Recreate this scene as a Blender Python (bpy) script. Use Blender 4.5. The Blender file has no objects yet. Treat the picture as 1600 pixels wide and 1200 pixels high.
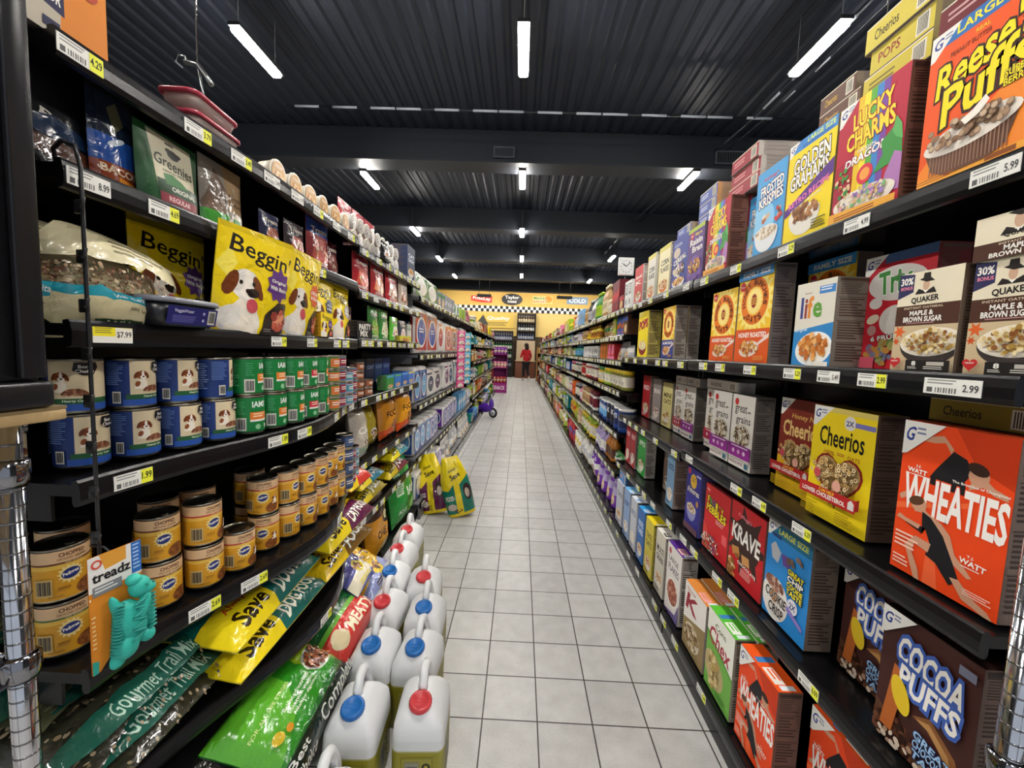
import bpy, bmesh, math, random
from mathutils import Vector, Matrix, Euler
from mathutils.geometry import tessellate_polygon
S = bpy.context.scene
COL = S.collection
PI = math.pi

# ---------------------------------------------------------------- camera, world, exposure
EYE = 1.40
def make_camera():
    pitch, yaw, roll = math.radians(4.742), math.radians(-1.078), math.radians(2.165)
    f = Vector((math.sin(yaw)*math.cos(pitch), math.cos(yaw)*math.cos(pitch), -math.sin(pitch)))
    r = f.cross(Vector((0, 0, 1))).normalized(); u = r.cross(f)
    r2 = r*math.cos(roll)+u*math.sin(roll); u2 = u*math.cos(roll)-r*math.sin(roll)
    cd = bpy.data.cameras.new('camera'); cam = bpy.data.objects.new('camera', cd); COL.objects.link(cam)
    m = Matrix((r2, u2, -f)).transposed().to_4x4(); m.translation = (0, 0, EYE)
    cam.matrix_world = m
    cd.sensor_fit = 'HORIZONTAL'; cd.sensor_width = 36; cd.lens = 633.4*36/1600; cd.clip_start = .03; cd.clip_end = 200
    S.camera = cam
make_camera()
W = bpy.data.worlds.new('world'); S.world = W; W.use_nodes = True
W.node_tree.nodes['Background'].inputs[0].default_value = (.80, .88, 1, 1)
W.node_tree.nodes['Background'].inputs[1].default_value = .6
S.view_settings.view_transform = 'Standard'; S.view_settings.look = 'None'
S.view_settings.gamma = 1; S.view_settings.use_curve_mapping = False
S.view_settings.exposure = 0.14
LAMP_POWER = 250.0       # emission strength of the ceiling tubes
CEIL, LAMPZ = 4.5, 4.0
try: S.cycles.max_bounces = 6; S.cycles.diffuse_bounces = 3; S.cycles.glossy_bounces = 3; S.cycles.transparent_max_bounces = 12
except Exception: pass

# ---------------------------------------------------------------- colour and materials
_lin = {}
def lin(c):
    if c in _lin: return _lin[c]
    h = c.lstrip('#')
    if len(h) == 3: h = ''.join(x*2 for x in h)
    v = [int(h[i:i+2], 16)/255 for i in (0, 2, 4)]
    v = tuple((x/12.92 if x <= .04045 else ((x+.055)/1.055)**2.4) for x in v)+(1.0,)
    _lin[c] = v
    return v
def mat(name, rough=.45, metal=0, bump=0, bscale=60, trans=0, alpha=1, emit=0, spec=.5, vary=.10, coat=0, sss=0):
    m = bpy.data.materials.new(name); m.use_nodes = True; nt = m.node_tree; N = nt.nodes; L = nt.links
    b = N['Principled BSDF']
    at = N.new('ShaderNodeAttribute'); at.attribute_name = 'Col'
    tc = N.new('ShaderNodeTexCoord'); nz = N.new('ShaderNodeTexNoise'); nz.inputs['Scale'].default_value = 23; nz.inputs['Detail'].default_value = 3
    L.new(tc.outputs['Object'], nz.inputs['Vector'])
    mr = N.new('ShaderNodeMapRange'); mr.inputs[3].default_value = 1-vary; mr.inputs[4].default_value = 1+vary
    L.new(nz.outputs[0], mr.inputs[0])
    mx = N.new('ShaderNodeVectorMath'); mx.operation = 'SCALE'
    L.new(at.outputs['Color'], mx.inputs[0]); L.new(mr.outputs[0], mx.inputs['Scale']); L.new(mx.outputs[0], b.inputs['Base Color'])
    b.inputs['Roughness'].default_value = rough; b.inputs['Metallic'].default_value = metal
    b.inputs['Specular IOR Level'].default_value = spec; b.inputs['Transmission Weight'].default_value = trans; b.inputs['Alpha'].default_value = alpha
    b.inputs['Coat Weight'].default_value = coat
    if sss: b.inputs['Subsurface Weight'].default_value = sss; b.inputs['Subsurface Radius'].default_value = (.02, .02, .02)
    if emit:
        L.new(at.outputs['Color'], b.inputs['Emission Color']); b.inputs['Emission Strength'].default_value = emit
    if bump:
        bz = N.new('ShaderNodeTexNoise'); bz.inputs['Scale'].default_value = bscale; bz.inputs['Detail'].default_value = 3
        bz.inputs['Distortion'].default_value = 1.2
        L.new(tc.outputs['Object'], bz.inputs['Vector'])
        bp = N.new('ShaderNodeBump'); bp.inputs['Strength'].default_value = bump; bp.inputs['Distance'].default_value = .01
        L.new(bz.outputs[0], bp.inputs['Height']); L.new(bp.outputs[0], b.inputs['Normal'])
    return m
CARD = mat('printed_card', .5, vary=.05, spec=.22)
FILM = mat('glossy_film', .2, bump=.55, bscale=16, coat=.3)
LABEL = mat('paper_label', .36, vary=.06, spec=.35)
PLAST = mat('plastic', .3)
MATTE = mat('matte_plastic', .6)
RUBBER = mat('rubber', .5, bump=.2, bscale=200)
STEEL = mat('tin_steel', .28, metal=1)
CHROME = mat('chrome_wire', .12, metal=1, vary=.2)
BLACK = mat('black_powder_coat', .24, bump=.03, bscale=400, spec=.3)
JUG = mat('milky_polythene', .38, sss=.12, vary=.03)
CLEAR = mat('clear_plastic', .1, alpha=.42)
PAPER = mat('paper', .6, vary=.04)
CLOTH = mat('cloth', .85, bump=.3, bscale=120)
SKIN = mat('skin', .5)
WOODM = mat('plywood', .6, bump=.2, bscale=40, vary=.3)
LAMPM = mat('lamp_diffuser', .5, emit=LAMP_POWER, vary=0)
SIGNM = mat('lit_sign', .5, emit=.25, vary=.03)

# ---------------------------------------------------------------- mesh builder
class G:
    def __init__(s): s.v = []; s.f = []; s.c = []; s.m = []; s.sm = []; s.nr = {}
    def face(s, pts, c, m=0, sm=False):
        i = len(s.v); s.v.extend([tuple(p) for p in pts]); s.f.append(tuple(range(i, i+len(pts)))); s.c.append(c); s.m.append(m); s.sm.append(sm)
    def mesh(s, vs, fs, c, m=0, sm=False):
        i = len(s.v); s.v.extend([tuple(p) for p in vs])
        for f in fs: s.f.append(tuple(k+i for k in f)); s.c.append(c); s.m.append(m); s.sm.append(sm)
    def box(s, x0, y0, z0, x1, y1, z1, c, m=0, bev=0):
        if bev:
            b = min(bev, (x1-x0)*.45, (y1-y0)*.45, (z1-z0)*.45); bm = bmesh.new(); bmesh.ops.create_cube(bm, size=1)
            for v in bm.verts: v.co = Vector(((x0+x1)/2+v.co.x*(x1-x0), (y0+y1)/2+v.co.y*(y1-y0), (z0+z1)/2+v.co.z*(z1-z0)))
            bmesh.ops.bevel(bm, geom=list(bm.edges), offset=b, segments=2, affect='EDGES', profile=.5)
            bm.verts.index_update(); s.mesh([v.co.copy() for v in bm.verts], [[v.index for v in f.verts] for f in bm.faces], c, m, True); bm.free(); return
        v = [(x0,y0,z0),(x1,y0,z0),(x1,y1,z0),(x0,y1,z0),(x0,y0,z1),(x1,y0,z1),(x1,y1,z1),(x0,y1,z1)]
        s.mesh(v, [(0,3,2,1),(4,5,6,7),(0,1,5,4),(1,2,6,5),(2,3,7,6),(3,0,4,7)], c, m)
    def lathe(s, prof, n, c, ctr=(0,0,0), m=0, ax='z', sx=1, sy=1, cols=None, sm=True):
        vs = []
        for r, z in prof:
            for k in range(n):
                a = 2*PI*k/n; p = (r*math.cos(a)*sx, r*math.sin(a)*sy, z)
                if ax == 'x': p = (p[2], p[0], p[1])
                if ax == 'y': p = (p[0], p[2], p[1])
                vs.append((p[0]+ctr[0], p[1]+ctr[1], p[2]+ctr[2]))
        for j in range(len(prof)-1):
            fs = [(j*n+k, j*n+(k+1)%n, (j+1)*n+(k+1)%n, (j+1)*n+k) for k in range(n)]
            if ax == 'y': fs = [f[::-1] for f in fs]
            i = len(s.v)
            if j == 0: base = i; s.v.extend(vs)
            for f in fs: s.f.append(tuple(base+q for q in f)); s.c.append(cols[j] if cols else c); s.m.append(m); s.sm.append(sm)
        for j, fl in ((0, True), (len(prof)-1, False)):
            if prof[j][0] > 1e-5:
                f = [base+j*n+k for k in range(n)]
                if fl: f = f[::-1]
                s.f.append(tuple(f)); s.c.append(cols[min(j, len(cols)-1)] if cols else c); s.m.append(m); s.sm.append(False)
    def ell(s, ctr, rad, c, m=0, n=12, rot=None, wob=0, seed=0):
        rn = random.Random(seed); vs = []; R = rot.to_matrix() if rot else None
        for j in range(n//2+1):
            t = PI*j/(n//2)
            for k in range(n):
                a = 2*PI*k/n; p = Vector((rad[0]*math.sin(t)*math.cos(a), rad[1]*math.sin(t)*math.sin(a), -rad[2]*math.cos(t)))*(1+rn.uniform(-wob, wob))
                if R: p = R @ p
                vs.append(p+Vector(ctr))
        s.mesh(vs, [(j*n+k, j*n+(k+1)%n, (j+1)*n+(k+1)%n, (j+1)*n+k) for j in range(n//2) for k in range(n)], c, m, True)
    def tube(s, path, r, n, c, m=0, closed=False):
        P = [Vector(p) for p in path]; rs = r if isinstance(r, (list, tuple)) else [r]*len(P); vs = []; up = Vector((.31, .17, .93)).normalized()
        for i, p in enumerate(P):
            if closed: t = P[(i+1) % len(P)]-P[i-1]
            else: t = P[min(i+1, len(P)-1)]-P[max(i-1, 0)]
            t.normalize(); a = t.cross(up)
            if a.length < .1: a = t.cross(Vector((1, 0, 0)))
            a.normalize(); b = a.cross(t)
            for k in range(n):
                q = 2*PI*k/n; vs.append(p+a*rs[i]*math.cos(q)+b*rs[i]*math.sin(q))
        L = len(P); fs = []
        for i in range(L if closed else L-1):
            j = (i+1) % L
            fs += [(i*n+k, j*n+k, j*n+(k+1) % n, i*n+(k+1) % n) for k in range(n)]
        if not closed: fs += [tuple(range(n))[::-1][::-1], tuple((L-1)*n+k for k in range(n))[::-1]]
        s.mesh(vs, fs, c, m, True)
    def build(s, name, mats, parent=None, loc=None, rz=0, smooth=None):
        me = bpy.data.meshes.new(name); me.from_pydata(s.v, [], s.f)
        at = me.color_attributes.new('Col', 'FLOAT_COLOR', 'CORNER'); buf = []
        for f, c in zip(s.f, s.c): buf.extend(lin(c)*len(f))
        at.data.foreach_set('color', buf)
        for x in (mats if isinstance(mats, (list, tuple)) else [mats]): me.materials.append(x)
        me.polygons.foreach_set('material_index', s.m); me.polygons.foreach_set('use_smooth', s.sm)
        me.update()
        if s.nr:
            L = []
            for i, f in enumerate(s.f): L += s.nr.get(i) or [(0, 0, 0)]*len(f)
            me.normals_split_custom_set(L)
        o = bpy.data.objects.new(name, me); COL.objects.link(o)
        if parent: o.parent = parent
        if loc: o.location = loc
        if rz: o.rotation_euler = (0, 0, rz)
        return o
def split1(poly, ax, val):
    a = []; b = []; n = len(poly)
    for i in range(n):
        p, q = poly[i], poly[(i+1) % n]; dp, dq = p[ax]-val, q[ax]-val
        if dp <= 0: a.append(p)
        if dp >= 0: b.append(p)
        if dp*dq < 0:
            t = dp/(dp-dq); x = (p[0]+(q[0]-p[0])*t, p[1]+(q[1]-p[1])*t); a.append(x); b.append(x)
    return a, b
def split_grid(poly, us, vs):
    out = [poly]
    for ax, vals in ((0, us), (1, vs)):
        for val in vals:
            nx = []
            for p in out:
                lo = min(q[ax] for q in p); hi = max(q[ax] for q in p)
                if lo < val-1e-7 and hi > val+1e-7:
                    a, b = split1(p, ax, val)
                    if len(a) > 2: nx.append(a)
                    if len(b) > 2: nx.append(b)
                else: nx.append(p)
            out = nx
    return out
_tx = {}
def text_geo(s, off=0.0):
    k = (s, round(off, 4))
    if k in _tx: return _tx[k]
    cu = bpy.data.curves.new('lettering', 'FONT'); cu.body = s; cu.offset = off; cu.resolution_u = 2; cu.fill_mode = 'FRONT'
    ob = bpy.data.objects.new('lettering', cu); me = ob.to_mesh()
    vs = [(v.co.x, v.co.y) for v in me.vertices]; ps = [[vs[i] for i in p.vertices] for p in me.polygons]
    ob.to_mesh_clear(); bpy.data.objects.remove(ob); bpy.data.curves.remove(cu)
    bb = (min(v[0] for v in vs), min(v[1] for v in vs), max(v[0] for v in vs), max(v[1] for v in vs)) if vs else (0, 0, 1, 1)
    _tx[k] = (ps, bb)
    return _tx[k]
# flat printed artwork: polygons in metres on a panel w x h; arguments are fractions of the panel
class Art:
    def __init__(s, w, h, bg=None, seed=1):
        s.w = w; s.h = h; s.p = []; s.rn = random.Random(seed)
        if bg: s.R(0, 0, 1, 1, bg)
    def raw(s, pts, c): s.p.append((pts, c))
    def R(s, x0, y0, x1, y1, c): s.raw([(x0*s.w, y0*s.h), (x1*s.w, y0*s.h), (x1*s.w, y1*s.h), (x0*s.w, y1*s.h)], c)
    def E(s, cx, cy, rx, ry=None, c='#fff', n=20, rot=0, a0=0, a1=360):
        ry = rx*s.w/s.h if ry is None else ry
        X, Y, A, B = cx*s.w, cy*s.h, rx*s.w, ry*s.h; r = math.radians(rot); q = []
        full = a1-a0 >= 360
        for k in range(n if full else n+1):
            a = math.radians(a0+(a1-a0)*k/n); x, y = A*math.cos(a), B*math.sin(a)
            q.append((X+x*math.cos(r)-y*math.sin(r), Y+x*math.sin(r)+y*math.cos(r)))
        s.raw(q, c)
    def T(s, t, x0, y0, x1, y1, c, bold=.02, ol=None, ow=.07, rot=0, shear=0):
        bold = min(bold*.5, .03); ow *= .85; ps, bb = text_geo(t, bold); X0, Y0, X1, Y1 = x0*s.w, y0*s.h, x1*s.w, y1*s.h
        sx = (X1-X0)/max(bb[2]-bb[0], 1e-6); sy = (Y1-Y0)/max(bb[3]-bb[1], 1e-6); r = math.radians(rot); cx, cy = (X0+X1)/2, (Y0+Y1)/2
        def f(p):
            x = X0+(p[0]-bb[0])*sx-cx; y = Y0+(p[1]-bb[1])*sy-cy; x += shear*y
            return (cx+x*math.cos(r)-y*math.sin(r), cy+x*math.sin(r)+y*math.cos(r))
        if ol: s.layer([[f(p) for p in q] for q in text_geo(t, bold+ow)[0]], ol)
        s.layer([[f(p) for p in q] for q in ps], c)
    def layer(s, polys, c): s.p.append(('L', polys, c))
    def flat(s):
        out = []
        k = 0
        def clip(q):
            for ax, hi in ((0, s.w), (1, s.h)):
                if min(p[ax] for p in q) < 0: q = split1(q, ax, 0)[1]
                if len(q) > 2 and max(p[ax] for p in q) > hi: q = split1(q, ax, hi)[0]
                if len(q) < 3: return None
            return q
        for e in s.p:
            for q in (e[1] if e[0] == 'L' else [e[0]]):
                q = clip(q)
                if q: out.append((q, e[2] if e[0] == 'L' else e[1], k))
            k += 1
        return out
    def arc(s, t, cx, cy, r, a0, a1, size, c, bold=.03):
        n = len(t)
        for i, ch in enumerate(t):
            if ch == ' ': continue
            a = math.radians(a0+(a1-a0)*(i/(n-1) if n > 1 else .5)); X = cx*s.w+r*s.w*math.cos(a); Y = cy*s.h+r*s.w*math.sin(a)
            rot = math.degrees(a)-90 if a1 < a0 else math.degrees(a)+90
            hw, hh = size*.42, size*.5*s.w/s.h
            s.T(ch, X/s.w-hw, Y/s.h-hh, X/s.w+hw, Y/s.h+hh, c, bold, rot=rot)
    def lines(s, x0, y0, x1, y1, n, c, fill=.45, ragged=.3):
        dy = (y1-y0)/n
        for i in range(n):
            s.R(x0, y1-(i+fill)*dy, x1-(x1-x0)*s.rn.uniform(0, ragged), y1-i*dy, c)
    def scat(s, cx, cy, rx, ry, n, r, cols, kind='e', ring=False):
        for i in range(n):
            a = s.rn.uniform(0, 2*PI); q = math.sqrt(s.rn.random()); x = cx+rx*q*math.cos(a); y = cy+ry*q*math.sin(a); c = s.rn.choice(cols); k = r*s.rn.uniform(.75, 1.25)
            if kind == 'e': s.E(x, y, k, k*s.w/s.h*s.rn.uniform(.6, 1), c, 8, s.rn.uniform(0, 180))
            elif kind == 'o':
                s.E(x, y, k, None, '#6b3f14', 9); s.E(x, y, k*.86, None, c, 9); s.E(x, y, k*.36, None, '#7a4a1a', 6)
            else:
                t = s.rn.uniform(0, 2*PI); s.P([(x+k*math.cos(t+j*PI/2), y+k*math.sin(t+j*PI/2)*s.w/s.h) for j in range(4)], c)
    def bowl(s, cx, cy, rx, ry, bc, cols, n=60, r=.03, kind='e', deep=1.5, milk='#efe6d6'):
        s.E(cx, cy, rx, ry*deep, bc, 20, 0, 180, 360); s.E(cx, cy, rx, ry, bc, 22); s.E(cx, cy+.004, rx*.93, ry*.9, milk, 22)
        s.scat(cx, cy+ry*.15, rx*.86, ry*.85, n, r, cols, kind)
    def corner(s, k=.3):      # white corner flag with a blue script letter
        s.P([(0, 1), (0, 1-k*.62), (.05, 1-k*.6), (k*1.15, 1)], '#eceae4'); s.T('G', .03, 1-k*.36, .12, 1-k*.1, '#2b3f8f', .04, shear=.2)
        s.lines(.14, 1-k*.26, .24, 1-k*.1, 2, '#7d86a8')
    def heart(s, cx, cy, r, c):
        q = []
        for i in range(28):
            t = 2*PI*i/28; q.append((cx+r*math.sin(t)**3, cy+r*s.w/s.h*(.81*math.cos(t)-.31*math.cos(2*t)-.125*math.cos(3*t)-.06*math.cos(4*t))))
        s.fan(q, c)
    def inheart(s, cx, cy, r, n, k, cols, kind='o'):
        H = [(math.sin(t)**3, .81*math.cos(t)-.31*math.cos(2*t)-.125*math.cos(3*t)-.06*math.cos(4*t)) for t in [2*PI*i/40 for i in range(40)]]
        while n > 0:
            x, y = s.rn.uniform(-1, 1), s.rn.uniform(-1.1, .8); ins = False
            for (ax, ay), (bx, by) in zip(H, H[1:]+H[:1]):
                if (ay > y) != (by > y) and x < (bx-ax)*(y-ay)/(by-ay)+ax: ins = not ins
            if ins: s.scat(cx+r*.95*x, cy+r*.95*y*s.w/s.h, 0, 0, 1, k, cols, kind); n -= 1
    def fan(s, q, c):
        n = len(q); tri = tessellate_polygon([[Vector((x*s.w, y*s.h, 0)) for x, y in q]])
        s.layer([[(q[i][0]*s.w, q[i][1]*s.h) for i in t] for t in tri], c)
    def burst(s, cx, cy, r, r2, n, c):
        q = []
        for i in range(2*n):
            a = PI*i/n; k = r if i % 2 == 0 else r2; q.append((cx+k*math.cos(a), cy+k*math.sin(a)*s.w/s.h))
        s.fan(q, c)
Art.P = lambda s, pts, c: (s.fan(pts, c) if len(pts) > 4 else s.raw([(x*s.w, y*s.h) for x, y in pts], c))
def g_art(s, art, mp, m=0, grid=None, eps=5e-5, lift=0.0004, nf=None):
    for pts, c, k in art.flat():
        off = lift+eps*k
        for q in (split_grid(pts, grid[0], grid[1]) if grid else [pts]):
            a = sum(q[i][0]*q[(i+1) % len(q)][1]-q[(i+1) % len(q)][0]*q[i][1] for i in range(len(q)))
            if abs(a) < 1e-12: continue
            if a < 0: q = q[::-1]
            if nf: s.nr[len(s.f)] = [nf(u, v) for u, v in q]
            s.face([mp(u, v, off) for u, v in q], c, m, bool(grid))
G.art = g_art

# ---------------------------------------------------------------- tagging and copying
USED = {}
def tag(o, label, cat, group=None):
    o['label'] = label; o['category'] = cat
    if group: o['group'] = group
    USED.setdefault(label, []).append(o.name)
    return o
def struct(o): o['kind'] = 'structure'; return o
def empty(name, loc=(0, 0, 0), rz=0):
    o = bpy.data.objects.new(name, None); COL.objects.link(o); o.location = loc; o.rotation_euler = (0, 0, rz); o.empty_display_size = .05
    return o
def dup(o, loc, rot=None, label=None, group=None, scale=None):
    r = o.copy(); COL.objects.link(r); r.location = loc
    if rot is not None: r.rotation_euler = rot if isinstance(rot, tuple) else (0, 0, rot)
    if scale: r.scale = scale
    if label: r['label'] = label; USED.setdefault(label, []).append(r.name)
    if group: r['group'] = group
    for ch in o.children:
        c = ch.copy(); COL.objects.link(c); c.parent = r
        for g in ch.children:
            d = g.copy(); COL.objects.link(d); d.parent = c
    return r
RZ = -PI/2      # turned to face the aisle from the right-hand shelves
LZ = PI/2       # turned to face the aisle from the left-hand shelves
# ---------------------------------------------------------------- setting
def floor():
    m = bpy.data.materials.new('ceramic_floor_tile'); m.use_nodes = True; nt = m.node_tree; N = nt.nodes; L = nt.links; b = N['Principled BSDF']
    tc = N.new('ShaderNodeTexCoord'); sp = N.new('ShaderNodeSeparateXYZ'); L.new(tc.outputs['Object'], sp.inputs[0])
    T = .209; mins = []; cells = []
    def M(op, a, bb=None):
        n = N.new('ShaderNodeMath'); n.operation = op
        for i, x in enumerate((a, bb)):
            if x is None: continue
            if isinstance(x, (int, float)): n.inputs[i].default_value = x
            else: L.new(x, n.inputs[i])
        return n.outputs[0]
    for ax, g in (('X', -.092), ('Y', 1.43)):
        t = M('DIVIDE', M('SUBTRACT', sp.outputs[ax], g), T); fr = M('FRACT', t); cells.append(M('FLOOR', t))
        mins.append(M('MINIMUM', fr, M('SUBTRACT', 1, fr)))
    d = M('MINIMUM', *mins); gr = N.new('ShaderNodeMapRange'); gr.interpolation_type = 'SMOOTHSTEP'; gr.inputs[1].default_value = .008; gr.inputs[2].default_value = .016
    L.new(d, gr.inputs[0])
    cv = N.new('ShaderNodeCombineXYZ'); L.new(cells[0], cv.inputs[0]); L.new(cells[1], cv.inputs[1])
    wn = N.new('ShaderNodeTexWhiteNoise'); L.new(cv.outputs[0], wn.inputs['Vector'])
    n1 = N.new('ShaderNodeTexNoise'); n1.inputs['Scale'].default_value = 14; n1.inputs['Detail'].default_value = 8; L.new(tc.outputs['Object'], n1.inputs['Vector'])
    n2 = N.new('ShaderNodeTexNoise'); n2.inputs['Scale'].default_value = 160; n2.inputs['Detail'].default_value = 2; L.new(tc.outputs['Object'], n2.inputs['Vector'])
    s = M('ADD', M('ADD', M('MULTIPLY', n1.outputs[0], .16), M('MULTIPLY', n2.outputs[0], .10)), M('MULTIPLY', wn.outputs[0], .06))
    cr = N.new('ShaderNodeValToRGB'); cr.color_ramp.elements[0].position = .06; cr.color_ramp.elements[0].color = lin('#a9a8a6'); cr.color_ramp.elements[1].position = .26; cr.color_ramp.elements[1].color = lin('#dad9d7')
    L.new(s, cr.inputs[0])
    mx = N.new('ShaderNodeMix'); mx.data_type = 'RGBA'; L.new(gr.outputs[0], mx.inputs[0]); mx.inputs[6].default_value = lin('#37332e'); L.new(cr.outputs[0], mx.inputs[7]); L.new(mx.outputs[2], b.inputs['Base Color'])
    rr = N.new('ShaderNodeMapRange'); rr.inputs[3].default_value = .30; rr.inputs[4].default_value = .46; L.new(n1.outputs[0], rr.inputs[0]); L.new(rr.outputs[0], b.inputs['Roughness'])
    bp = N.new('ShaderNodeBump'); bp.inputs['Strength'].default_value = .5; bp.inputs['Distance'].default_value = .003; L.new(gr.outputs[0], bp.inputs['Height']); L.new(bp.outputs[0], b.inputs['Normal'])
    g = G(); g.box(-6.5, -4, -.1, 6.5, 22.2, 0, '#999'); struct(g.build('floor', m))
floor()
WALLM = mat('painted_wall', .7, bump=.1); DECK = mat('painted_metal_deck', .5, bump=.05, vary=.25)
g = G(); prof = []; x = -6.5
while x < 6.5:
    prof += [(x, CEIL), (x+.075, CEIL), (x+.10, CEIL+.022), (x+.145, CEIL+.022)]; x += .17
for a, b in zip(prof, prof[1:]): g.face([(a[0], -4, a[1]), (a[0], 22.2, a[1]), (b[0], 22.2, b[1]), (b[0], -4, b[1])], '#1a202c')
g.box(-6.5, -4, CEIL+.06, 6.5, 22.2, CEIL+.1, '#15171b')
struct(g.build('ceiling', DECK))
for nm, x0, x1 in (('wall_left', -6.6, -6.5), ('wall_right', 6.5, 6.6)):
    g = G(); g.box(x0, -4, 0, x1, 22.2, CEIL+.1, '#3a3a3c'); struct(g.build(nm, WALLM))
g = G(); g.box(-6.5, 21.6, 0, 6.5, 22.2, 3.0, '#4a3a22'); g.box(-6.5, 21.6, 3.0, 6.5, 22.2, CEIL+.06, '#e4bb62'); struct(g.build('wall_back', WALLM))
for i, y in enumerate((6.03, 9.25, 12.4, 15.6, 18.6)):
    g = G(); g.box(-6.5, y, 4.06, 6.5, y+.35, CEIL+.01, '#1b1f26'); g.box(-6.5, y-.02, 4.06, 6.5, y, 4.09, '#20242b'); struct(g.build('trim_%d' % (i+1), DECK))
def vent(x0, x1, y, z0, z1, label):
    r = empty('air_vent', ((x0+x1)/2, y, z0)); tag(r, label, 'air vent')
    w, h = x1-x0, z1-z0
    g = G(); g.box(-w/2, -.02, 0, w/2, 0, .018, '#444a50'); g.box(-w/2, -.02, h-.018, w/2, 0, h, '#444a50'); g.box(-w/2, -.02, .018, -w/2+.02, 0, h-.018, '#444a50'); g.box(w/2-.02, -.02, .018, w/2, 0, h-.018, '#444a50')
    g.build('frame', MATTE, r)
    g = G(); g.box(-w/2+.02, -.004, .018, w/2-.02, 0, h-.018, '#0b0c0e')
    for k in range(16):
        xx = -w/2+.03+k*(w-.06)/15; g.box(xx-.004, -.014, .018, xx+.004, -.004, h-.018, '#353a40')
    g.build('louvre', MATTE, r)
vent(-.5, -.22+.02, 6.01, 4.12, 4.27, 'dark louvred air vent on the ceiling beam beside the middle lamps')
vent(2.62, 3.2, 6.01, 4.12, 4.3, 'dark louvred air vent on the ceiling beam above the red boxes')
def pipe(name, pts, r, c, label, cat='pipe', glints=None):
    g = G(); g.tube(pts, r, 8, c); o = g.build(name, DECK); tag(o, label, cat)
    if glints:
        j = G()
        for a, b in glints: j.tube([a, b], r*1.25, 8, '#aab0b8')
        j.build('painted_glint', MATTE, o)  # pale dashes painted in place of light glinting off the pipe
pts = [(-3.0, 5.2, 4.3), (3.3, 5.2, 4.3)]
pipe('sprinkler_pipe', pts, .011, '#1c1f24', 'thin dark pipe with painted highlight dashes crossing the ceiling', glints=[((-2.9+k*.42+.05*(k % 3), 5.2, 4.3), (-2.9+k*.42+.3+.05*(k % 3), 5.2, 4.3)) for k in range(14)])
pipe('cable_conduit', [(2.7, 3.0, 4.3), (2.7, 5.15, 4.3), (2.33, 9.2, 4.3), (2.33, 14, 4.3)], .012, '#22262c', 'conduit with painted highlight dashes along the ceiling beside the right lamps', glints=[((2.7-.0*k, 3.2+k*.5, 4.3), (2.7, 3.2+k*.5+.3, 4.3)) for k in range(4)]+[((2.33, 9.4+k*.6, 4.3), (2.33, 9.4+k*.6+.3, 4.3)) for k in range(5)])
pipe('cable_conduit', [(2.86, 3.0, 4.32), (2.86, 5.15, 4.32), (2.5, 9.2, 4.32)], .008, '#22262c', 'thinner conduit with painted highlight dashes, parallel to the wider ceiling conduit', glints=[((2.86, 4.2+k*.5, 4.32), (2.86, 4.2+k*.5+.2, 4.32)) for k in range(2)])

# ---------------------------------------------------------------- ceiling lamps
def lamp0():
    r = empty('ceiling_light', (0, 0, LAMPZ))
    g = G(); g.box(-.05, -.32, .03, .05, .32, .06, '#15171a'); g.build('housing', MATTE, r)
    g = G(); g.box(-.045, -.3, -.005, .045, .3, .03, '#fffaf2', bev=.014); g.build('diffuser', LAMPM, r)
    for s in (-1, 1):
        g = G(); g.tube([(0, s*.26, .06), (0, s*.26, CEIL-LAMPZ)], .003, 6, '#777'); g.build('hanger_rod', MATTE, r)
    return r
L0 = lamp0(); first = True
ORD = ['first', 'second', 'third', 'fourth', 'fifth', 'sixth', 'seventh', 'eighth', 'ninth', 'tenth', 'eleventh', 'twelfth', 'thirteenth', 'fourteenth', 'fifteenth', 'sixteenth']
for nm, x, ys in (('middle', -.08, (3.8, 6.5, 9.3, 11.85, 14.5)), ('left', -2.515, (3.9, 6.68, 9.45, 12.2, 15.0)), ('right', 2.4, (3.7, 6.36, 11.47, 15.1))):
    for i, y in enumerate(ys):
        lab = 'glowing white tube light, %s from the front in the %s ceiling row' % (ORD[i], nm)
        if first: L0.location = (x, y, LAMPZ); tag(L0, lab, 'ceiling light', 'ceiling tube lights'); first = False
        else: dup(L0, (x, y, LAMPZ), None, lab, 'ceiling tube lights')
for x in (-.08, -2.515, 2.4):       # the rows carry on over the photographer's head
    for y in (1.0, -1.7): dup(L0, (x, y, LAMPZ), None, 'glowing white tube light overhead behind the first of its row', 'ceiling tube lights overhead')

for i, x in enumerate((-3.4, -1.7, 0, 1.7, 3.4)):      # hidden lamps added behind the last beam to brighten the back wall
    dup(L0, (x, 19.75, 4.32), PI/2, 'unseen tube light added behind the last ceiling beam to brighten the wall', 'added wall fill lights')
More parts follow.
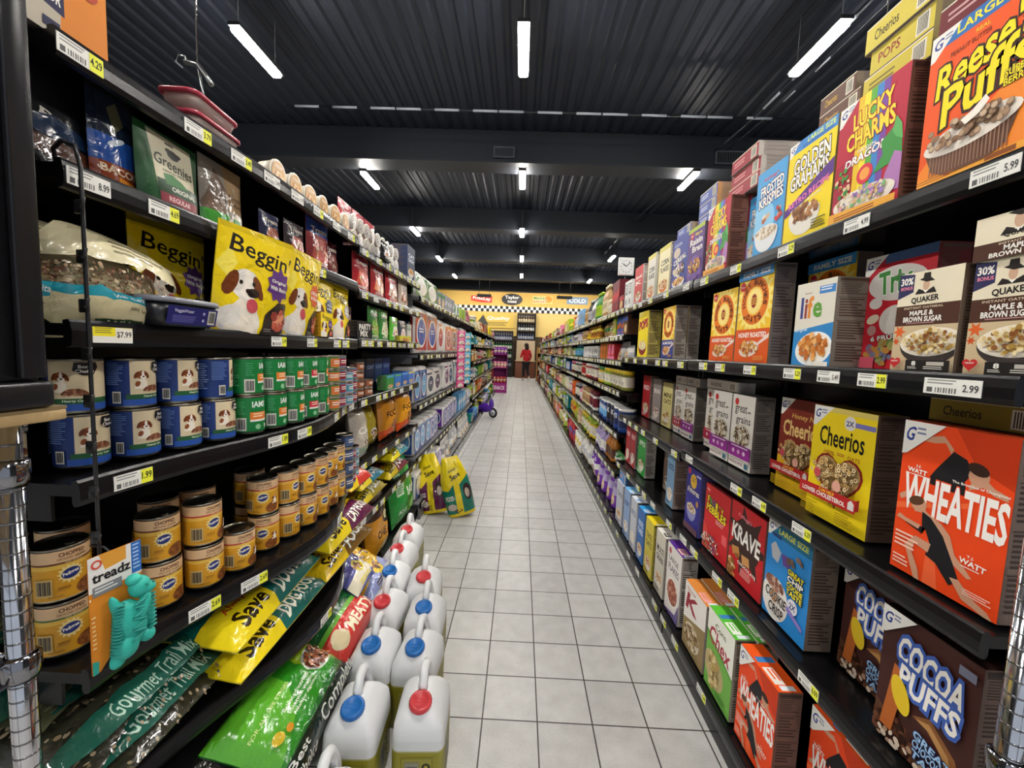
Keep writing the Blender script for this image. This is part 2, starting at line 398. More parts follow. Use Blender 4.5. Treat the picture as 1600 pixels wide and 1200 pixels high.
# ---------------------------------------------------------------- shelving
TAGS = {}
def tagmesh(price, yellow=True, w=.075, h=.03, allyel=False):
    k = (price, yellow, w, allyel)
    if k not in TAGS:
        a = Art(w, h, '#e9e8e2', 3)
        if allyel: a.R(0, .42, 1, 1, '#f2e21c'); a.lines(.05, .55, .5, .95, 3, '#8a8430'); a.R(.55, .2, 1, .98, '#eeeadd'); a.T(price, .58, .3, .97, .75, '#222', .04)
        else:
            a.lines(.06, .55, .62, .92, 2, '#8d8d8d'); a.R(.06, .1, .17, .42, '#555')
            for q in range(8): a.R(.22+q*.05, .1, .24+q*.05+.01*(q % 2), .42, '#666')
            if yellow: a.R(.68, .0, 1, 1, '#e9ec3a'); a.T(price, .7, .3, .97, .8, '#15150d', .05)
            else: a.T(price, .7, .25, .96, .7, '#333', .03)
        g = G(); g.box(-w/2, 0, -h/2, w/2, .0012, h/2, '#e9e8e2'); g.art(a, lambda u, v, o: (u-w/2, -o, v-h/2), eps=4e-5, lift=.0002)
        o = g.build('price_tag', PAPER); me = o.data; bpy.data.objects.remove(o); TAGS[k] = me
    return TAGS[k]
def bay(side, y0, y1, shelves, label, top=2.0, c='#0c0c0e', back='#0e0e10', base=.12, sub=True, base_front=.755, rail='#101013'):
    root = empty('shelving_bay', (side*1.05, (y0+y1)/2, 0)); tag(root, label, 'shelving', 'shelving along the aisle'); off = -root.location
    def part(g, name, m=BLACK, par=root):
        o = g.build(name, m, par)
        if par is root: o.location = off
        return o
    X = lambda a, b: (min(side*a, side*b), max(side*a, side*b))
    g = G(); a, b = X(1.285, 1.31); g.box(a, y0+.003, .0, b, y1-.003, top, back)
    part(g, 'back_panel')
    g = G(); a, b = X(base_front, 1.285); g.box(a, y0+.004, base-.02, b, y1-.004, base, c, bev=.004); a2, b2 = X(base_front+.012, base_front+.03); g.box(a2, y0+.004, 0, b2, y1-.004, base-.02, c)
    part(g, 'base_deck')
    for yy in (y0+.02, y1-.02):
        g = G(); a, b = X(1.25, 1.285); g.box(a, yy-.016, 0, b, yy+.016, top, c)
        part(g, 'upright')
    for sh in shelves:
        z, x0, bow = sh[:3]; tags = sh[3] if len(sh) > 3 else []
        n = 24 if bow else 1; ys = [y0+.004+(y1-y0-.008)*i/n for i in range(n+1)]
        fx = lambda y: side*(x0-bow*math.sin(PI*min(1, max(0, (y-y0)/(y1-y0))))**2)
        g = G()
        for i in range(n):
            ya, yb = ys[i], ys[i+1]; A = [(fx(ya), ya), (fx(yb), yb), (side*1.285, yb), (side*1.285, ya)]
            if side < 0: A = A[::-1]
            A = A[::-1]
            g.face([(p[0], p[1], z) for p in A], c); g.face([(p[0], p[1], z-.022) for p in A[::-1]], c)
        for yy in (ys[0], ys[-1]):
            q = [(fx(yy), yy, z-.022), (side*1.285, yy, z-.022), (side*1.285, yy, z), (fx(yy), yy, z)]; g.face(q if (yy == ys[0]) == (side > 0) else q[::-1], c)
        for yy in (y0+.012, y1-.03):   # brackets under the board
            a, b = X(x0+.05, 1.285); g.box(a, yy, z-.075, b, yy+.006, z-.022, c)
        shelf = part(g, 'shelf')
        g = G(); prof = [(0, .006), (.010, .008), (.013, .003), (.016, -.012), (.016, -.030), (.013, -.040), (.004, -.042), (0, -.036)]
        for i in range(n):
            ya, yb = ys[i], ys[i+1]
            for (d1, h1), (d2, h2) in zip(prof, prof[1:]):
                q = [(fx(ya)-side*d1, ya, z+h1), (fx(yb)-side*d1, yb, z+h1), (fx(yb)-side*d2, yb, z+h2), (fx(ya)-side*d2, ya, z+h2)]
                g.face(q if side < 0 else q[::-1], rail, 0, False)
        for yy in (ys[0], ys[-1]):
            q = [(fx(yy)-side*d, yy, z+h) for d, h in prof]; g.face(q, rail)
        if not sub:
            rn = random.Random(int(z*997+y0*31)); yy = y0+.05
            while yy < y1-.08:
                if rn.random() < .75: a, b = X(x0-.0168, x0-.016); g.box(a, yy, z-.034, b, yy+.06, z-.006, rn.choice(['#e6e5df', '#e6e5df', '#e3e08a']))
                yy += rn.choice([.1, .13, .17])
        rl = part(g, 'price_rail', BLACK, shelf)
        if sub:
            for t in tags:
                y, me = t[0], t[1]; dy = .01; tx = fx(y+dy)-fx(y-dy); ang = math.atan2(2*dy, tx)
                o = bpy.data.objects.new('price_tag', me); COL.objects.link(o); o.parent = shelf
                o.location = (fx(y)-side*.0175, y, z-.018); o.rotation_euler = (0, 0, (ang if side < 0 else ang-PI))
    return root
def auto_tags(y0, y1, seed, step=.17, pr=None):
    rn = random.Random(seed); out = []; y = y0+.07
    while y < y1-.05:
        out.append((y, tagmesh(rn.choice(pr or ['4.49', '5.29', '3.99', '6.09', '4.79']), rn.random() < .7))); y += rn.uniform(step*.6, step*1.5)
    return out
T_ = tagmesh
# left-hand run: the first bay has bowed shelf fronts
bay(-1, .70, 1.972, [(1.905, .81, .02, [(.74, T_('4.29')), (.99, T_('3.79')), (1.13, T_('3.49')), (1.26, T_('3.49', False)), (1.40, T_('1.99', False)), (1.55, T_('1.99')), (1.72, T_('1.59', False)), (1.88, T_('1.59'))]),
    (1.692, .81, .0, [(.745, T_('8.99', False)), (.90, T_('4.69')), (1.2, T_('5.49')), (1.6, T_('5.49'))]),
    (1.418, .81, .03, [(.775, T_('$7.99', True, .075, .03, True)), (1.27, T_('5.49')), (1.48, T_('5.49')), (1.72, T_('3.99')), (1.82, T_('3.99'))]),
    (1.125, .81, .10, [(.80, T_('1.99')), (1.17, T_('1.89')), (1.29, T_('1.89')), (1.60, T_('2.19')), (1.75, T_('2.19')), (1.88, T_('1.29', False))]),
    (.758, .81, .15, [(.93, T_('2.69')), (1.05, T_('2.69')), (1.47, T_('2.69')), (1.78, T_('.99')), (1.90, T_('.99', False))]),
    (.465, .81, .15, [(1.33, T_('9.99')), (1.55, T_('9.99', False)), (1.86, T_('7.49'))])], 'near left black shelving with bowed shelf fronts and pet food', 1.97)
bay(-1, 1.978, 3.17, [(1.875, .81, 0, auto_tags(1.98, 3.17, 1, .15)), (1.665, .81, 0, auto_tags(1.98, 3.17, 2)), (1.425, .81, 0, auto_tags(1.98, 3.17, 3, .12)), (1.12, .81, 0, auto_tags(1.98, 3.17, 4)), (.785, .81, 0, auto_tags(1.98, 3.17, 5)), (.485, .81, 0, auto_tags(1.98, 3.17, 6))], 'black left shelving bay of pet treats and dog food sacks', 1.9, base_front=.785)
# right-hand run
bay(1, .66, 1.95, [(1.752, .81, 0, [(.735, T_('5.99', False)), (1.02, T_('4.99', False)), (1.28, T_('5.29')), (1.57, T_('4.79')), (1.83, T_('5.29'))]),
    (1.381, .81, 0, [(.76, T_('2.99', False, .1)), (.93, T_('2.99')), (1.06, T_('5.49', False)), (1.20, T_('5.29')), (1.42, T_('5.29')), (1.63, T_('5.79')), (1.78, T_('4.69'))]),
    (.95, .81, 0, [(1.10, T_('6.29')), (1.30, T_('4.49')), (1.44, T_('4.49')), (1.85, T_('4.99', False))]),
    (.565, .81, 0, [(1.02, T_('6.09')), (1.40, T_('4.29')), (1.52, T_('4.29')), (1.73, T_('4.19')), (1.85, T_('4.19', False))]),
    (.125, .765, 0, [(1.48, T_('5.49')), (1.75, T_('5.29')), (1.9, T_('4.99'))])], 'near black cereal shelving on the right of the aisle', 1.98)
bay(1, 1.955, 3.20, [(1.757, .81, 0, auto_tags(1.96, 3.2, 11, .2)), (1.378, .81, 0, auto_tags(1.96, 3.2, 12, .2)), (.93, .81, 0, auto_tags(1.96, 3.2, 13, .2)), (.56, .81, 0, auto_tags(1.96, 3.2, 14, .2)), (.125, .765, 0, auto_tags(1.96, 3.2, 15, .25))], 'black shelving bay of cereal boxes beyond the near one', 1.98)
# ---------------------------------------------------------------- cartons
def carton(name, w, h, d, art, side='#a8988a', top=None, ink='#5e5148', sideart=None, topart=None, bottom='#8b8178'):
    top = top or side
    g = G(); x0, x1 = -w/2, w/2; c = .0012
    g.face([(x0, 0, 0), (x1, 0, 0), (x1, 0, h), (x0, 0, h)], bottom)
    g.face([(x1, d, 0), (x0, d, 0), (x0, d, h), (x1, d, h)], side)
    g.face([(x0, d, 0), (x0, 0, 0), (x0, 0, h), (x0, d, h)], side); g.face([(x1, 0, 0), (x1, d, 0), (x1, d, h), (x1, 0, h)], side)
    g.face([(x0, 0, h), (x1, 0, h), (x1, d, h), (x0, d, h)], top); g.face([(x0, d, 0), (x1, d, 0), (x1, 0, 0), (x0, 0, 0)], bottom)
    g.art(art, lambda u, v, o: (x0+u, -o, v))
    sa = sideart
    if sa is None:
        sa = Art(d, h, side, 5)
        for k, (a, b) in enumerate(((.80, .93), (.55, .76), (.30, .5), (.05, .26))):
            sa.R(.06, b+.012, .94, b+.018, ink); sa.lines(.1, a, .9, b, 7, ink, .45, .45)
        sa.R(.06, .955, .94, .985, ink)
    g.art(sa, lambda u, v, o: (x1+o, u, v)); g.art(sa, lambda u, v, o: (x0-o, d-u, v))
    ta = topart or Art(w, d)
    if not topart: ta.R(0, .46, 1, .475, ink); ta.lines(.1, .1, .5, .3, 2, ink)
    g.art(ta, lambda u, v, o: (x0+u, v, h+o))
    return g.build(name, CARD)
WHITE = '#efece4'
FLK = ['#c98d46', '#b5752f', '#dca65c', '#a5642a', '#e0b878']
def a_reese(w, h):
    a = Art(w, h, '#ee5a1c', 2); a.fan([(0, .12), (.25, .3), (.55, .33), (1, .55), (1, 0), (0, 0)], '#f28a2c'); a.R(0, 0, 1, .07, '#f3a83a')
    a.P([(.16, 1), (.1, .9), (1, .9), (1, 1)], '#2f6fb5'); a.T('LARGE SIZE', .26, .925, .96, .982, '#f5e332', .04)
    a.corner(.26); a.T('REAL', .45, .85, .58, .875, '#f3c43a', .04); a.T('PEANUT BUTTER', .22, .8, .6, .83, '#7a2a10', .03)
    a.T("Reese's", .1, .62, .98, .83, '#f6e11f', .05, '#33160b', .06, rot=12, shear=.25); a.T('Puffs', .18, .42, .98, .66, '#f6e11f', .05, '#33160b', .06, rot=14, shear=.25)
    a.T('SUPER', .76, .47, .96, .51, '#f6e11f', .04, '#33160b'); a.T('BERRY', .76, .42, .96, .46, '#f6e11f', .04, '#33160b')
    a.fan([(.06, .24), (.94, .30), (.84, .1), (.7, .055), (.3, .05), (.15, .1)], '#6d4a3a')
    for k in range(22): x = .13+k*.034; a.P([(x, .07), (x+.012, .07), (x+.008, .26), (x-.006, .26)], '#94705a')
    a.E(.5, .265, .45, .085, '#f0e6da', 24, 4)
    for k in range(70):
        t = a.rn.uniform(0, 2*PI); q = math.sqrt(a.rn.random()); x = .5+.42*q*math.cos(t); y = .275+.075*q*math.sin(t)+.03*a.rn.random(); cc = a.rn.choice(['#b99a7c', '#a8876a', '#c9b092', '#957358']); a.E(x, y, .034, None, '#7d604c', 10); a.E(x-.003, y+.004, .028, None, cc, 10)
    a.fan([(.45, .34), (.5, .3), (.62, .33), (.7, .38), (.66, .42), (.56, .37)], '#f4ede2'); a.R(.72, .02, .97, .05, '#8a4a18'); a.lines(.05, .02, .5, .05, 2, '#a8541c')
    return a
def a_lucky(w, h):
    a = Art(w, h, '#b81f3c', 3)
    for k, c in enumerate(('#e8c02a', '#f2e03a', '#5fae3e', '#3f86c9', '#7b4aa0')): a.P([(.30+k*.09, 0), (.39+k*.09, 0), (.39+k*.09, 1), (.30+k*.09, 1)], c) if k < 5 else 0
    a.P([(.0, .0), (.30, 0), (.30, .55), (0, .5)], '#a51a36')
    a.corner(.26); a.T('LUCKY', .24, .76, .82, .9, '#f6d93a', .06, '#a4122c', .05, rot=5); a.T('CHARMS', .16, .60, .86, .75, '#f6d93a', .06, '#a4122c', .05, rot=5)
    a.T('HIDDEN', .36, .54, .62, .565, '#f3e6e6', .03); a.T('DRAGON', .17, .465, .8, .535, '#f4f1ee', .06, '#8f1230', .05, rot=4, shear=.15)
    a.fan([(.62, .3), (.74, .42), (.7, .52), (.84, .58), (.97, .52), (1, .36), (.9, .2), (.8, .16), (.84, .32)], '#3f9444'); a.fan([(.76, .12), (.8, .26), (.9, .4), (1, .36), (1, .1)], '#b07ab4'); a.fan([(.84, .56), (.88, .66), (.96, .58), (.99, .46), (.9, .5)], '#5fb060')
    a.E(.5, .34, .12, None, '#d8324a', 18); a.E(.5, .34, .075, None, '#f0a04a', 14); a.scat(.16, .33, .13, .12, 26, .03, ['#2f7c3c', '#e8c9a0', '#c43a30', '#3f9444'])
    a.bowl(.5, .15, .46, .085, '#e9ded2', ['#e39aa8', '#7fb37a', '#d7bd84', '#c9a36a', '#f1e3c8', '#9a7cc0'], 90, .028); a.P([(0, 0), (1, 0), (1, .07), (0, .1)], '#e9a73c'); a.lines(.1, .02, .9, .06, 2, '#8a3a1a')
    return a
def a_golden(w, h):
    a = Art(w, h, '#f0d51c', 4); a.R(0, .9, 1, 1, '#3b86cf'); a.T('LARGE SIZE', .4, .94, .96, .985, '#d9ec5a', .04); a.lines(.3, .905, .95, .935, 2, '#214f9a'); a.corner(.2)
    a.T('GOLDEN', .14, .68, .9, .84, WHITE, .07, '#161208', .06, rot=4); a.T('GRAHAMS', .08, .54, .9, .69, WHITE, .07, '#161208', .06, rot=4)
    a.P([(0, .36), (0, .28), (1, .50), (1, .64)], '#5b2f86'); a.T('RETRO RECIPE', .08, .40, .94, .46, '#ef7fb0', .05, rot=11); a.T('made with real honey', .14, .345, .8, .38, WHITE, .02, rot=11)
    a.bowl(.46, .25, .34, .09, '#e3ded2', ['#a06a3a', '#8a572c', '#b98450', '#7c4a24'], 46, .045, 'q', 2.2); a.lines(.66, .05, .95, .15, 4, '#5d5310'); return a
def a_krisp(w, h):
    a = Art(w, h, '#4b9fd8', 5); a.E(.3, .4, .4, None, '#8cc6ea', 24); a.T("Kellogg's", .25, .86, .75, .91, '#c8203c', .03, shear=.2); a.T('FROSTED', .16, .71, .92, .83, WHITE, .06, '#163a7c', .08, rot=5); a.T('KRISPIES', .12, .58, .92, .70, WHITE, .06, '#163a7c', .08, rot=5)
    a.scat(.4, .44, .12, .07, 10, .05, ['#d9b48c', '#efd9bd', '#b0653c']); a.scat(.84, .42, .1, .1, 12, .05, ['#7a3b30', '#c8413f', '#d9b48c']); a.bowl(.46, .25, .4, .085, '#dfe3e6', ['#e7dbc8', '#d3c3aa', '#c4a98a', '#f0e8da'], 60, .03, 'e', 2.6); return a
def a_raisin(w, h):
    a = Art(w, h, '#55357c', 6); a.R(0, .93, 1, 1, '#a9bd3c'); a.E(.25, .86, .1, None, '#c82838', 16); a.T('Post', .18, .845, .32, .875, WHITE, .03); a.T('More', .45, .83, .85, .89, '#e8c84a', .04); a.T('Raisin', .14, .68, .9, .8, WHITE, .05); a.T('Bran', .3, .55, .92, .66, WHITE, .05)
    a.E(.5, .2, .42, None, '#7b5aa5', 26); a.scat(.5, .3, .36, .13, 60, .05, FLK+['#5a2c20']); a.E(.5, .1, .3, .06, '#6a4a90'); return a
def a_blue(w, h):
    a = Art(w, h, '#3d4796', 7); a.T('COCOA', .12, .84, .6, .9, '#d8dcf0', .03); a.E(.3, .72, .22, .1, '#cdbfae'); a.T('CEREAL', .1, .52, .9, .62, WHITE, .06, '#222a66', .08, rot=8); a.scat(.5, .36, .36, .12, 40, .06, ['#d8cbb4', '#6d5340', '#9a7aa8', '#f0ece4']); a.bowl(.5, .14, .4, .08, '#e8e6f0', FLK, 40, .04); return a
def a_cornf(w, h, bg='#ece3b8'):
    a = Art(w, h, bg, 8); a.R(0, .9, 1, 1, '#d9cf6a'); a.R(.0, .0, .05, 1, '#c9b23a'); a.T('CORN', .2, .6, .9, .72, '#26241c', .05); a.T('FLAKES', .2, .46, .92, .57, '#26241c', .05); a.bowl(.5, .2, .38, .1, '#d8782c', FLK, 40, .05); return a
def a_plain(w, h, bg, ink, t, fl=FLK, band=None, seed=9):
    a = Art(w, h, bg, seed)
    if band: a.R(0, .88, 1, 1, band)
    if t:
        ww = t.split(' ')
        for i, x in enumerate(ww[:2]): a.T(x, .14, .66-.14*i, .88, .77-.14*i, ink, .05)
    a.bowl(.5, .24, .36, .1, '#e4ddd0', fl, 40, .045); a.lines(.1, .03, .7, .1, 3, ink); return a
def a_pops(w, h):
    a = Art(w, h, '#f2db1f', 10); a.P([(0, 1), (0, .84), (.6, 1)], '#f7ec74'); a.T("Kellogg's", .2, .83, .5, .86, '#c4243a', .02); a.T('POPS', .1, .62, .95, .81, '#b81e34', .07, '#7c1020', .05, rot=6); a.bowl(.52, .24, .4, .1, '#8b2a24', ['#ead9a0', '#d9bf74', '#f3e8bd'], 55, .05, 'e', 2); a.scat(.5, .36, .44, .06, 18, .02, ['#d0a028', '#e8e0a0']); return a
def a_bunch(w, h, low, lowtxt, blue=False, top='#f0c22e', flat=False):
    a = Art(w, h, top, 11); hi = .9 if blue else 1.0
    a.burst(.5, .66, .58, .43, 22, '#f7e27a'); a.E(.5, .66, .40, None, '#e87a1e', 32); a.E(.5, .66, .24, None, '#f5c84e', 28); a.burst(.5, .66, .23, .19, 18, '#f9e08a'); a.E(.5, .66, .13, None, '#f8dc7a', 20); a.E(.49, .66, .08, .075, '#8f2420', 16)
    for k in range(4): a.R(.43, .625+k*.02, .56, .632+k*.02, '#f5c84e')
    a.arc('HONEY BUNCHES', .5, .66, .315, 190, -10, .095, '#5a2408', .05); a.arc('OATS', .52, .66, .315, 238, 302, .11, '#5a2408', .05); a.T('of', .2, .47, .28, .52, '#5a2408', .04, rot=-30)
    a.E(.13, .93*hi, .08, None, '#cf2a3a', 14); a.T('Post', .07, .915*hi, .19, .94*hi, WHITE, .02)
    a.R(0, 0, 1, .36, low); a.T(lowtxt, .1, .27, .92, .325, WHITE, .06)
    a.P([(.62, .16), (.66, .2), (1, .31), (.99, .26)], '#e9d3c8'); a.E(.45, .145, .3, .085, '#e9d3c8', 22, 8); a.scat(.45, .155, .26, .07, 46, .045, FLK+['#ead2a8', '#a5482a']); a.lines(.62, .02, .96, .07, 3, '#e8a04a')
    if blue: a.R(0, .9, 1, 1, '#3c8fd0'); a.T('FAMILY SIZE', .14, .925, .92, .975, WHITE, .06)
    return a
def a_life(w, h):
    a = Art(w, h, '#dcd8ca', 12); a.R(.6, .84, .98, .93, '#3f83c6'); a.lines(.63, .86, .95, .92, 2, '#dfe8f2'); a.T('Quaker', .22, .86, .42, .885, '#8a4a3a', .02)
    for ch, x, c, hh in (('l', .14, '#3a3f86', .26), ('i', .25, '#8e3434', .24), ('f', .32, '#dd8a36', .26), ('e', .47, '#5f9c3e', .18)): a.T(ch, x, .57, x+(.07 if ch in 'li' else .15 if ch == 'f' else .23), .57+hh, c, .07)
    a.P([(0, 0), (1, 0), (1, .5), (0, .42)], '#2f84c4'); a.T('Original', .04, .4, .36, .46, '#cfe2f0', .02, rot=4); a.E(.56, .2, .47, .2, '#eef0f0', 28, 8); a.E(.56, .205, .42, .17, '#f4efe2', 26, 8); a.scat(.56, .225, .37, .145, 60, .062, ['#e09a4e', '#cf8038', '#eab06a', '#c06c2c'], 'q'); a.R(.62, .0, .98, .05, '#e8e4d8'); return a
def a_trix(w, h):
    a = Art(w, h, '#c22432', 13); a.R(.3, .92, 1, 1, '#46628f'); a.E(.5, .74, .42, .15, '#dcd6d0', 28); a.E(.52, .42, .22, .13, '#dcd6d0', 24); a.E(.22, .58, .1, .05, '#dcd6d0'); a.corner(.3); a.T('Trix', .24, .66, .72, .86, '#3f8a3c', .07, '#e8efe0', .05, rot=6); a.E(.2, .44, .1, .04, '#e0d0b4', 14, 20); a.E(.2, .34, .07, None, '#b98a86'); a.T('6 FRUITY', .2, .255, .72, .3, WHITE, .05, '#3a2a1a', .08, rot=6); a.T('SHAPES', .74, .27, .97, .305, WHITE, .05, '#3a2a1a', .08)
    a.scat(.55, .14, .42, .1, 60, .05, ['#6f8a4a', '#a09a5a', '#8a5a6a', '#b5803c', '#70708a']); a.R(.0, .0, .3, .1, '#d0566a'); return a
def a_quaker(w, h, k=1.0):
    a = Art(w, h, '#e6dcc2', 14)
    hat = lambda x, y, s: (a.E(x, y, .062*s, .1*s/h*w, '#caa58a', 16), a.fan([(x-.14*s, y+.055*s/h*w*2), (x-.07*s, y+.13*s/h*w), (x-.06*s, y+.22*s/h*w), (x+.06*s, y+.22*s/h*w), (x+.07*s, y+.13*s/h*w), (x+.15*s, y+.06*s/h*w), (x, y+.05*s/h*w)], '#221c1a'), a.fan([(x-.2*s, y-.16*s/h*w), (x-.14*s, y-.06*s/h*w), (x-.04*s, y-.1*s/h*w), (x+.05*s, y-.1*s/h*w), (x+.14*s, y-.05*s/h*w), (x+.2*s, y-.16*s/h*w)], '#221c1a'), a.fan([(x-.05*s, y-.1*s/h*w), (x, y-.15*s/h*w), (x+.05*s, y-.1*s/h*w)], '#f4f0e6'))
    if k < 1:
        hat(.5, .78, 1); a.T('QUAKER', .34, .44, .72, .58, '#1d1816', .05); a.R(0, 0, 1, .38, '#4a2c20'); a.T('INSTANT OATMEAL', .3, .3, .85, .35, '#d9c9ac', .02); a.T('MAPLE &', .36, .16, .74, .28, WHITE, .06); a.T('BROWN SUGAR', .2, .03, .9, .14, WHITE, .06); return a
    a.P([(0, 1), (.26, .98), (.26, .8), (0, .74)], '#2e2e56'); a.T('30%', .03, .88, .24, .955, WHITE, .06); a.T('BONUS', .04, .83, .24, .865, '#e88aa0', .05)
    hat(.46, .86, .85); a.T('QUAKER', .24, .68, .68, .75, '#1d1816', .06, rot=3); a.R(0, .46, 1, .665, '#4a2c20'); a.T('INSTANT OATMEAL', .14, .628, .76, .65, '#d9c9ac', .02); a.T('MAPLE &', .24, .56, .62, .61, WHITE, .07); a.T('BROWN SUGAR', .14, .495, .76, .55, WHITE, .07); a.lines(.2, .47, .66, .488, 1, '#b98a8a')
    a.R(0, 0, 1, .46, '#c9b490'); a.burst(.1, .4, .12, .05, 6, '#d8622a'); a.burst(.06, .3, .07, .03, 6, '#c8501e'); a.E(.62, .27, .48, .2, '#3a3230', 28, 4, 170, 370); a.E(.62, .29, .48, .14, '#efe6d6', 28, 4); a.scat(.62, .3, .42, .12, 110, .034, ['#d9c08a', '#c8a866', '#e8d6a8', '#a9853e', '#8a5a2e']); a.scat(.6, .33, .2, .05, 14, .03, ['#7c4a1e', '#91602e']); a.fan([(.3, .14), (.95, .15), (.88, .06), (.45, .05)], '#3a3230')
    a.R(.32, 0, 1, .11, '#1d1a1a'); a.T('8', .42, .055, .49, .1, WHITE, .06); a.lines(.36, .015, .54, .045, 2, '#cfcac0'); a.R(.66, .06, .92, .095, '#b9b4aa'); a.lines(.62, .015, .96, .05, 2, '#cfcac0'); a.heart(.13, .085, .1, '#bf2a2c'); a.T('HEART', .07, .09, .19, .105, WHITE, .03); return a
def a_grains(w, h, low='#8a2a86', dim=False):
    a = Art(w, h, '#e4e0d8', 15); a.E(.2, .9, .09, None, '#cf3438', 14); a.T('great', .14, .72, .68, .86, '#3a3436', .02); a.T('grains', .22, .58, .86, .71, '#3a3436', .02); a.E(.78, .78, .07, .012, '#6a6262'); a.E(.52, .44, .38, .16, '#cfc6b6', 28); a.scat(.52, .44, .35, .145, 110, .032, ['#6d5238', '#e8dcc0', '#a5844e', '#f2ecda', '#4c342a'])
    a.R(0, .14, 1, .32, low); a.E(.26, .22, .06, .03, '#d8b6d6'); a.E(.5, .22, .06, .03, '#c89ac6'); a.E(.74, .22, .06, .03, '#d8b6d6'); a.lines(.15, .27, .9, .3, 1, '#e8d6ea'); a.T('RAISINS & DATES', .1, .05, .72, .085, '#7a3a50', .04); a.R(.8, .03, .94, .1, '#3f6a7c'); a.R(0, .125, 1, .14, '#d9d3cc'); return a
def a_cheer(w, h, honey=False):
    a = Art(w, h, '#f0d41c' if not honey else '#7c2a1c', 16)
    if honey: a.R(0, 0, 1, .36, '#e8b81e'); a.P([(0, .36), (1, .36), (1, .5), (0, .4)], '#a0481c')
    if not honey: a.P([(.25, 1), (1, 1), (1, .955), (.3, .955)], '#d8c468'); a.E(.62, .89, .09, None, '#dcd9d4', 18); a.T('2X', .56, .865, .68, .91, '#2a3470', .05); a.R(.7, .865, .99, .905, '#7a76b8')
    a.corner(.3)
    if honey: a.T('Honey Nut', .3, .78, .95, .85, '#e0b860', .02, shear=.15); a.T('Cheerios', .1, .6, .98, .77, '#e6c27a', .05)
    else: a.T('Cheerios', .14, .66, .86, .83, '#141210', .035); a.T('100%', .24, .585, .42, .62, '#b04a24', .02); a.lines(.46, .59, .6, .62, 2, '#b04a24'); a.T('OATS', .63, .585, .82, .62, '#b04a24', .02)
    a.heart(.5, .4, .39, '#8e1f1c'); a.heart(.5, .4, .355, '#c9a468'); a.inheart(.5, .4, .355, 150, .032, ['#e2c78e', '#d5b272', '#ecd6a6']); a.E(.3, .42, .06, None, '#bf4a52'); a.E(.64, .36, .07, None, '#dca08e')
    a.P([(0, .3), (0, .2), (.95, .2), (.95, .31)], '#b32425'); a.P([(.95, .22), (1, .24), (1, .33), (.95, .31)], '#8e1f1c'); a.T('CAN HELP', .36, .268, .62, .295, '#f2c81e', .04); a.T('LOWER CHOLESTEROL', .06, .222, .8, .262, WHITE, .06); a.fan([(.84, .22), (.93, .22), (.93, .275), (.885, .30), (.84, .275)], '#d8d4d0')
    a.lines(.05, .04, .36, .15, 6, '#a98d10'); a.lines(.66, .05, .95, .15, 5, '#a98d10'); return a
def a_wheat(w, h):
    a = Art(w, h, '#e8481a', 17); a.P([(.5, 1), (1, 1), (1, .72), (.7, .8)], '#c93a14'); a.P([(0, .40), (.7, .56), (.7, .59), (0, .44)], '#f06a3a'); a.P([(.35, .0), (.5, 0), (.42, .28), (.36, .28)], '#f0663a')
    sk, bl = '#c9967a', '#1c1b1f'
    a.fan([(.27, .63), (.36, .73), (.5, .86), (.62, .83), (.68, .76), (.62, .7), (.66, .62), (.5, .62)], bl); a.fan([(.5, .87), (.4, .94), (.26, .92), (.14, .93), (.12, .90), (.22, .885), (.32, .885), (.42, .9), (.48, .84)], sk); a.E(.73, .75, .085, .055, sk, 16, -20); a.E(.72, .79, .09, .035, '#3a241c', 14, -15); a.fan([(.66, .66), (.78, .7), (.86, .67), (.97, .66), (.96, .69), (.86, .71), (.78, .75), (.68, .72)], sk); a.fan([(.02, .5), (.1, .54), (.16, .52), (.04, .47)], sk)
    a.T('WHEATIES', .06, .42, .99, .66, '#f3efea', .07, '#e8481a', .03, rot=-1)
    a.T('J.J.', .16, .705, .22, .725, WHITE, .03); a.T('WATT', .08, .668, .28, .698, WHITE, .06, rot=-2); a.lines(.08, .65, .3, .66, 1, WHITE); a.T('The Breakfast of Champions', .52, .675, .98, .695, WHITE, .03)
    a.E(.24, .475, .075, .05, sk, 16, -30); a.E(.21, .495, .08, .03, '#5a3a26', 14, 20); a.fan([(.27, .47), (.34, .44), (.47, .41), (.56, .36), (.62, .26), (.7, .22), (.78, .17), (.74, .16), (.62, .2), (.55, .27), (.48, .31), (.40, .34), (.3, .4)], sk); a.fan([(.28, .44), (.37, .42), (.5, .34), (.62, .20), (.5, .22), (.4, .24), (.33, .34), (.14, .35), (.12, .33), (.3, .3)], bl); a.fan([(.12, .36), (.05, .375), (.02, .345), (.12, .335), (.26, .32), (.28, .35)], sk); a.fan([(.38, .26), (.62, .2), (.68, .12), (.6, .07), (.46, .16), (.36, .18)], bl); a.fan([(.38, .2), (.24, .22), (.22, .16), (.3, .07), (.33, .0), (.27, .0), (.2, .1), (.14, .19), (.24, .27), (.4, .26)], sk); a.fan([(.6, .12), (.68, .13), (.78, .07), (.93, .03), (.97, .0), (.9, .0), (.72, .03)], sk)
    a.T('T.J.', .72, .275, .78, .295, WHITE, .03); a.T('WATT', .66, .235, .88, .268, WHITE, .06, rot=-4); a.lines(.68, .215, .88, .225, 1, WHITE); a.lines(.03, .15, .3, .26, 4, '#f6c8b4'); a.lines(.03, .03, .2, .1, 3, '#f6c8b4'); a.lines(.72, .06, .97, .1, 3, '#f6c8b4'); a.corner(.36); return a
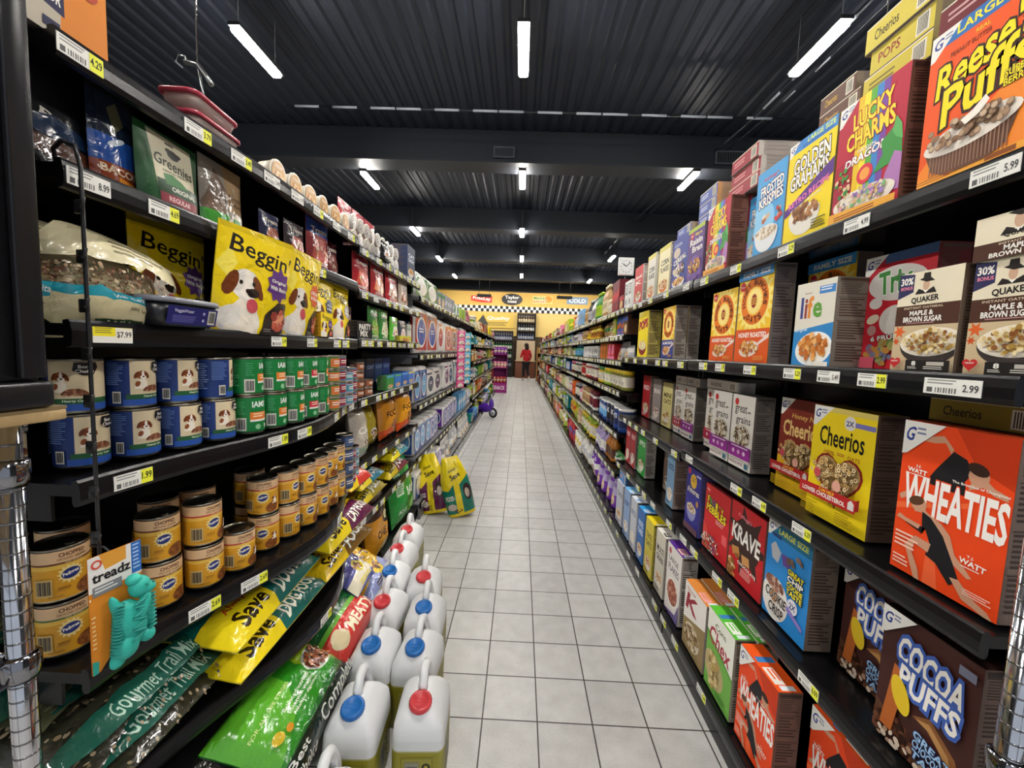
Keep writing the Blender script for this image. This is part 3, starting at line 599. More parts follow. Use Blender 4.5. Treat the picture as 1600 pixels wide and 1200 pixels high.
def a_cocoa(w, h):
    a = Art(w, h, '#43231f', 18); a.fan([(.42, .34), (.6, .42), (.86, .3), (.98, .1), (.94, 0), (.8, 0), (.86, .12), (.72, .26), (.58, .33)], '#8a5a32'); a.fan([(.46, .34), (.6, .38), (.8, .28), (.9, .1), (.86, .08), (.74, .25), (.6, .33)], '#b98a54')
    a.P([(0, 0), (1, 0), (.5, .08), (0, .25)], '#5d3c2a'); a.scat(.25, .1, .3, .11, 80, .04, ['#3a1f16', '#5a3322', '#704631', '#2c160f']); a.scat(.3, .05, .3, .06, 16, .03, ['#d8c6b4', '#a98a70'])
    a.T('COCOA', .22, .64, .9, .84, WHITE, .10, '#3f5fae', .14, rot=-6); a.T('PUFFS', .26, .46, .88, .64, WHITE, .10, '#3f5fae', .14, rot=-6)
    a.fan([(.1, .1), (.16, .4), (.2, .62), (.26, .6), (.3, .36), (.24, .1)], '#b5622c'); a.E(.3, .42, .10, .13, '#e0c02a', 20, 20)
    for i, t in enumerate(('GREAT', 'CHOCOLATEY', 'TASTE')): a.T(t, .48, .2-.07*i, .86 if i != 1 else .92, .26-.07*i, '#9cc2e6', .05, '#22335e', .08, rot=-10)
    a.corner(.34); a.R(.82, .88, .97, .94, '#707488'); return a
def a_cookie(w, h):
    a = Art(w, h, '#2a86cf', 19); a.R(0, .86, 1, 1, '#1f6a8c'); a.T('LARGE SIZE', .26, .9, .92, .96, '#c8c83c', .05); a.corner(.26); a.R(.12, .85, .34, .88, '#22366e')
    a.fan([(.1, .74), (.2, .8), (.36, .72), (.3, .6), (.16, .62)], '#b9bcc4'); a.fan([(.36, .72), (.6, .74), (.56, .62), (.42, .62)], '#6a4a98')
    a.E(.3, .22, .31, .22, '#eae6e0', 30); a.E(.28, .36, .22, .06, '#d8c4b0'); a.scat(.28, .37, .2, .06, 40, .045, ['#8a5a4a', '#6d4438', '#a9786a', '#c9a48c']); a.E(.3, .25, .1, None, '#b07a48'); a.T('COOKIE', .08, .2, .58, .3, '#231a16', .07, '#f0ece6', .03, rot=-4); a.T('CRISP', .18, .07, .54, .17, '#231a16', .07, '#f0ece6', .03, rot=-4)
    for i, (t, c) in enumerate((('GREAT', '#f0e43a'), ('CHIP', '#f4f2ea'), ('COOKIE', '#f0e43a'), ('TASTE', '#f0e43a'))): a.T(t, .56, .58-.065*i, .9, .635-.065*i, c, .05, '#18202e', .1, rot=-3)
    a.E(.72, .3, .11, None, '#dcdce4', 18); a.T('2X', .65, .27, .79, .33, '#2a3470', .05); a.scat(.72, .72, .18, .08, 5, .05, ['#6d5448', '#84685a']); a.P([(.6, .28), (.95, .18), (.95, .14), (.6, .22)], '#8a7ac0'); return a
def a_krave(w, h):
    a = Art(w, h, '#c2242a', 20); a.burst(.5, .56, .62, .3, 7, '#3a2420'); a.E(.5, .56, .4, None, '#3a2420', 24); a.T("Kellogg's", .22, .82, .62, .88, '#f08a9a', .03, rot=-4, shear=.2); a.T('KRAVE', .06, .5, .9, .72, '#f0ebe4', .06, rot=-3)
    a.P([(.08, .4), (.3, .44), (.36, .34), (.14, .3)], '#b98446'); a.P([(.4, .38), (.62, .4), (.66, .29), (.44, .27)], '#c8935a'); a.P([(.2, .33), (.34, .36), (.34, .3), (.22, .28)], '#8f5c2c'); a.T('CHOCOLATE', .3, .225, .84, .265, '#f3e9e4', .05, rot=-3); a.lines(.4, .1, .8, .2, 4, '#e8a8a0'); a.scat(.1, .1, .16, .12, 26, .05, ['#c98a4a', '#e4cfae', '#8f5c2c']); return a
def a_fruity(w, h):
    a = Art(w, h, '#c8262c', 21); a.E(.12, .92, .08, None, '#d8423a', 14); a.T('Post', .06, .905, .18, .935, WHITE, .02)
    for i, (ch, c) in enumerate(zip('FRUITY', ('#f0d62a', '#5fb04a', '#4a8ad0', '#f0d62a', '#e8782a', '#f0d62a'))): a.T(ch, .1+i*.115, .72-.012*i, .19+i*.115, .83-.012*i, c, .07, '#3a1420', .08)
    a.T('PEBBLES', .08, .58, .88, .7, '#f2dc2a', .07, '#3a1420', .08, rot=-3); a.lines(.5, .48, .85, .55, 3, '#e8b0a8'); a.R(.78, .28, .96, .42, '#e05a5e'); a.fan([(0, .4), (.2, .3), (.3, .1), (.2, 0), (0, 0)], '#d8463a'); a.scat(.36, .14, .36, .13, 120, .024, ['#e0d4c8', '#b98a4a', '#8a6a9a', '#c8504a', '#6a8a5a', '#f2ece4', '#5a3c34']); return a
def a_smores(w, h):
    a = Art(w, h, '#34318a', 22); a.E(.16, .93, .1, None, '#cf3440', 14); a.burst(.5, .8, .24, .21, 12, '#e0b63a'); a.T('HONEY', .36, .83, .64, .86, '#5a3a10', .03); a.T('MAID', .38, .79, .62, .82, '#5a3a10', .03); a.T("s'mores", .1, .6, .92, .7, WHITE, .05, '#201c5c', .08); a.R(.68, .9, .98, .93, '#c8c6e0'); a.bowl(.46, .36, .34, .08, '#8f8fc0', ['#d8cbb4', '#8f6a4a', '#b5926a', '#efe9dc'], 60, .04, 'q', 2.4); a.R(0, 0, 1, .1, '#6a4a58'); a.E(.88, .5, .08, .05, '#b98446'); return a
def a_chex(w, h):
    a = Art(w, h, '#6fae4a', 23); a.P([(0, 1), (1, 1), (1, .5), (0, .72)], '#e9eadf'); a.P([(0, .72), (1, .5), (1, .47), (0, .68)], '#4f9030'); a.T('Corn', .3, .82, .7, .9, '#4a5a30', .03); a.T('Chex', .1, .58, .9, .8, '#a83244', .04, rot=-6); a.E(.35, .3, .32, .24, '#b9a878', 20, 70); a.scat(.35, .3, .2, .22, 60, .06, ['#cdb478', '#b99c5c', '#e0cd96', '#8f7a48'], 'q'); a.lines(.5, .05, .9, .12, 3, '#3f7a28'); return a
def a_spk(w, h, bg='#e6e1dc', fl=None):
    a = Art(w, h, bg, 24); a.T('K', .1, .6, .66, .86, '#9a2438', .06, shear=.2); a.T('Special', .1, .88, .5, .94, '#9a2438', .02); a.P([(0, .42), (1, .62), (1, 0), (0, 0)], '#8f7a52'); a.E(.45, .26, .36, .19, '#d8cdb8', 24); a.scat(.45, .27, .32, .16, 70, .045, fl or ['#c9b48a', '#a58a5a', '#e0d0aa', '#7a5c38']); return a
def a_spkw(w, h):
    a = Art(w, h, '#e2ddd8', 25); a.E(.2, .9, .09, None, '#b8505a', 14); a.T('LARGE', .14, .76, .8, .84, '#5a5060', .03); a.T('FLAKES', .14, .62, .86, .72, '#5a5060', .03); a.E(.5, .34, .4, .21, '#f0ebe4', 26); a.E(.5, .34, .35, .18, '#a8604a', 24); a.scat(.5, .35, .32, .16, 60, .045, ['#b5705a', '#c98a70', '#8f4a3c', '#dca890']); a.P([(0, 0), (1, 0), (1, .3), (.8, .1)], '#6a5a90'); return a
def spine(w, h, bg, ink, t=None, bar=True):
    a = Art(w, h, bg, 31); a.R(0, 0, 1, .05, '#2a221c'); a.R(0, .95, 1, 1, '#e8dcc8')
    if t: a.T(t, .14, .32, .5, .72, ink, .03)
    else: a.lines(.1, .3, .5, .7, 2, ink)
    if bar:
        a.R(.74, .14, .93, .86, '#e4dfcf')
        for k in range(7): a.R(.76+k*.022, .2, .772+k*.022, .8, '#4a4438')
    return a
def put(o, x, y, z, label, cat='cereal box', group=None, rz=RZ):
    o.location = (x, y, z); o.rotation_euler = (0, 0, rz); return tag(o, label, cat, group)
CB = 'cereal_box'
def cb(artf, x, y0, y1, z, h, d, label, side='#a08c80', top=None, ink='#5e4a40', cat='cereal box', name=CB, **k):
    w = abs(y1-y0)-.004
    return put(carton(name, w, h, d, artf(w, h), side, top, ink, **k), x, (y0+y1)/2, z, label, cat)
# top shelf
Z = 1.7605
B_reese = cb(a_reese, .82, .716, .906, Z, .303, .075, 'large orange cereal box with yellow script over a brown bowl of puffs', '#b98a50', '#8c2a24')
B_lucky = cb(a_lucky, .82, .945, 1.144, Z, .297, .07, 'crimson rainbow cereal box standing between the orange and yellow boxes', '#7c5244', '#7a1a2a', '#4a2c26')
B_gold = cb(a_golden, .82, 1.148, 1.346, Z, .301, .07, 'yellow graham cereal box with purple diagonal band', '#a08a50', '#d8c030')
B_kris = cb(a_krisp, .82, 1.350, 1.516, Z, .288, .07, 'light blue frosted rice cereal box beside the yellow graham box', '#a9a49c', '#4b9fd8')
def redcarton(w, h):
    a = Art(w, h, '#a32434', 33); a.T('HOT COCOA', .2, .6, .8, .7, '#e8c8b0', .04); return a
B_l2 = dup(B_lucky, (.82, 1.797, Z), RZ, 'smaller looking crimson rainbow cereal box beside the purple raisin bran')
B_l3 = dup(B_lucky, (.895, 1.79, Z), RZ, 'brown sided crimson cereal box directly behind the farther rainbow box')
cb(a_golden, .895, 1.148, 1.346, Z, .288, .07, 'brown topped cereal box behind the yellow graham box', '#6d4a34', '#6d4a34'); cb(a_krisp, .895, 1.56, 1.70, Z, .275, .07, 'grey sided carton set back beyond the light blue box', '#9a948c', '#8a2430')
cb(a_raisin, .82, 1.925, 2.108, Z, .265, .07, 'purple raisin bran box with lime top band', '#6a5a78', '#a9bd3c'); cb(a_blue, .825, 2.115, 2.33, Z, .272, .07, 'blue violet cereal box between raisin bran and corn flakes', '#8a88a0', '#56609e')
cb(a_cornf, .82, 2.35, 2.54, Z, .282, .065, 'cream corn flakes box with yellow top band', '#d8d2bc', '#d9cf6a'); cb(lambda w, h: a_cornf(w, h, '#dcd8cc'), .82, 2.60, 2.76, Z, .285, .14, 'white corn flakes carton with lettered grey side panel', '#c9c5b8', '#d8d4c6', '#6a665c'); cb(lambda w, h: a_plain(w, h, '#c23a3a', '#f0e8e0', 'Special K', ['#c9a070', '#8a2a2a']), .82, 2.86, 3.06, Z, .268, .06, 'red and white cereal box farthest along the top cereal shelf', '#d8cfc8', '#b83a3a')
def lying(x, y0, y1, z, h, d, bg, ink, label, t=None, side=None, top=None):
    w = abs(y1-y0); return put(carton(CB, w, h, d, spine(w, h, bg, ink, t), side or bg, top or bg, '#8a7c74'), x, (y0+y1)/2, z, label, 'cereal box')
zt = 2.0595
lying(.85, .94, 1.115, zt, .058, .12, '#c9b83c', '#7a6a20', 'lowest of three yellow cereal boxes lying flat on the rainbow box', None, '#a8965a')
lying(.85, .94, 1.10, zt+.058, .058, .12, '#cdbb40', '#8a2a1c', 'middle yellow cereal box of the three lying above the rainbow box', 'POPS', '#a8965a'); lying(.845, .935, 1.115, zt+.116, .062, .12, '#d2c04a', '#3a3420', 'topmost yellow cereal box lying flat above the rainbow box', 'Cheerios', '#a8965a')
lying(.83, .74, .905, 2.065, .055, .06, '#6d1f28', '#c9a0a0', 'dark red carton lying on the large orange cereal box', None, '#5a1a22')
for k, (lb, t) in enumerate((('lowest', None), ('middle', 'Cheerios'), ('top', 'Cheerios'))): lying(.90, 1.17+.02*k, 1.345, 2.051+k*.052, .052, .2, '#5a3828', '#c9a03c', lb+' brown cereal carton of the stack lying behind the yellow graham box', t, '#8a7a68', '#9a9080')
for k, lb in enumerate(('lowest', 'middle', 'top')): lying(.87+.006*(k % 2), 1.60+.012*k, 1.83-.006*k, 2.060+k*.056, .056, .2, '#941f30', '#d89090', lb+' red carton of the three lying on the farther rainbow box', None, '#b9b0a6', '#9a8f88')
for k, lb in enumerate(('lower', 'middle', 'upper')): lying(.86, 1.92, 2.10, 2.031+k*.055, .055, .2, '#4a5aa0', '#c8cce0', lb+' blue cereal carton lying on the purple raisin bran box', None, '#b98a5a', '#9aa4c8')
lying(.84, 2.14, 2.32, 2.038, .05, .2, '#4a58a4', '#c8cce0', 'single blue carton lying on the blue violet cereal box', None, '#a89a8c', '#7c88bc')
# eye-level shelf
Z = 1.389
cb(a_pops, .82, 2.67, 2.89, Z, .305, .085, 'yellow corn puff cereal box with red curved title', '#c9b860', '#d8c840')
hba = cb(lambda w, h: a_bunch(w, h, '#34408a', 'ALMONDS'), .82, 2.21, 2.40, Z, .285, .065, 'honey oat cereal box with blue lower panel at end of eye level shelf', '#a39a90', '#b9a890')
dup(hba, (.89, 2.305, Z), RZ, 'honey oat cereal box directly behind the blue panelled one')
cb(lambda w, h: a_bunch(w, h, '#8a2c1c', 'PECAN', top='#c9a040'), .93, 1.83, 2.03, Z, .285, .065, 'honey oat cereal box with maroon lower panel pushed back in shade', '#7a6a5c', '#8a7a50')
cb(lambda w, h: a_bunch(w, h, '#d8561c', 'HONEY ROASTED'), .82, 1.587, 1.79, Z, .285, .065, 'regular honey oat cereal box with orange panel next to the family size', '#8f7f74', '#d0b050')
cb(lambda w, h: a_bunch(w, h, '#d8561c', 'HONEY ROASTED', True), .82, 1.367, 1.581, Z, .33, .07, 'family size honey oat cereal box with blue top strip', '#7d7470', '#3c8fd0', '#50484a')
cb(lambda w, h: a_bunch(w, h, '#b04a1c', 'HONEY ROASTED', True), .95, 1.20, 1.40, Z, .33, .07, 'honey oat cereal box set back behind the white box with coloured title', '#5d504a', '#3c6fa0')
cb(a_life, .82, 1.094, 1.25, Z, .236, .1, 'white and blue cereal box with multicoloured lower case title', '#8f8478', '#b9b0a0')
cb(a_trix, .90, .92, 1.11, Z, .283, .07, 'red fruit cereal box with green title behind the oatmeal', '#7a3030', '#46628f')
OB = 'oatmeal_box'
q1 = cb(a_quaker, .82, .785, .919, Z, .205, .09, 'cream and brown oatmeal box standing second from the shelf end', '#7a6656', '#9a8a74', '#4a3a30', 'oatmeal box', OB)
cb(a_quaker, .82, .640, .771, Z, .200, .12, 'oatmeal box at the near shelf end with another box on top', '#6d5a4c', '#9a8a74', '#4a3a30', 'oatmeal box', OB)
cb(lambda w, h: a_quaker(w, h, .5), .815, .640, .774, Z+.2005, .075, .12, 'oatmeal box lying on top of the end oatmeal box', '#6d5a4c', '#c9bd9e', '#4a3a30', 'oatmeal box', OB)
# third shelf down
Z = .958
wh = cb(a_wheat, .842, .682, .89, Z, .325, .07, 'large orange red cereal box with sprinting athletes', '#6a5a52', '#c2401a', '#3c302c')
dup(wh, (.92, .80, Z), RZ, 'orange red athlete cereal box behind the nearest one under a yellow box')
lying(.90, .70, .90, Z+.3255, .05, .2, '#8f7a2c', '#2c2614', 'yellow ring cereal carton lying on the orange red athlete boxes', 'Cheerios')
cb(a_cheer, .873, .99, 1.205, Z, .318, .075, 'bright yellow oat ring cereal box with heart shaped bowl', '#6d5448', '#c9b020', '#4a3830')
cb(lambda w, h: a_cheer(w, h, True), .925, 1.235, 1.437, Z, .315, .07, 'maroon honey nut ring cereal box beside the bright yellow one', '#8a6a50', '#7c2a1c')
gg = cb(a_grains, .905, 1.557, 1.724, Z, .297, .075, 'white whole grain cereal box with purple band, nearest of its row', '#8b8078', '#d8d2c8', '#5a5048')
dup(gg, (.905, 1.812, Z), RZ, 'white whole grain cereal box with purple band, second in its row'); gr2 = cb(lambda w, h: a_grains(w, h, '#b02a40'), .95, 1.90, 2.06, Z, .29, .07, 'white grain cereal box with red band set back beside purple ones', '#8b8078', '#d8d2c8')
lying(.91, 1.70, 1.98, Z+.298, .045, .07, '#cfcac0', '#5a5450', 'white carton lying flat across the grain cereal boxes', 'RAISINS')
Z = .938
gg3 = dup(gg, (.965, 2.305, Z), RZ, 'white whole grain cereal box with purple band, third in its row')
cb(lambda w, h: a_grains(w, h, '#a83a34'), .97, 2.40, 2.53, Z, .297, .07, 'white grain cereal box with rust band beyond the third purple one', '#8b8078', '#d8d2c8')
lying(.97, 2.20, 2.36, Z+.298, .048, .07, '#b9b4aa', '#4a4644', 'nearer of two pale cartons lying on the third grain box'); lying(.97, 2.37, 2.53, Z+.298, .048, .07, '#c2bdb2', '#4a4644', 'farther of two pale cartons lying on the rust banded grain box')
cb(lambda w, h: a_plain(w, h, '#dcd08c', '#5a4a20', 'MINI OATS', ['#c9a04a', '#e0c47a', '#a8782c']), .97, 2.57, 2.75, Z, .29, .11, 'pale yellow cereal box with golden bowl on third shelf', '#b5a890', '#c9bd80'); cb(lambda w, h: a_plain(w, h, '#9a8f8a', '#f0e8e4', 'BRAN', ['#7a2a24', '#a8503c', '#e4dcd4']), .97, 2.78, 2.95, Z, .30, .07, 'grey cereal box with red flakes between pale yellow and red boxes', '#8a827c', '#8a827c'); cb(lambda w, h: a_plain(w, h, '#b5262c', '#f0dcd8', 'RED', ['#c9a070', '#e4cfae']), .96, 2.98, 3.16, Z, .31, .06, 'plain red cereal box farthest along the third cereal shelf', '#a8948c', '#8a2024')
# fourth shelf down
Z = .573
cc = cb(a_cocoa, .845, .69, .888, Z, .295, .075, 'dark brown chocolate ball cereal box in front at the near end', '#5a4840', '#3a2420', '#2c201c')
dup(cc, (.915, .985, Z), RZ, 'dark brown chocolate ball cereal box set farther back'); cb(a_cookie, .843, 1.112, 1.318, Z, .31, .075, 'large blue cookie cereal box with white bowl', '#7a6a5e', '#1f6a8c', '#4a3c34')
cb(a_krave, .842, 1.325, 1.545, Z, .288, .065, 'red chocolate cereal box with white jagged title on brown splash', '#8a5a50', '#8a2024'); cb(a_fruity, .842, 1.553, 1.765, Z, .281, .065, 'red fruit flake cereal box with multicoloured title', '#8a5a50', '#7a1c24')
dup(B_l2, (.935, 1.55, Z), RZ, 'dark red cereal box standing behind the two red ones on the fourth shelf'); cb(a_smores, .84, 1.81, 1.965, Z, .303, .07, 'navy blue marshmallow cereal box with gold badge', '#55559a', '#34318a')
Z = .568
cb(lambda w, h: a_plain(w, h, '#a8603c', '#e8d8c0', 'BUNCHES', FLK), .93, 1.99, 2.15, Z, .29, .06, 'rust coloured cereal box just past the navy one', '#7a5c48'); cb(lambda w, h: a_plain(w, h, '#7fa6c8', '#2a3c6a', 'FROSTED', ['#d8d0c0', '#b9966a']), .86, 2.17, 2.28, Z, .31, .09, 'pale blue cereal box turned narrow beside the rust one', '#a09088', '#98b4cc'); cb(lambda w, h: a_plain(w, h, '#6a5248', '#d8cfc4', 'COCOA', ['#4a2c20', '#8a6a50']), .93, 2.34, 2.53, Z, .30, .06, 'brown cereal box pushed back beyond the pale blue one', '#6a5c54')
cb(lambda w, h: a_plain(w, h, '#2c9a3c', '#f0f0e8', 'APPLE', ['#d8cfa0', '#f0e8d0', '#9a6a4a']), .87, 2.71, 2.89, Z, .31, .07, 'bright green cereal box on the fourth shelf', '#c9c4b8', '#2c8a3a'); cb(lambda w, h: a_plain(w, h, '#a82c30', '#f0dcd8', 'FRUIT', ['#d8cfc4', '#8a5a4a']), .86, 2.92, 3.05, Z, .31, .06, 'red cereal box beside the bright green one', '#9a8a84', '#b83a3c'); cb(lambda w, h: a_plain(w, h, '#b5282e', '#f0ece8', 'WHEAT', ['#e4ddd0', '#c9b48a']), .86, 3.06, 3.18, Z, .315, .06, 'red cereal box with white roundel last on the fourth shelf', '#9a8a84', '#c23a3c')
# base deck
Z = .1335
def top2(w, d, c, c2, blue=True):
    a = Art(w, d, c, 3)
    if blue: a.R(.3, .1, .42, .9, '#3f7fc0')
    a.R(.52, .1, .86, .55, c2); a.lines(.55, .15, .8, .5, 2, c); a.R(.88, .2, .97, .8, '#dfe6ee'); return a
def cbt(artf, x, y0, y1, h, d, label, side, tc, tc2, ink='#4a3c34', blue=True):
    w = abs(y1-y0)-.004; return put(carton(CB, w, h, d, artf(w, h), side, tc, ink, topart=top2(w, d, tc, tc2, blue)), x, (y0+y1)/2, Z, label, 'cereal box')
w1 = cbt(a_wheat, .78, 1.105, 1.305, .315, .07, 'orange athlete cereal box standing on the bottom deck with bright top', '#7a5c50', '#ef5a1c', '#e8e0d8')
dup(w1, (.855, .975, Z), RZ, 'orange athlete cereal box on the bottom deck nearest the frame edge')
c1 = cbt(a_chex, .775, 1.33, 1.525, .305, .07, 'green and white square cereal box on the bottom deck', '#9a8f80', '#5cc038', '#eceee4')
dup(c1, (.85, 1.42, Z), RZ, 'green topped square cereal box behind the front one on the bottom deck'); k1 = cbt(a_spk, .775, 1.54, 1.745, .285, .065, 'white cereal box with red script letter on the bottom deck', '#9a9088', '#d8863c', '#e8a0a0', blue=False)
dup(k1, (.845, 1.65, Z), RZ, 'orange topped cereal box behind the red script letter box'); cbt(a_spkw, .785, 1.82, 2.0, .34, .075, 'white cereal box with purple top and oval flake picture', '#b9b2aa', '#5a2c90', '#e0b0a0', blue=False)
cbt(lambda w, h: a_plain(w, h, '#cfcabc', '#3a3834', 'MULTI GRAIN', FLK), .785, 2.03, 2.17, .33, .07, 'white topped multi grain cereal box on the bottom deck', '#a8a298', '#e6e3da', '#3a3834', blue=False); cbt(lambda w, h: a_plain(w, h, '#cfc04a', '#4a4218', 'TOASTED OATS', FLK), .78, 2.2, 2.34, .325, .08, 'yellow cereal box on the bottom deck', '#b5a640', '#ecd81c', '#e8c020', blue=False)
cbt(lambda w, h: a_plain(w, h, '#3a6ab0', '#d8e4f0', 'FROSTED FLAKES', FLK), .78, 2.37, 2.5, .325, .08, 'mid blue cereal box with sky blue top on the bottom deck', '#4a78b4', '#2f9ae0', '#e0eaf2', blue=False); cbt(lambda w, h: a_plain(w, h, '#c4c8d0', '#4a5a8a', 'RICE', ['#e8e4da', '#c9bfa8']), .78, 2.53, 2.66, .33, .08, 'whitish cereal box beside the mid blue one', '#c4c2c0', '#dfe6ee', '#6aa0d8', blue=False); cbt(lambda w, h: a_plain(w, h, '#8aa4cc', '#2c3c74', 'KRISPY', ['#e8e4da', '#a86a4a']), .78, 2.69, 2.84, .33, .08, 'pale blue cereal box with sky top on the bottom deck', '#a8b0c4', '#6cb4e8', '#eef2f4', blue=False)
cbt(lambda w, h: a_plain(w, h, '#b9bcc8', '#4a4a6a', 'FLAKES', FLK), .785, 2.9, 3.08, .31, .07, 'grey white cereal box near the end of the bottom deck', '#b0aeb0', '#c4c8d4', '#8a90b0', blue=False)
lying(.80, 2.9, 3.08, Z+.3105, .07, .16, '#3f7fc4', '#e8a050', 'blue cereal carton lying on the grey white box', None, '#3a6a9a', '#4a90d8')
# ---------------------------------------------------------------- cans, pouches, sacks
from mathutils import noise
def can(r, h, art, name='dog_food_can', ring='#b9b2a0', lidc='#8a8478'):
    g = G(); n = 32
    g.lathe([(r*.95, 0), (r, .003), (r, .006)], n, ring); g.lathe([(r, .006), (r, h-.006)], n, '#777')
    w = 2*PI*r
    def mp(u, v, o): t = (u-w/2)/r; return ((r+o)*math.sin(t), -(r+o)*math.cos(t), .006+v)
    g.art(art, mp, 1, ([w*k/36 for k in range(37)], []), lift=.0003, nf=lambda u, v: (math.sin((u-w/2)/r), -math.cos((u-w/2)/r), 0))
    o = g.build(name, [STEEL, LABEL])
    l = G(); l.lathe([(r, h-.006), (r*1.012, h-.002), (r*.99, h), (r*.95, h-.001), (r*.93, h-.005), (r*.7, h-.006), (r*.66, h-.0045), (r*.3, h-.0055), (0, h-.0055)], n, lidc)
    l.lathe([(r*.16, h-.004), (r*.2, h-.0025), (r*.1, h-.003)], 14, lidc, (0, -r*.45, 0)); l.build('can_lid', STEEL, o)
    return o
def puppy(a, cx, cy, s, br='#8a4a26'):
    k = a.w/a.h
    a.fan([(cx-.5*s, cy-.9*s*k), (cx-.36*s, cy-.3*s*k), (cx, cy+.05*s*k), (cx+.3*s, cy-.3*s*k), (cx+.34*s, cy-.9*s*k)], '#efe6d6')
    a.E(cx-.3*s, cy-.5*s*k, .16*s, .24*s*k, br, 12, -20); a.E(cx, cy+.2*s*k, .38*s, .34*s*k, br, 18); a.E(cx-.36*s, cy+.2*s*k, .14*s, .3*s*k, '#6d361a', 12, -25); a.E(cx+.32*s, cy+.16*s*k, .12*s, .28*s*k, '#6d361a', 12, 20)
    a.E(cx+.04*s, cy+.28*s*k, .09*s, .26*s*k, '#f2eade', 12); a.E(cx+.05*s, cy+.02*s*k, .2*s, .16*s*k, '#f2eade', 14); a.E(cx+.06*s, cy+.06*s*k, .08*s, .06*s*k, '#231a18', 10)
    for q in (-.13, .2): a.E(cx+q*s, cy+.24*s*k, .05*s, .05*s*k, '#1c1412', 8)
def bars(a, x0, y0, x1, y1, bg='#d8d6cc'):
    a.R(x0, y0, x1, y1, bg)
    for k in range(9): a.R(x0+(x1-x0)*(.1+k*.09), y0+(y1-y0)*.12, x0+(x1-x0)*(.14+k*.09+.02*(k % 3)), y1-(y1-y0)*.1, '#3a3a3a')
R_, H_ = .0415, .109
def lab_blue(seed):
    w = 2*PI*R_; a = Art(w, H_-.012, '#1d3570', seed); a.R(.345, .25, .76, 1, '#d8c8a6'); a.R(.32, .14, .80, .25, '#245a34'); a.R(.30, 0, .82, .14, '#2a54a8'); a.T('Hearty Cuts', .43, .165, .56, .225, '#d8e4d0', .05, shear=.2)
    puppy(a, .425, .63, .105); a.E(.50, .32, .075, .13, '#7a4a34', 18, 0, 0, 180); a.scat(.50, .37, .06, .06, 26, .01, ['#8f5a40', '#6a3c2a', '#a9765a']); a.fan([(.50, .98), (.62, .98), (.63, .88), (.60, .72), (.54, .72), (.49, .82)], '#191517'); a.T('Best', .52, .86, .58, .93, WHITE, .04); a.T('Choice', .505, .77, .605, .84, WHITE, .04)
    a.lines(.18, .45, .31, .95, 12, '#5a76b4', .5); bars(a, .235, .06, .29, .32); a.lines(.02, .2, .16, .9, 12, '#6d84bc', .5); a.lines(.85, .2, .98, .9, 12, '#6d84bc', .5); return a
def lab_iams(seed, red=False):
    w = 2*PI*R_; a = Art(w, H_-.012, '#17753a', seed); oc = '#c8324a' if red else '#dd7a2c'; a.T('IAMS', .44, .72, .60, .9, '#dfe8e0', .08); a.R(.42, .36, .66, .58, oc); a.lines(.45, .4, .6, .54, 2, '#f0d8b8'); a.R(.42, .3, .66, .36, '#e4e2d8'); a.E(.5, .14, .03, .08, '#8fc49a', 12); a.P([(.58, .2), (.66, .2), (.66, .06), (.6, .08)], '#e4e2d8'); bars(a, .285, .04, .385, .42); a.lines(.06, .2, .24, .9, 12, '#58a878', .5); a.R(.0, .0, 1, .02, '#0f5a2a'); a.lines(.3, .5, .38, .9, 6, '#3f9a60', .5); a.lines(.72, .2, .96, .9, 12, '#58a878', .5); return a
def lab_ped(seed, red=False, back=False):
    w = 2*PI*R_; a = Art(w, H_-.012, '#d39a26', seed); ln = '#b5303a' if red else ('#6a3a24' if seed % 2 else '#4c6a3a'); a.R(0, .76, 1, 1, '#d8b48a'); a.R(0, .72, 1, .76, ln); a.fan([(0, .62), (1, .66), (1, .72), (0, .72)], '#e0b64a')
    c = .42; a.T('CHOPPED', c-.06, .87, c+.09, .955, '#5a341c', .07); a.T('GROUND DINNER', c-.07, .80, c+.1, .845, '#7a5434', .04); a.T('with chicken', c-.03, .735, c+.07, .757, '#f0e0c0', .02); a.burst(c+.0, .50, .075, .055, 14, '#e9d490'); a.E(c, .50, .052, .11, '#1f2f72', 22, 12); a.T('Pedigree', c-.044, .455, c+.044, .55, WHITE, .06, rot=12)
    a.E(c+.10, .16, .075, .16, '#8a5228', 20, 10); a.scat(c+.10, .18, .065, .13, 40, .009, ['#7a4420', '#9a6030', '#6a3818']); a.R(c-.08, .18, c-.01, .19, '#a87420'); a.lines(c-.07, .2, c, .26, 2, '#8a5c18'); a.lines(c-.12, .05, c-.02, .1, 2, '#9a6c1c')
    if red: puppy(a, c+.12, .42, .06, '#a86a3a')
    bars(a, .23, .1, .325, .46, '#c9ab6a'); a.lines(.02, .1, .2, .68, 10, '#b5862a', .4); a.lines(.68, .1, .9, .68, 10, '#b5862a', .4); return a
c_blue = can(R_, H_, lab_blue(1), ring='#8a8a80'); c_iam = can(R_, H_, lab_iams(1)); c_iar = can(R_, H_, lab_iams(2, True)); c_pg = can(R_, H_, lab_ped(1)); c_pr = can(R_, H_, lab_ped(3, True)); c_pn = can(R_, H_, lab_ped(2))
used_can = set()
def place(proto, x, y, z, rz, label, group=None, cat='dog food can'):
    if proto.name not in used_can:
        used_can.add(proto.name); proto.location = (x, y, z); proto.rotation_euler = (0, 0, rz); return tag(proto, label, cat, group)
    o = dup(proto, (x, y, z), rz, label, group); o['category'] = cat; return o
z4 = 1.1335
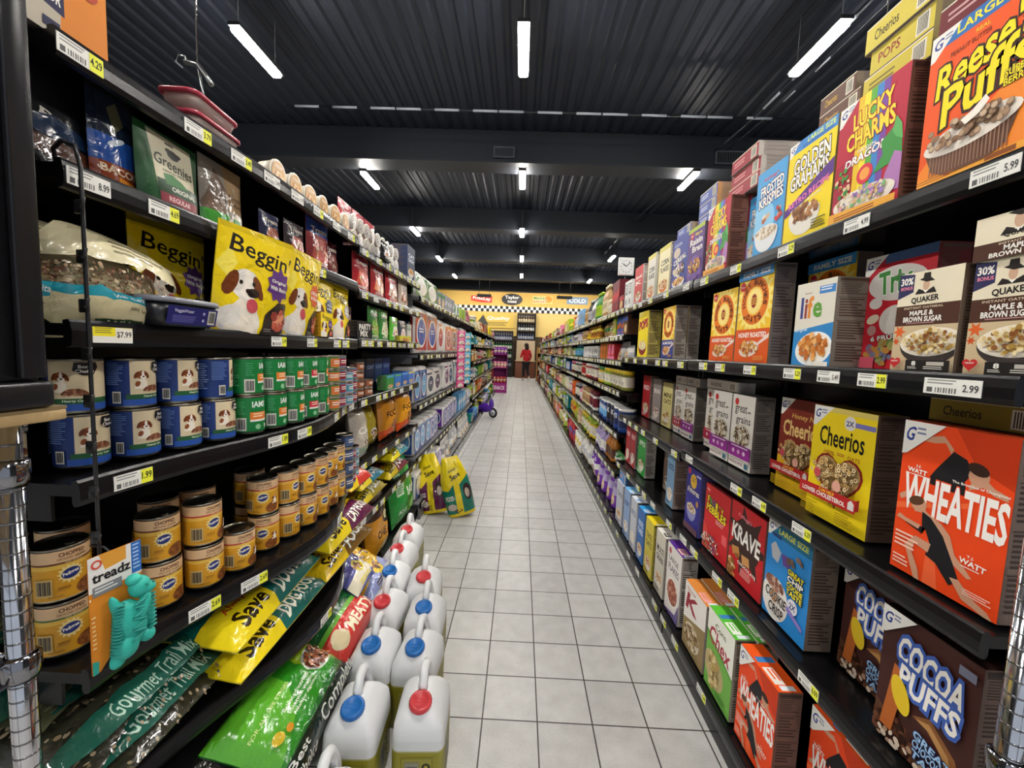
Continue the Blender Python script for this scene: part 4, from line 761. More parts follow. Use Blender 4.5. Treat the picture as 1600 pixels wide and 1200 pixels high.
for i, (x, y, j) in enumerate(((-.893, .800, 0), (-.862, .886, .05), (-.835, .974, .1), (-.812, 1.064, .0))):
    nm = ('nearest', 'second', 'third', 'fourth')[i]
    place(c_blue, x, y, z4, LZ+j, 'blue puppy dog food can, %s along the curved shelf, bottom layer' % nm)
    place(c_blue, x-.004, y-.003, z4+H_+.001, LZ+(-.75 if i == 0 else j+.08 if i < 3 else 1.0), 'blue puppy dog food can, %s along the curved shelf, top layer' % nm)
for y, x in ((.712, -.965),): place(c_blue, x, y, z4, LZ+.3, 'blue puppy dog food can tucked behind the chrome post')
for i, (x, y) in enumerate(((-.79, 1.157), (-.775, 1.245), (-.765, 1.333), (-.762, 1.421), (-.765, 1.509))):
    nm = ('nearest', 'second', 'third', 'fourth', 'fifth')[i]
    place(c_iar if i in (3,) else c_iam, x, y, z4, LZ+(-.35, 0, .15, -.25, .4)[i], 'green dog food can, %s of the green row, bottom layer' % nm); place(c_iar if i in (3,) else c_iam, x-.003, y, z4+H_+.001, LZ+(.25, -.1, .05, .0, .4)[i], 'green dog food can, %s of the green row, top layer' % nm)
z5 = .7665
PEDS = [(-.905, .762, c_pn, c_pg, 0), (-.845, .915, c_pg, c_pg, .05), (-.806, 1.002, c_pg, c_pr, .1), (-.776, 1.085, c_pr, None, -.05), (-.775, 1.20, c_pr, c_pr, -.6), (-.758, 1.288, c_pr, c_pr, .5), (-.745, 1.376, c_pr, c_pr, .0), (-.742, 1.464, c_pr, c_pr, .1), (-.748, 1.552, c_pr, c_pr, -.5), (-.757, 1.640, c_pg, c_pg, .2)]
for i, (x, y, lo, up, j) in enumerate(PEDS):
    nm = ('nearest', 'second', 'third', 'fourth', 'fifth', 'sixth', 'seventh', 'eighth', 'ninth', 'tenth')[i]
    place(lo, x, y, z5, LZ+j, 'golden dog food can, %s along its curved shelf, %s' % (nm, 'bottom layer' if up else 'standing alone'))
    if up: place(up, x-.004, y+.002, z5+H_+.001, LZ+j+.12*(-1)**i, 'golden dog food can, %s along its curved shelf, top layer' % nm)
for i, (x, y) in enumerate(((-.99, .84), (-.93, 1.01), (-.90, 1.10), (-.865, 1.18+.09))): 
    nm = ('first', 'second', 'third', 'fourth')[i]; place(c_pg, x, y, z5, LZ+.2, 'golden dog food can in the shaded second row, %s, bottom layer' % nm); place(c_pr if i > 1 else c_pn, x, y, z5+H_+.001, LZ-.3, 'golden dog food can in the shaded second row, %s, top layer' % nm)
# small flat tins
def small(r, h, bg, band, name='pet_food_tin'):
    a = Art(2*PI*r, h-.012, bg, 4); a.R(.3, .1, .62, .9, band); a.lines(.36, .3, .56, .7, 2, '#e8e4da'); a.lines(.05, .2, .25, .8, 3, '#c9c4ba'); return can(r, h, a, name)
s_or = small(.034, .054, '#3f7a34', '#c8703c'); s_bl = small(.034, .054, '#5a8aa8', '#8a2c3c'); s_pk = small(.033, .05, '#b9a8c8', '#4a8a9a'); s_br = small(.036, .045, '#6d4234', '#9a5a3c'); s_nv = small(.036, .06, '#26304e', '#44587c')
def stack(p, x, y, z, h, n, text, grp=None):
    for k in range(n): place(p, x, y, z+k*(h+.0008), LZ+.3*math.sin(k*2.3), '%s, %s up its stack' % (text, ORD[k]), grp, 'pet food tin')
stack(s_or, -.757, 1.60, z4, .054, 4, 'green and orange pet food tin beside the green cans'); stack(s_bl, -.765, 1.68, z4, .054, 4, 'blue and maroon pet food tin past the orange ones'); stack(s_pk, -.765, 1.756, z4, .05, 3, 'lilac labelled pet food tin on the curved shelf'); stack(s_bl, -.78, 1.83, z4, .054, 3, 'blue and maroon pet food tin in the farther stack')
stack(s_nv, -.757, 1.735, z5, .06, 4, 'slate blue pet food tin beside the golden cans'); stack(s_bl, -.775, 1.815, z5, .054, 3, 'blue pet food tin near the curved shelf end'); stack(s_pk, -.79, 1.89, z5, .05, 3, 'lilac pet food tin at the curved shelf end')
stack(s_br, -.84, 2.06, 1.1285, .045, 4, 'brown pet food tin in the tall stack of second bay'); stack(s_br, -.83, 2.16, 1.1285, .045, 2, 'brown pet food tin in the short stack of second bay')
def surf(w, h, d, mode, seed, crump):
    def T(u, v):
        u = min(1, max(0, u)); v = min(1, max(0, v))
        e = max(0, 1-abs(2*u-1)**2.6)
        if mode == 'stand': g = (1-v**1.5)*.96+.04; e = e**.55
        elif mode == 'gather': g = min(1, .75+v)*(1-v**2.2)*.94+.06; e = e**.5
        elif mode == 'sack': g = max(.0, 1-abs(2*v-1)**5)**.55+.02; e = e**.5
        else: g = max(.0, 1-abs(2*v-1)**3)**.6+.02; e = e**.6
        n = noise.noise(Vector((u*5+seed*3.1, v*6, seed)))*.6+noise.noise(Vector((u*13, v*15+seed*2.7, seed+4)))*.4
        return d/2*g*e*(1+crump*n)+d*.02+crump*.004*n
    def X(u, v):
        v = min(1, max(0, v))
        p = .42*max(0, (v-.62)/.38)**1.3-.08*math.sin(PI*min(1, v/.7)) if mode == 'gather' else .05*math.sin(PI*v) if mode != 'stand' else -.04*v+.04*(1-v)**4
        return (u-.5)*w*(1-p)+.012*crump*w*noise.noise(Vector((seed, v*7, u*2)))
    def Zv(u, v): return v*h+(crump*.012*h*noise.noise(Vector((u*6, seed*1.7, 9))) if v > .9 else 0)
    front = lambda u, v, o=0: (X(u, v), -(T(u, v)+o), Zv(u, v)); back = lambda u, v, o=0: (X(u, v), T(u, v)*.8, Zv(u, v))
    return front, back
def pouch(name, w, h, d, art, m=FILM, mode='stand', seed=1, crump=.25, backc=None, nu=14, nv=16, slope=0):
    f0, b = surf(w, h, d, mode, seed, crump); bc = backc or '#888'; g = G()
    f = (lambda u, v: (lambda p: (p[0], p[1], p[2]*(1-slope*u*u)))(f0(u, v))) if slope else f0
    if slope: bb = b; b = lambda u, v: (lambda p: (p[0], p[1], p[2]*(1-slope*u*u)))(bb(u, v))
    vs = [f(i/nu, j/nv) for j in range(nv+1) for i in range(nu+1)]+[b(i/nu, j/nv) for j in range(nv+1) for i in range(nu+1)]; n1 = (nu+1)*(nv+1); q = lambda i, j, s=0: s*n1+j*(nu+1)+i
    fs = []
    for j in range(nv):
        for i in range(nu):
            fs += [(q(i, j), q(i+1, j), q(i+1, j+1)), (q(i, j), q(i+1, j+1), q(i, j+1)), (q(i, j, 1), q(i, j+1, 1), q(i+1, j+1, 1), q(i+1, j, 1))]
        fs.append((q(0, j, 1), q(0, j), q(0, j+1), q(0, j+1, 1))); fs.append((q(nu, j), q(nu, j, 1), q(nu, j+1, 1), q(nu, j+1)))
    for i in range(nu): fs.append((q(i, 0, 1), q(i+1, 0, 1), q(i+1, 0), q(i, 0))); fs.append((q(i, nv), q(i+1, nv), q(i+1, nv, 1), q(i, nv, 1)))
    g.mesh(vs, fs, bc, 0, True)
    if art:
        V = [Vector(p) for p in vs[:n1]]; nc = {}
        def N(i, j):
            if (i, j) not in nc:
                t = V[q(min(i+1, nu), j)]-V[q(max(i-1, 0), j)]; k = V[q(i, min(j+1, nv))]-V[q(i, max(j-1, 0))]; nc[i, j] = t.cross(k).normalized()
            return nc[i, j]
        us = [w*k/nu for k in range(1, nu)]; vv = [h*k/nv for k in range(1, nv)]
        for pts, c, k in art.flat():
            off = .0006+9e-5*k
            for P in split_grid(pts, us, vv):
                cu = sum(p[0] for p in P)/len(P)/w*nu; cv = sum(p[1] for p in P)/len(P)/h*nv; i = min(nu-1, max(0, int(cu))); j = min(nv-1, max(0, int(cv)))
                L = [(p[0]/w*nu-i, p[1]/h*nv-j) for p in P]; ar = sum(L[e][0]*L[(e+1) % len(L)][1]-L[(e+1) % len(L)][0]*L[e][1] for e in range(len(L)))
                if abs(ar) < 1e-7: continue
                if ar < 0: L = L[::-1]
                D = [(x-y, y) for x, y in L]
                for side, R in enumerate(split1(D, 0, 0) if min(e[0] for e in D) < -1e-6 and max(e[0] for e in D) > 1e-6 else ((D, []) if sum(e[0] for e in D) < 0 else ([], D))):
                    if len(R) < 3: continue
                    a, bq, cq, dq = (i, j), (i+1, j), (i+1, j+1), (i, j+1); out = []; nr = []
                    for e in R:
                        x, y = e[0]+e[1], e[1]
                        if side: W = ((a, 1-x), (bq, x-y), (cq, y))
                        else: W = ((a, 1-y), (dq, y-x), (cq, x))
                        p = Vector(); n = Vector()
                        for ij, wt in W: p += V[q(*ij)]*wt; n += N(*ij)*wt
                        n.normalize(); out.append(p+n*off); nr.append(tuple(n))
                    g.nr[len(g.f)] = nr; g.face(out, c, 0, True)
    return g.build(name, m)
def lay(o, x, y, z, label, cat, tilt=0, rz=LZ, roll=0, group=None):
    o.location = (x, y, z); o.rotation_euler = (math.radians(-90+tilt), math.radians(roll), rz); return tag(o, label, cat, group)
def std(o, x, y, z, label, cat, rz=LZ, lean=0, group=None):
    o.location = (x, y, z); o.rotation_euler = (math.radians(lean), 0, rz); return tag(o, label, cat, group)
TP, PC = 'treat_pouch', 'pet treat pouch'
# second shelf from the top of the curved bay
def a_green(w, h):
    a = Art(w, h, '#1d4a28', 41); a.fan([(.2, .2), (.16, .97), (.86, .93), (.84, .22)], '#bdb69c'); a.R(.42, .86, .56, .89, '#1c1c1a'); a.E(.52, .74, .1, .07, '#2c2c2a', 12); a.E(.45, .78, .05, .03, '#2c2c2a'); a.E(.6, .76, .06, .03, '#2c2c2a'); a.T('Greenies', .2, .5, .82, .66, '#1e2a20', .03, rot=-6, shear=.1); a.T('DENTAL TREATS', .3, .45, .72, .48, '#2a3a2a', .03); a.R(.2, .0, 1, .33, '#173a20'); a.fan([(.3, .42), (.45, .44), (.6, .38), (.7, .3), (.32, .28)], '#2f6a34'); a.T('ORIGINAL', .4, .2, .84, .27, '#cfd4c4', .04); a.R(.22, .02, .9, .15, '#7a2230'); a.T('REGULAR', .34, .05, .72, .12, '#d8b0b0', .05); return a
std(pouch(TP, .16, .158, .05, a_green(.16, .158), LABEL, 'stand', 2, .1, '#183c22'), -.832, .955, 1.6995, 'dark green dental treat pouch with cream panel', PC)
def a_bacon(w, h):
    a = Art(w, h, '#182334', 42); a.R(0, .0, 1, .22, '#8a3c1c'); a.R(0, .22, 1, .46, '#2450a0'); a.T('BACON', .1, .13, .9, .2, '#e8d0b0', .06); a.P([(.4, .12), (.9, .08), (.8, .02), (.4, .04)], '#d88a2c'); a.E(.42, .42, .2, .025, '#c9d4e0', 14, 30); a.E(.5, .88, .3, .06, '#4a5560'); a.fan([(.3, .7), (.5, .78), (.62, .6), (.4, .5)], '#5a5a44'); return a
std(pouch(TP, .10, .225, .04, a_bacon(.10, .225), FILM, 'stand', 3, .1, '#182638'), -.865, .862, 1.6995, 'tall navy bacon treat pouch with clear rounded top', PC)
def a_dark(w, h):
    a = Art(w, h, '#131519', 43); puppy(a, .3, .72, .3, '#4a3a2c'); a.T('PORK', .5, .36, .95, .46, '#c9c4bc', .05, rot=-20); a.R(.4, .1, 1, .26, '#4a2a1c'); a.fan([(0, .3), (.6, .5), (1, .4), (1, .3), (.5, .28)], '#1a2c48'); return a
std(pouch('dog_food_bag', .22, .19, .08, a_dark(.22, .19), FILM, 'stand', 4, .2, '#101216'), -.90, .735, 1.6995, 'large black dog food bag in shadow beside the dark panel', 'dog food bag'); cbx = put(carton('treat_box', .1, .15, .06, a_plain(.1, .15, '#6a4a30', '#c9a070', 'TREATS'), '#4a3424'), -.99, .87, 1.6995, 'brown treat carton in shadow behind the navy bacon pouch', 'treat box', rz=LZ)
def a_clear(w, h):
    a = Art(w, h, '#8a8378', 44); a.R(.5, .3, 1, 1, '#9a7f5c'); a.T('Almost', .54, .5, .9, .58, '#4a3424', .03); a.T('Natural', .54, .4, .94, .48, '#4a3424', .03); a.fan([(.0, .3), (.3, .9), (.5, .6), (.4, .1), (.1, 0)], '#6a5648'); a.R(0, 0, .5, .22, '#3f8a34'); a.fan([(.3, .0), (.7, .3), (1, .25), (1, 0)], '#c9c2b4'); a.P([(.55, .0), (.9, .0), (.8, .2), (.6, .2)], '#3f8a34'); return a
std(pouch(TP, .15, .17, .05, a_clear(.15, .17), FILM, 'stand', 5, .15, '#6d655a'), -.835, 1.125, 1.6995, 'clear pouch of brown chews with green corner', PC)
put(carton('treat_box', .13, .125, .06, a_plain(.13, .125, '#8a6f52', '#3c2c20', 'Mini Kisses'), '#5a4836'), -.93, 1.27, 1.6995, 'tan treat carton behind the clear pouch of chews', 'treat box', rz=LZ)
def a_tr(w, h, bg, mid, ink='#e8e0d4', top=None, seed=45):
    a = Art(w, h, bg, seed)
    if top: a.R(0, .68, 1, 1, top)
    a.fan([(.1, .2), (.3, .6), (.7, .62), (.92, .22), (.5, .1)], mid); a.scat(.5, .3, .3, .16, 14, .05, [mid, '#c98a5a', '#8a4a30', '#e0c8a8']); a.T('Treats', .15, .72, .85, .84, ink, .04, rot=4); a.lines(.15, .04, .8, .12, 2, ink); return a
def tp(w, h, bg, mid, x, y, z, label, d=.045, top=None, ink='#e8e0d4', seed=6, m=FILM, art=None): return std(pouch(TP, w, h, d, (art or a_tr(w, h, bg, mid, ink, top, seed)), m, 'stand', seed, .15, bg, 8, 10), x, y, z, label, PC)
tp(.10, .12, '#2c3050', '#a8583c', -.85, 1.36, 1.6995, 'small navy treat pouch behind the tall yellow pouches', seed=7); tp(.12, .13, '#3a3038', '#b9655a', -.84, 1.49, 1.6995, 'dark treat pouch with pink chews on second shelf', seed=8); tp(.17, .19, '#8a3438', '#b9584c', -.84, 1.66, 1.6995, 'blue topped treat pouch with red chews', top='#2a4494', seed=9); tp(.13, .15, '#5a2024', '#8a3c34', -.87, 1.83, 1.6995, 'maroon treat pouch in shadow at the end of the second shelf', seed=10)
ZB = 1.6725
tp(.20, .18, '#9a1f28', '#c8503c', -.835, 2.09, ZB, 'glossy red treat pouch, nearest in the second bay', seed=11); tp(.20, .18, '#a52a30', '#d88a5a', -.835, 2.33, ZB, 'glossy red treat pouch with orange chews in the second bay', seed=12); tp(.22, .19, '#b02c34', '#e0d0c8', -.835, 2.58, ZB, 'red and white treat pouch in the second bay', seed=13); tp(.2, .18, '#c9b8a8', '#8a5a4a', -.835, 2.83, ZB, 'beige treat pouch last of the pouch row in the second bay', seed=14)
# eye-level shelf: big yellow pouches
def a_beg(w, h, badge='#5a2f7a', bt=('Original', 'With Bacon'), small=False):
    a = Art(w, h, '#efd217', 46); a.R(0, .95, 1, 1, '#d8bc14'); a.fan([(.0, .62), (.12, .8), (.2, .66), (.1, .5)], '#f6e35a')
    a.T("Beggin'", .12, .66, .96, .88, '#1c1710', .02, rot=-7, shear=.1)
    a.E(.24, .12, .24, .16, '#e4e0da', 20); puppy(a, .30, .38, .46, '#e6e2da'); a.E(.37, .27, .07, .07, '#c8525e', 14); a.E(.38, .395, .075, .045, '#221c1c', 14)
    a.burst(.76, .52, .2, .15, 9, badge); a.T(bt[0], .64, .53, .88, .575, WHITE, .05, rot=-5); a.T(bt[1], .62, .465, .9, .51, WHITE, .06, rot=-5)
    a.fan([(.48, .0), (.56, .2), (.74, .34), (.9, .34), (1, .2), (1, 0)], '#2a2422'); a.scat(.8, .14, .15, .1, 22, .05, ['#c05a48', '#a8443a', '#d88a6a', '#8f3a34']); a.lines(.52, .02, .68, .06, 2, '#8a8480'); return a
BG = 'treat_pouch'
std(pouch(BG, .27, .285, .07, a_beg(.27, .285), FILM, 'stand', 21, .22, '#d8bc14'), -.805, 1.185, 1.4255, 'large yellow bacon treat pouch standing forward with purple badge', PC, LZ-.12, 9); std(pouch(BG, .22, .25, .06, a_beg(.22, .25), FILM, 'stand', 22, .22, '#c9ae12'), -.925, 1.06, 1.4255, 'large yellow bacon treat pouch set back behind the dark blue tub', PC)
std(pouch(BG, .23, .285, .06, a_beg(.23, .285, '#d8582c', ('With Beef', '& Cheese')), FILM, 'stand', 23, .2, '#d8bc14'), -.805, 1.44, 1.4255, 'large yellow treat pouch with orange badge', PC, LZ+.06, 8); std(pouch(BG, .2, .235, .05, a_beg(.2, .235, '#1f2f5a', ('With Bacon', '& Beef')), FILM, 'stand', 24, .15, '#d8bc14'), -.82, 1.64, 1.4255, 'yellow treat pouch with navy badge beyond the orange badged one', PC); std(pouch(BG, .18, .235, .05, a_beg(.18, .235, '#b9b4b0', ('Bacon', 'Flavor')), FILM, 'stand', 25, .15, '#d8bc14'), -.835, 1.85, 1.4255, 'yellow treat pouch last of the yellow row', PC)
put(carton('treat_box', .1, .095, .06, a_beg(.1, .095), '#b98a1c', '#d8bc14', '#3a2a10'), -.77, 1.60, 1.4255, 'small yellow treat carton in front of the navy badged pouch', 'treat box', rz=LZ)
def a_seed(w, h):
    a = Art(w, h, '#d6cca4', 47); a.scat(.5, .56, .62, .17, 420, .011, ['#a5836a', '#8a6450', '#c4a888', '#d8c4a4', '#6d4c3c']); a.R(0, .34, 1, .43, '#2a9aae'); a.T('With Vitamins & Minerals', .3, .365, .9, .405, '#e4f0f0', .03); a.R(0, 0, 1, .34, '#d3c9a0'); a.R(0, .74, 1, 1, '#d9d0ac'); a.lines(.35, .78, .8, .94, 4, '#8a8468', .4); a.P([(.24, .17), (.58, .19), (.6, .04), (.24, .02)], '#2f4a28'); a.T('Wild', .3, .11, .48, .165, '#d8dcc4', .04); a.T('Harvest', .29, .05, .55, .1, '#d8dcc4', .04); a.T('Universal', .64, .05, .97, .12, '#3a3c20', .03, shear=.2); a.T('Net Wt. 3 lb (1.3 kg)', .45, .25, .85, .29, '#6a6450', .03); return a
std(pouch('bird_seed_bag', .215, .15, .095, a_seed(.215, .15), FILM, 'pillow', 26, .2, '#b9ae88', 16, 14, .3), -.875, .835, 1.4255, 'cream bird seed bag with teal stripe and seed window', 'bird seed bag', LZ-.1, 0); std(pouch('bird_seed_bag', .15, .15, .08, a_seed(.15, .15), FILM, 'pillow', 27, .2, '#a89e7c', 12, 12, .1), -.915, .735, 1.4255, 'cream bird seed bag behind the hanging wire strip', 'bird seed bag', LZ-.4)
def a_dkg(w, h): a = Art(w, h, '#1f2a18', 48); a.R(0, .3, 1, .5, '#8a7a3c'); a.lines(.2, .6, .8, .9, 4, '#4a5a30'); return a
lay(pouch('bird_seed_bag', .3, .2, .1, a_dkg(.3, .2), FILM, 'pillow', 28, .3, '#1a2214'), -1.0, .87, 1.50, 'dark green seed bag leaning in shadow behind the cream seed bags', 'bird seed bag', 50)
def rrect(a, b, r, n=5):
    out = []
    for cx, cy, t in ((a-r, b-r, 0), (-a+r, b-r, 90), (-a+r, -b+r, 180), (a-r, -b+r, 270)):
        for k in range(n+1): q = math.radians(t+90*k/n); out.append((cx+r*math.cos(q), cy+r*math.sin(q)))
    return out
def loft(g, secs, c, m=0, cols=None, cap=True):
    n = len(secs[0][0]); vs = [(x, y, z) for s, z in secs for x, y in s]; base = len(g.v); g.v.extend(vs)
    for j in range(len(secs)-1):
        for k in range(n): g.f.append((base+j*n+k, base+j*n+(k+1) % n, base+(j+1)*n+(k+1) % n, base+(j+1)*n+k)); g.c.append(cols[j] if cols else c); g.m.append(m); g.sm.append(True)
    if cap:
        g.f.append(tuple(base+k for k in range(n))[::-1]); g.c.append(cols[0] if cols else c); g.m.append(m); g.sm.append(False); g.f.append(tuple(base+(len(secs)-1)*n+k for k in range(n))); g.c.append(cols[-1] if cols else c); g.m.append(m); g.sm.append(False)
r = empty('dip_tub', (-.80, .925, 1.4255), LZ); tag(r, 'shallow dark blue tub with clear lid in front of yellow pouch', 'tub')
g = G(); loft(g, [(rrect(.075, .04, .03), 0), (rrect(.09, .05, .038), .05)], '#15161c'); a = Art(.14, .04, '#23246c', 3); a.T('VeggieWater', .12, .62, .5, .85, '#c8c8e0', .04); a.lines(.1, .1, .6, .5, 5, '#6a6ab4'); bars(a, .8, .1, .96, .9); a.E(.7, .7, .025, None, '#b0b0d8'); a.E(.7, .3, .025, None, '#b0b0d8'); g.art(a, lambda u, v, o: (u-.07, -.0405-.2*(v+.004)-o, v+.004)); g.build('tub_body', PLAST, r)
g = G(); loft(g, [(rrect(.094, .054, .04), .05), (rrect(.095, .055, .04), .054), (rrect(.092, .052, .038), .062), (rrect(.08, .042, .03), .063)], '#6a6c74'); g.build('tub_lid', PLAST, r)
Zc = 1.4325
pm = put(carton('treat_box', .2, .085, .07, (lambda w, h: (lambda a: (a.T('PARTY', .12, .5, .9, .86, WHITE, .07, rot=3), a.T('MIX', .2, .1, .7, .46, WHITE, .07), a)[-1])(Art(w, h, '#141416', 3)))(.2, .085), '#18181a', '#222224'), -.80, 2.07, Zc, 'black carton lettered in white at the start of the second bay', 'treat box', rz=LZ)
tp(.16, .16, '#c9a8a0', '#e4d8d0', -.90, 2.05, Zc, 'pink and white treat pouch behind the black lettered carton', ink='#5a2a3a', seed=15); tp(.15, .18, '#2f7a38', '#7ab04a', -.84, 2.28, Zc, 'green cat treat pouch with pale chews, nearer one', seed=16); tp(.15, .18, '#3a8a40', '#d8e0c0', -.84, 2.45, Zc, 'green cat treat pouch, farther one', seed=17); tp(.15, .15, '#5ab83c', '#e8e8e0', -.83, 2.62, Zc, 'lime green treat pouch in the second bay', seed=18); tp(.16, .14, '#3a3c50', '#d8d0e0', -.83, 2.80, Zc, 'slate grey treat pouch near the bay end', seed=19)
put(carton('treat_box', .12, .13, .06, a_plain(.12, .13, '#cfd0c8', '#4a6a4a', 'CAT'), '#b9bab0'), -.83, 3.0, Zc, 'pale carton at the end of the second bay pet treat shelf', 'treat box', rz=LZ); put(carton('treat_box', .26, .035, .05, a_plain(.26, .035, '#c9c43a', '#4a4a20', ''), '#b0aa30'), -.775, 2.72, Zc, 'low yellow tray in front of the lime pouch', 'tray', rz=LZ)
# top shelf of the curved bay
zt = 1.9135
r = put(carton('litter_box', .22, .24, .15, (lambda w, h: (lambda a: (a.P([(.62, 0), (1, 0), (1, 1), (.7, 1)], '#d8822c'), a.P([(.2, .24), (.66, .17), (.66, .44), (.2, .5)], '#27284a'), a.T('FRESH', .2, .52, .64, .62, '#3a3a5a', .05, rot=-6), a.T('ODOR', .36, .36, .62, .43, WHITE, .06, rot=-6), a.T('ELIMINATOR', .30, .24, .64, .32, WHITE, .06, rot=-6), puppy(a, .26, .2, .24, '#b9925a'), a.E(.85, .5, .08, None, '#b0442c'), a.R(.5, .04, .62, .1, '#27284a'), a)[-1])(Art(w, h, '#b8b0a0', 3)))(.22, .24), '#d8822c', '#c9752a'), -.83, .715, zt, 'orange and cream litter carton standing at the near end of the top shelf', 'litter box', rz=LZ)
def container(loc, rz, label):
    r = empty('storage_container', loc, rz); tag(r, label, 'food container')
    g = G(); loft(g, [(rrect(.07, .036, .018), 0), (rrect(.082, .046, .022), .038)], '#d2c4bc', cap=True); g.build('container_body', CLEAR, r); g = G()
    rn = random.Random(5)
    for k in range(26): g.ell((rn.uniform(-.052, .052), rn.uniform(-.024, .024), rn.uniform(.008, .028)), (.014, .012, .007), rn.choice(['#7a4438', '#5c3028', '#a8705c', '#c9a48c']), 0, 8)
    g.build('contents', MATTE, r); g = G(); loft(g, [(rrect(.085, .048, .024), .034), (rrect(.088, .05, .025), .037), (rrect(.088, .05, .025), .043), (rrect(.083, .046, .023), .046)], '#a8344a'); g.build('container_lid', PLAST, r); return r
container((-.862, 1.105, zt), LZ, 'lower clear container with pink lid on the top shelf'); container((-.864, 1.10, zt+.0465), LZ+.05, 'upper clear container with pink lid stacked on the other')
def cup(r, d, body, face, lab):
    a = G(); a.lathe([(r*.8, d), (r*.93, .006), (r, .004), (r, 0)], 24, body, ax='y'); a.lathe([(r, 0), (r*.99, -.002), (r*.9, -.001), (0, -.0015)], 24, '#e4dccb', ax='y')
    t = Art(2*r, 2*r, None, 5); t.E(.5, .5, .42, None, face, 24); t.scat(.5, .42, .26, .2, 16, .06, lab); t.lines(.25, .66, .75, .78, 2, '#f0e8d0'); a.art(t, lambda u, v, o: (u-r, -.003-o, v-r)); return a.build('food_cup', PLAST)
cp = cup(.046, .05, '#d8cfbc', '#c9964a', ['#8a5030', '#e8c888', '#b5702c', '#f0e0b0']); cs = cup(.038, .04, '#cfcdc8', '#b9b4b0', ['#6a2c30', '#e4e0da', '#3a3a3c', '#9a9490']); cp2 = cp
for k in range(6): (place)(cp, -.84, 1.40+.105*k, zt+.047, LZ+.12*math.sin(k*3), 'gold lidded round food cup on its side, %s from the containers' % ORD[k], None, 'food cup')
for k in range(9): place(cs, -.84, 2.02+.085*k, 1.8835+.0385, LZ+.1*math.sin(k*2), 'silver lidded round cup on the top shelf, %s from the gold ones' % ORD[k], None, 'food cup')
for k in range(9): place(cs, -.845, 2.03+.085*k, 1.8835+.1165, LZ+.1*math.cos(k*2), 'silver lidded round cup in the second layer, %s from the gold ones' % ORD[k], None, 'food cup')
for k in range(3): tp(.15, .24, '#a82c38', '#d8909a', -.93, 2.12+.17*k, 1.8835, 'red treat pouch standing behind the silver cups, %s' % ('nearest', 'middle', 'farthest')[k], seed=30+k)
tp(.14, .1, '#1a1a1c', '#c9c4bc', -.80, 2.36, 1.8835, 'small black party treat pouch in front of the silver cups', seed=34); put(carton('pet_food_box', .2, .24, .12, a_plain(.2, .24, '#26304e', '#c8d0e0', 'CAT CHOW'), '#2f3c5e', '#c9ccd4'), -.83, 3.02, 1.8835, 'dark blue tall carton at the far end of the second bay top', 'pet food box', rz=LZ)
# second bay, lower shelves
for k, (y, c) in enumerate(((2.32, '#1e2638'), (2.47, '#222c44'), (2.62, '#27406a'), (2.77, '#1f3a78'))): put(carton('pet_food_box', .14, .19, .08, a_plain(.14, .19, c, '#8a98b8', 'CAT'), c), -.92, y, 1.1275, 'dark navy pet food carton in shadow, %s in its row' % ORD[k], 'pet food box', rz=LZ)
for k, (y, c, t) in enumerate(((2.52, '#3f8a44', '#4a9ad0'), (2.68, '#3a74c0', '#5fae4a'), (2.84, '#2f62b4', '#6a9ad8'), (3.0, '#4a78c4', '#e8c84a'))): put(carton('pet_food_box', .14, .085, .06, a_plain(.14, .085, c, WHITE, '', ['#e0b87a', '#f0f0e8', '#c8503c'], t), c), -.81, y, 1.1275, 'low bright blue and green pet food carton, %s in the front row' % ORD[k], 'pet food box', rz=LZ)
DB, DC = 'dog_food_bag', 'dog food bag'
def a_bagx(w, h, bg, c2, t, tc, seed=50, c3=None):
    a = Art(w, h, bg, seed); a.fan([(0, .2), (1, .4), (1, .12), (0, 0)], c2)
    if c3: a.R(0, .8, 1, 1, c3)
    if t: a.T(t, .15, .5, .85, .64, tc, .05, rot=4)
    a.E(.5, .3, .16, None, c3 or '#d8d0c0', 16); a.scat(.5, .3, .14, .08, 16, .04, ['#8a5a34', '#b5824a', '#5a3a24']); a.lines(.2, .05, .8, .12, 2, tc); return a
ZL = .7925
std(pouch(DB, .16, .27, .1, a_bagx(.16, .27, '#b9b2a4', '#8aa08a', 'CAT', '#e8e4da'), FILM, 'pillow', 51, .3, '#a09a8c'), -.85, 2.12, ZL, 'clear whitish bag of cat food on the second bay middle shelf', DC, LZ, -6); std(pouch(DB, .22, .26, .12, a_bagx(.22, .26, '#a5931c', '#8a7a14', '', '#5a4a10'), FILM, 'pillow', 52, .4, '#8a7a18'), -.90, 2.36, ZL, 'slumped mustard yellow bag on the second bay middle shelf', DC, LZ, -10)
std(pouch(DB, .25, .29, .13, a_bagx(.25, .29, '#c9841c', '#c8501c', 'FOOD', '#3a2a10', 53, '#a86a14'), FILM, 'pillow', 53, .3, '#a86c18'), -.88, 2.64, ZL, 'orange cat food bag, nearer of two, on the middle shelf', DC, LZ, -5); std(pouch(DB, .25, .30, .13, a_bagx(.25, .3, '#e0991c', '#d8521c', 'FOOD', '#3a2a10', 54, '#7a4a1c'), FILM, 'pillow', 54, .3, '#b5741c'), -.86, 2.94, ZL, 'bright orange cat food bag, farther of two, on the middle shelf', DC, LZ, -5)
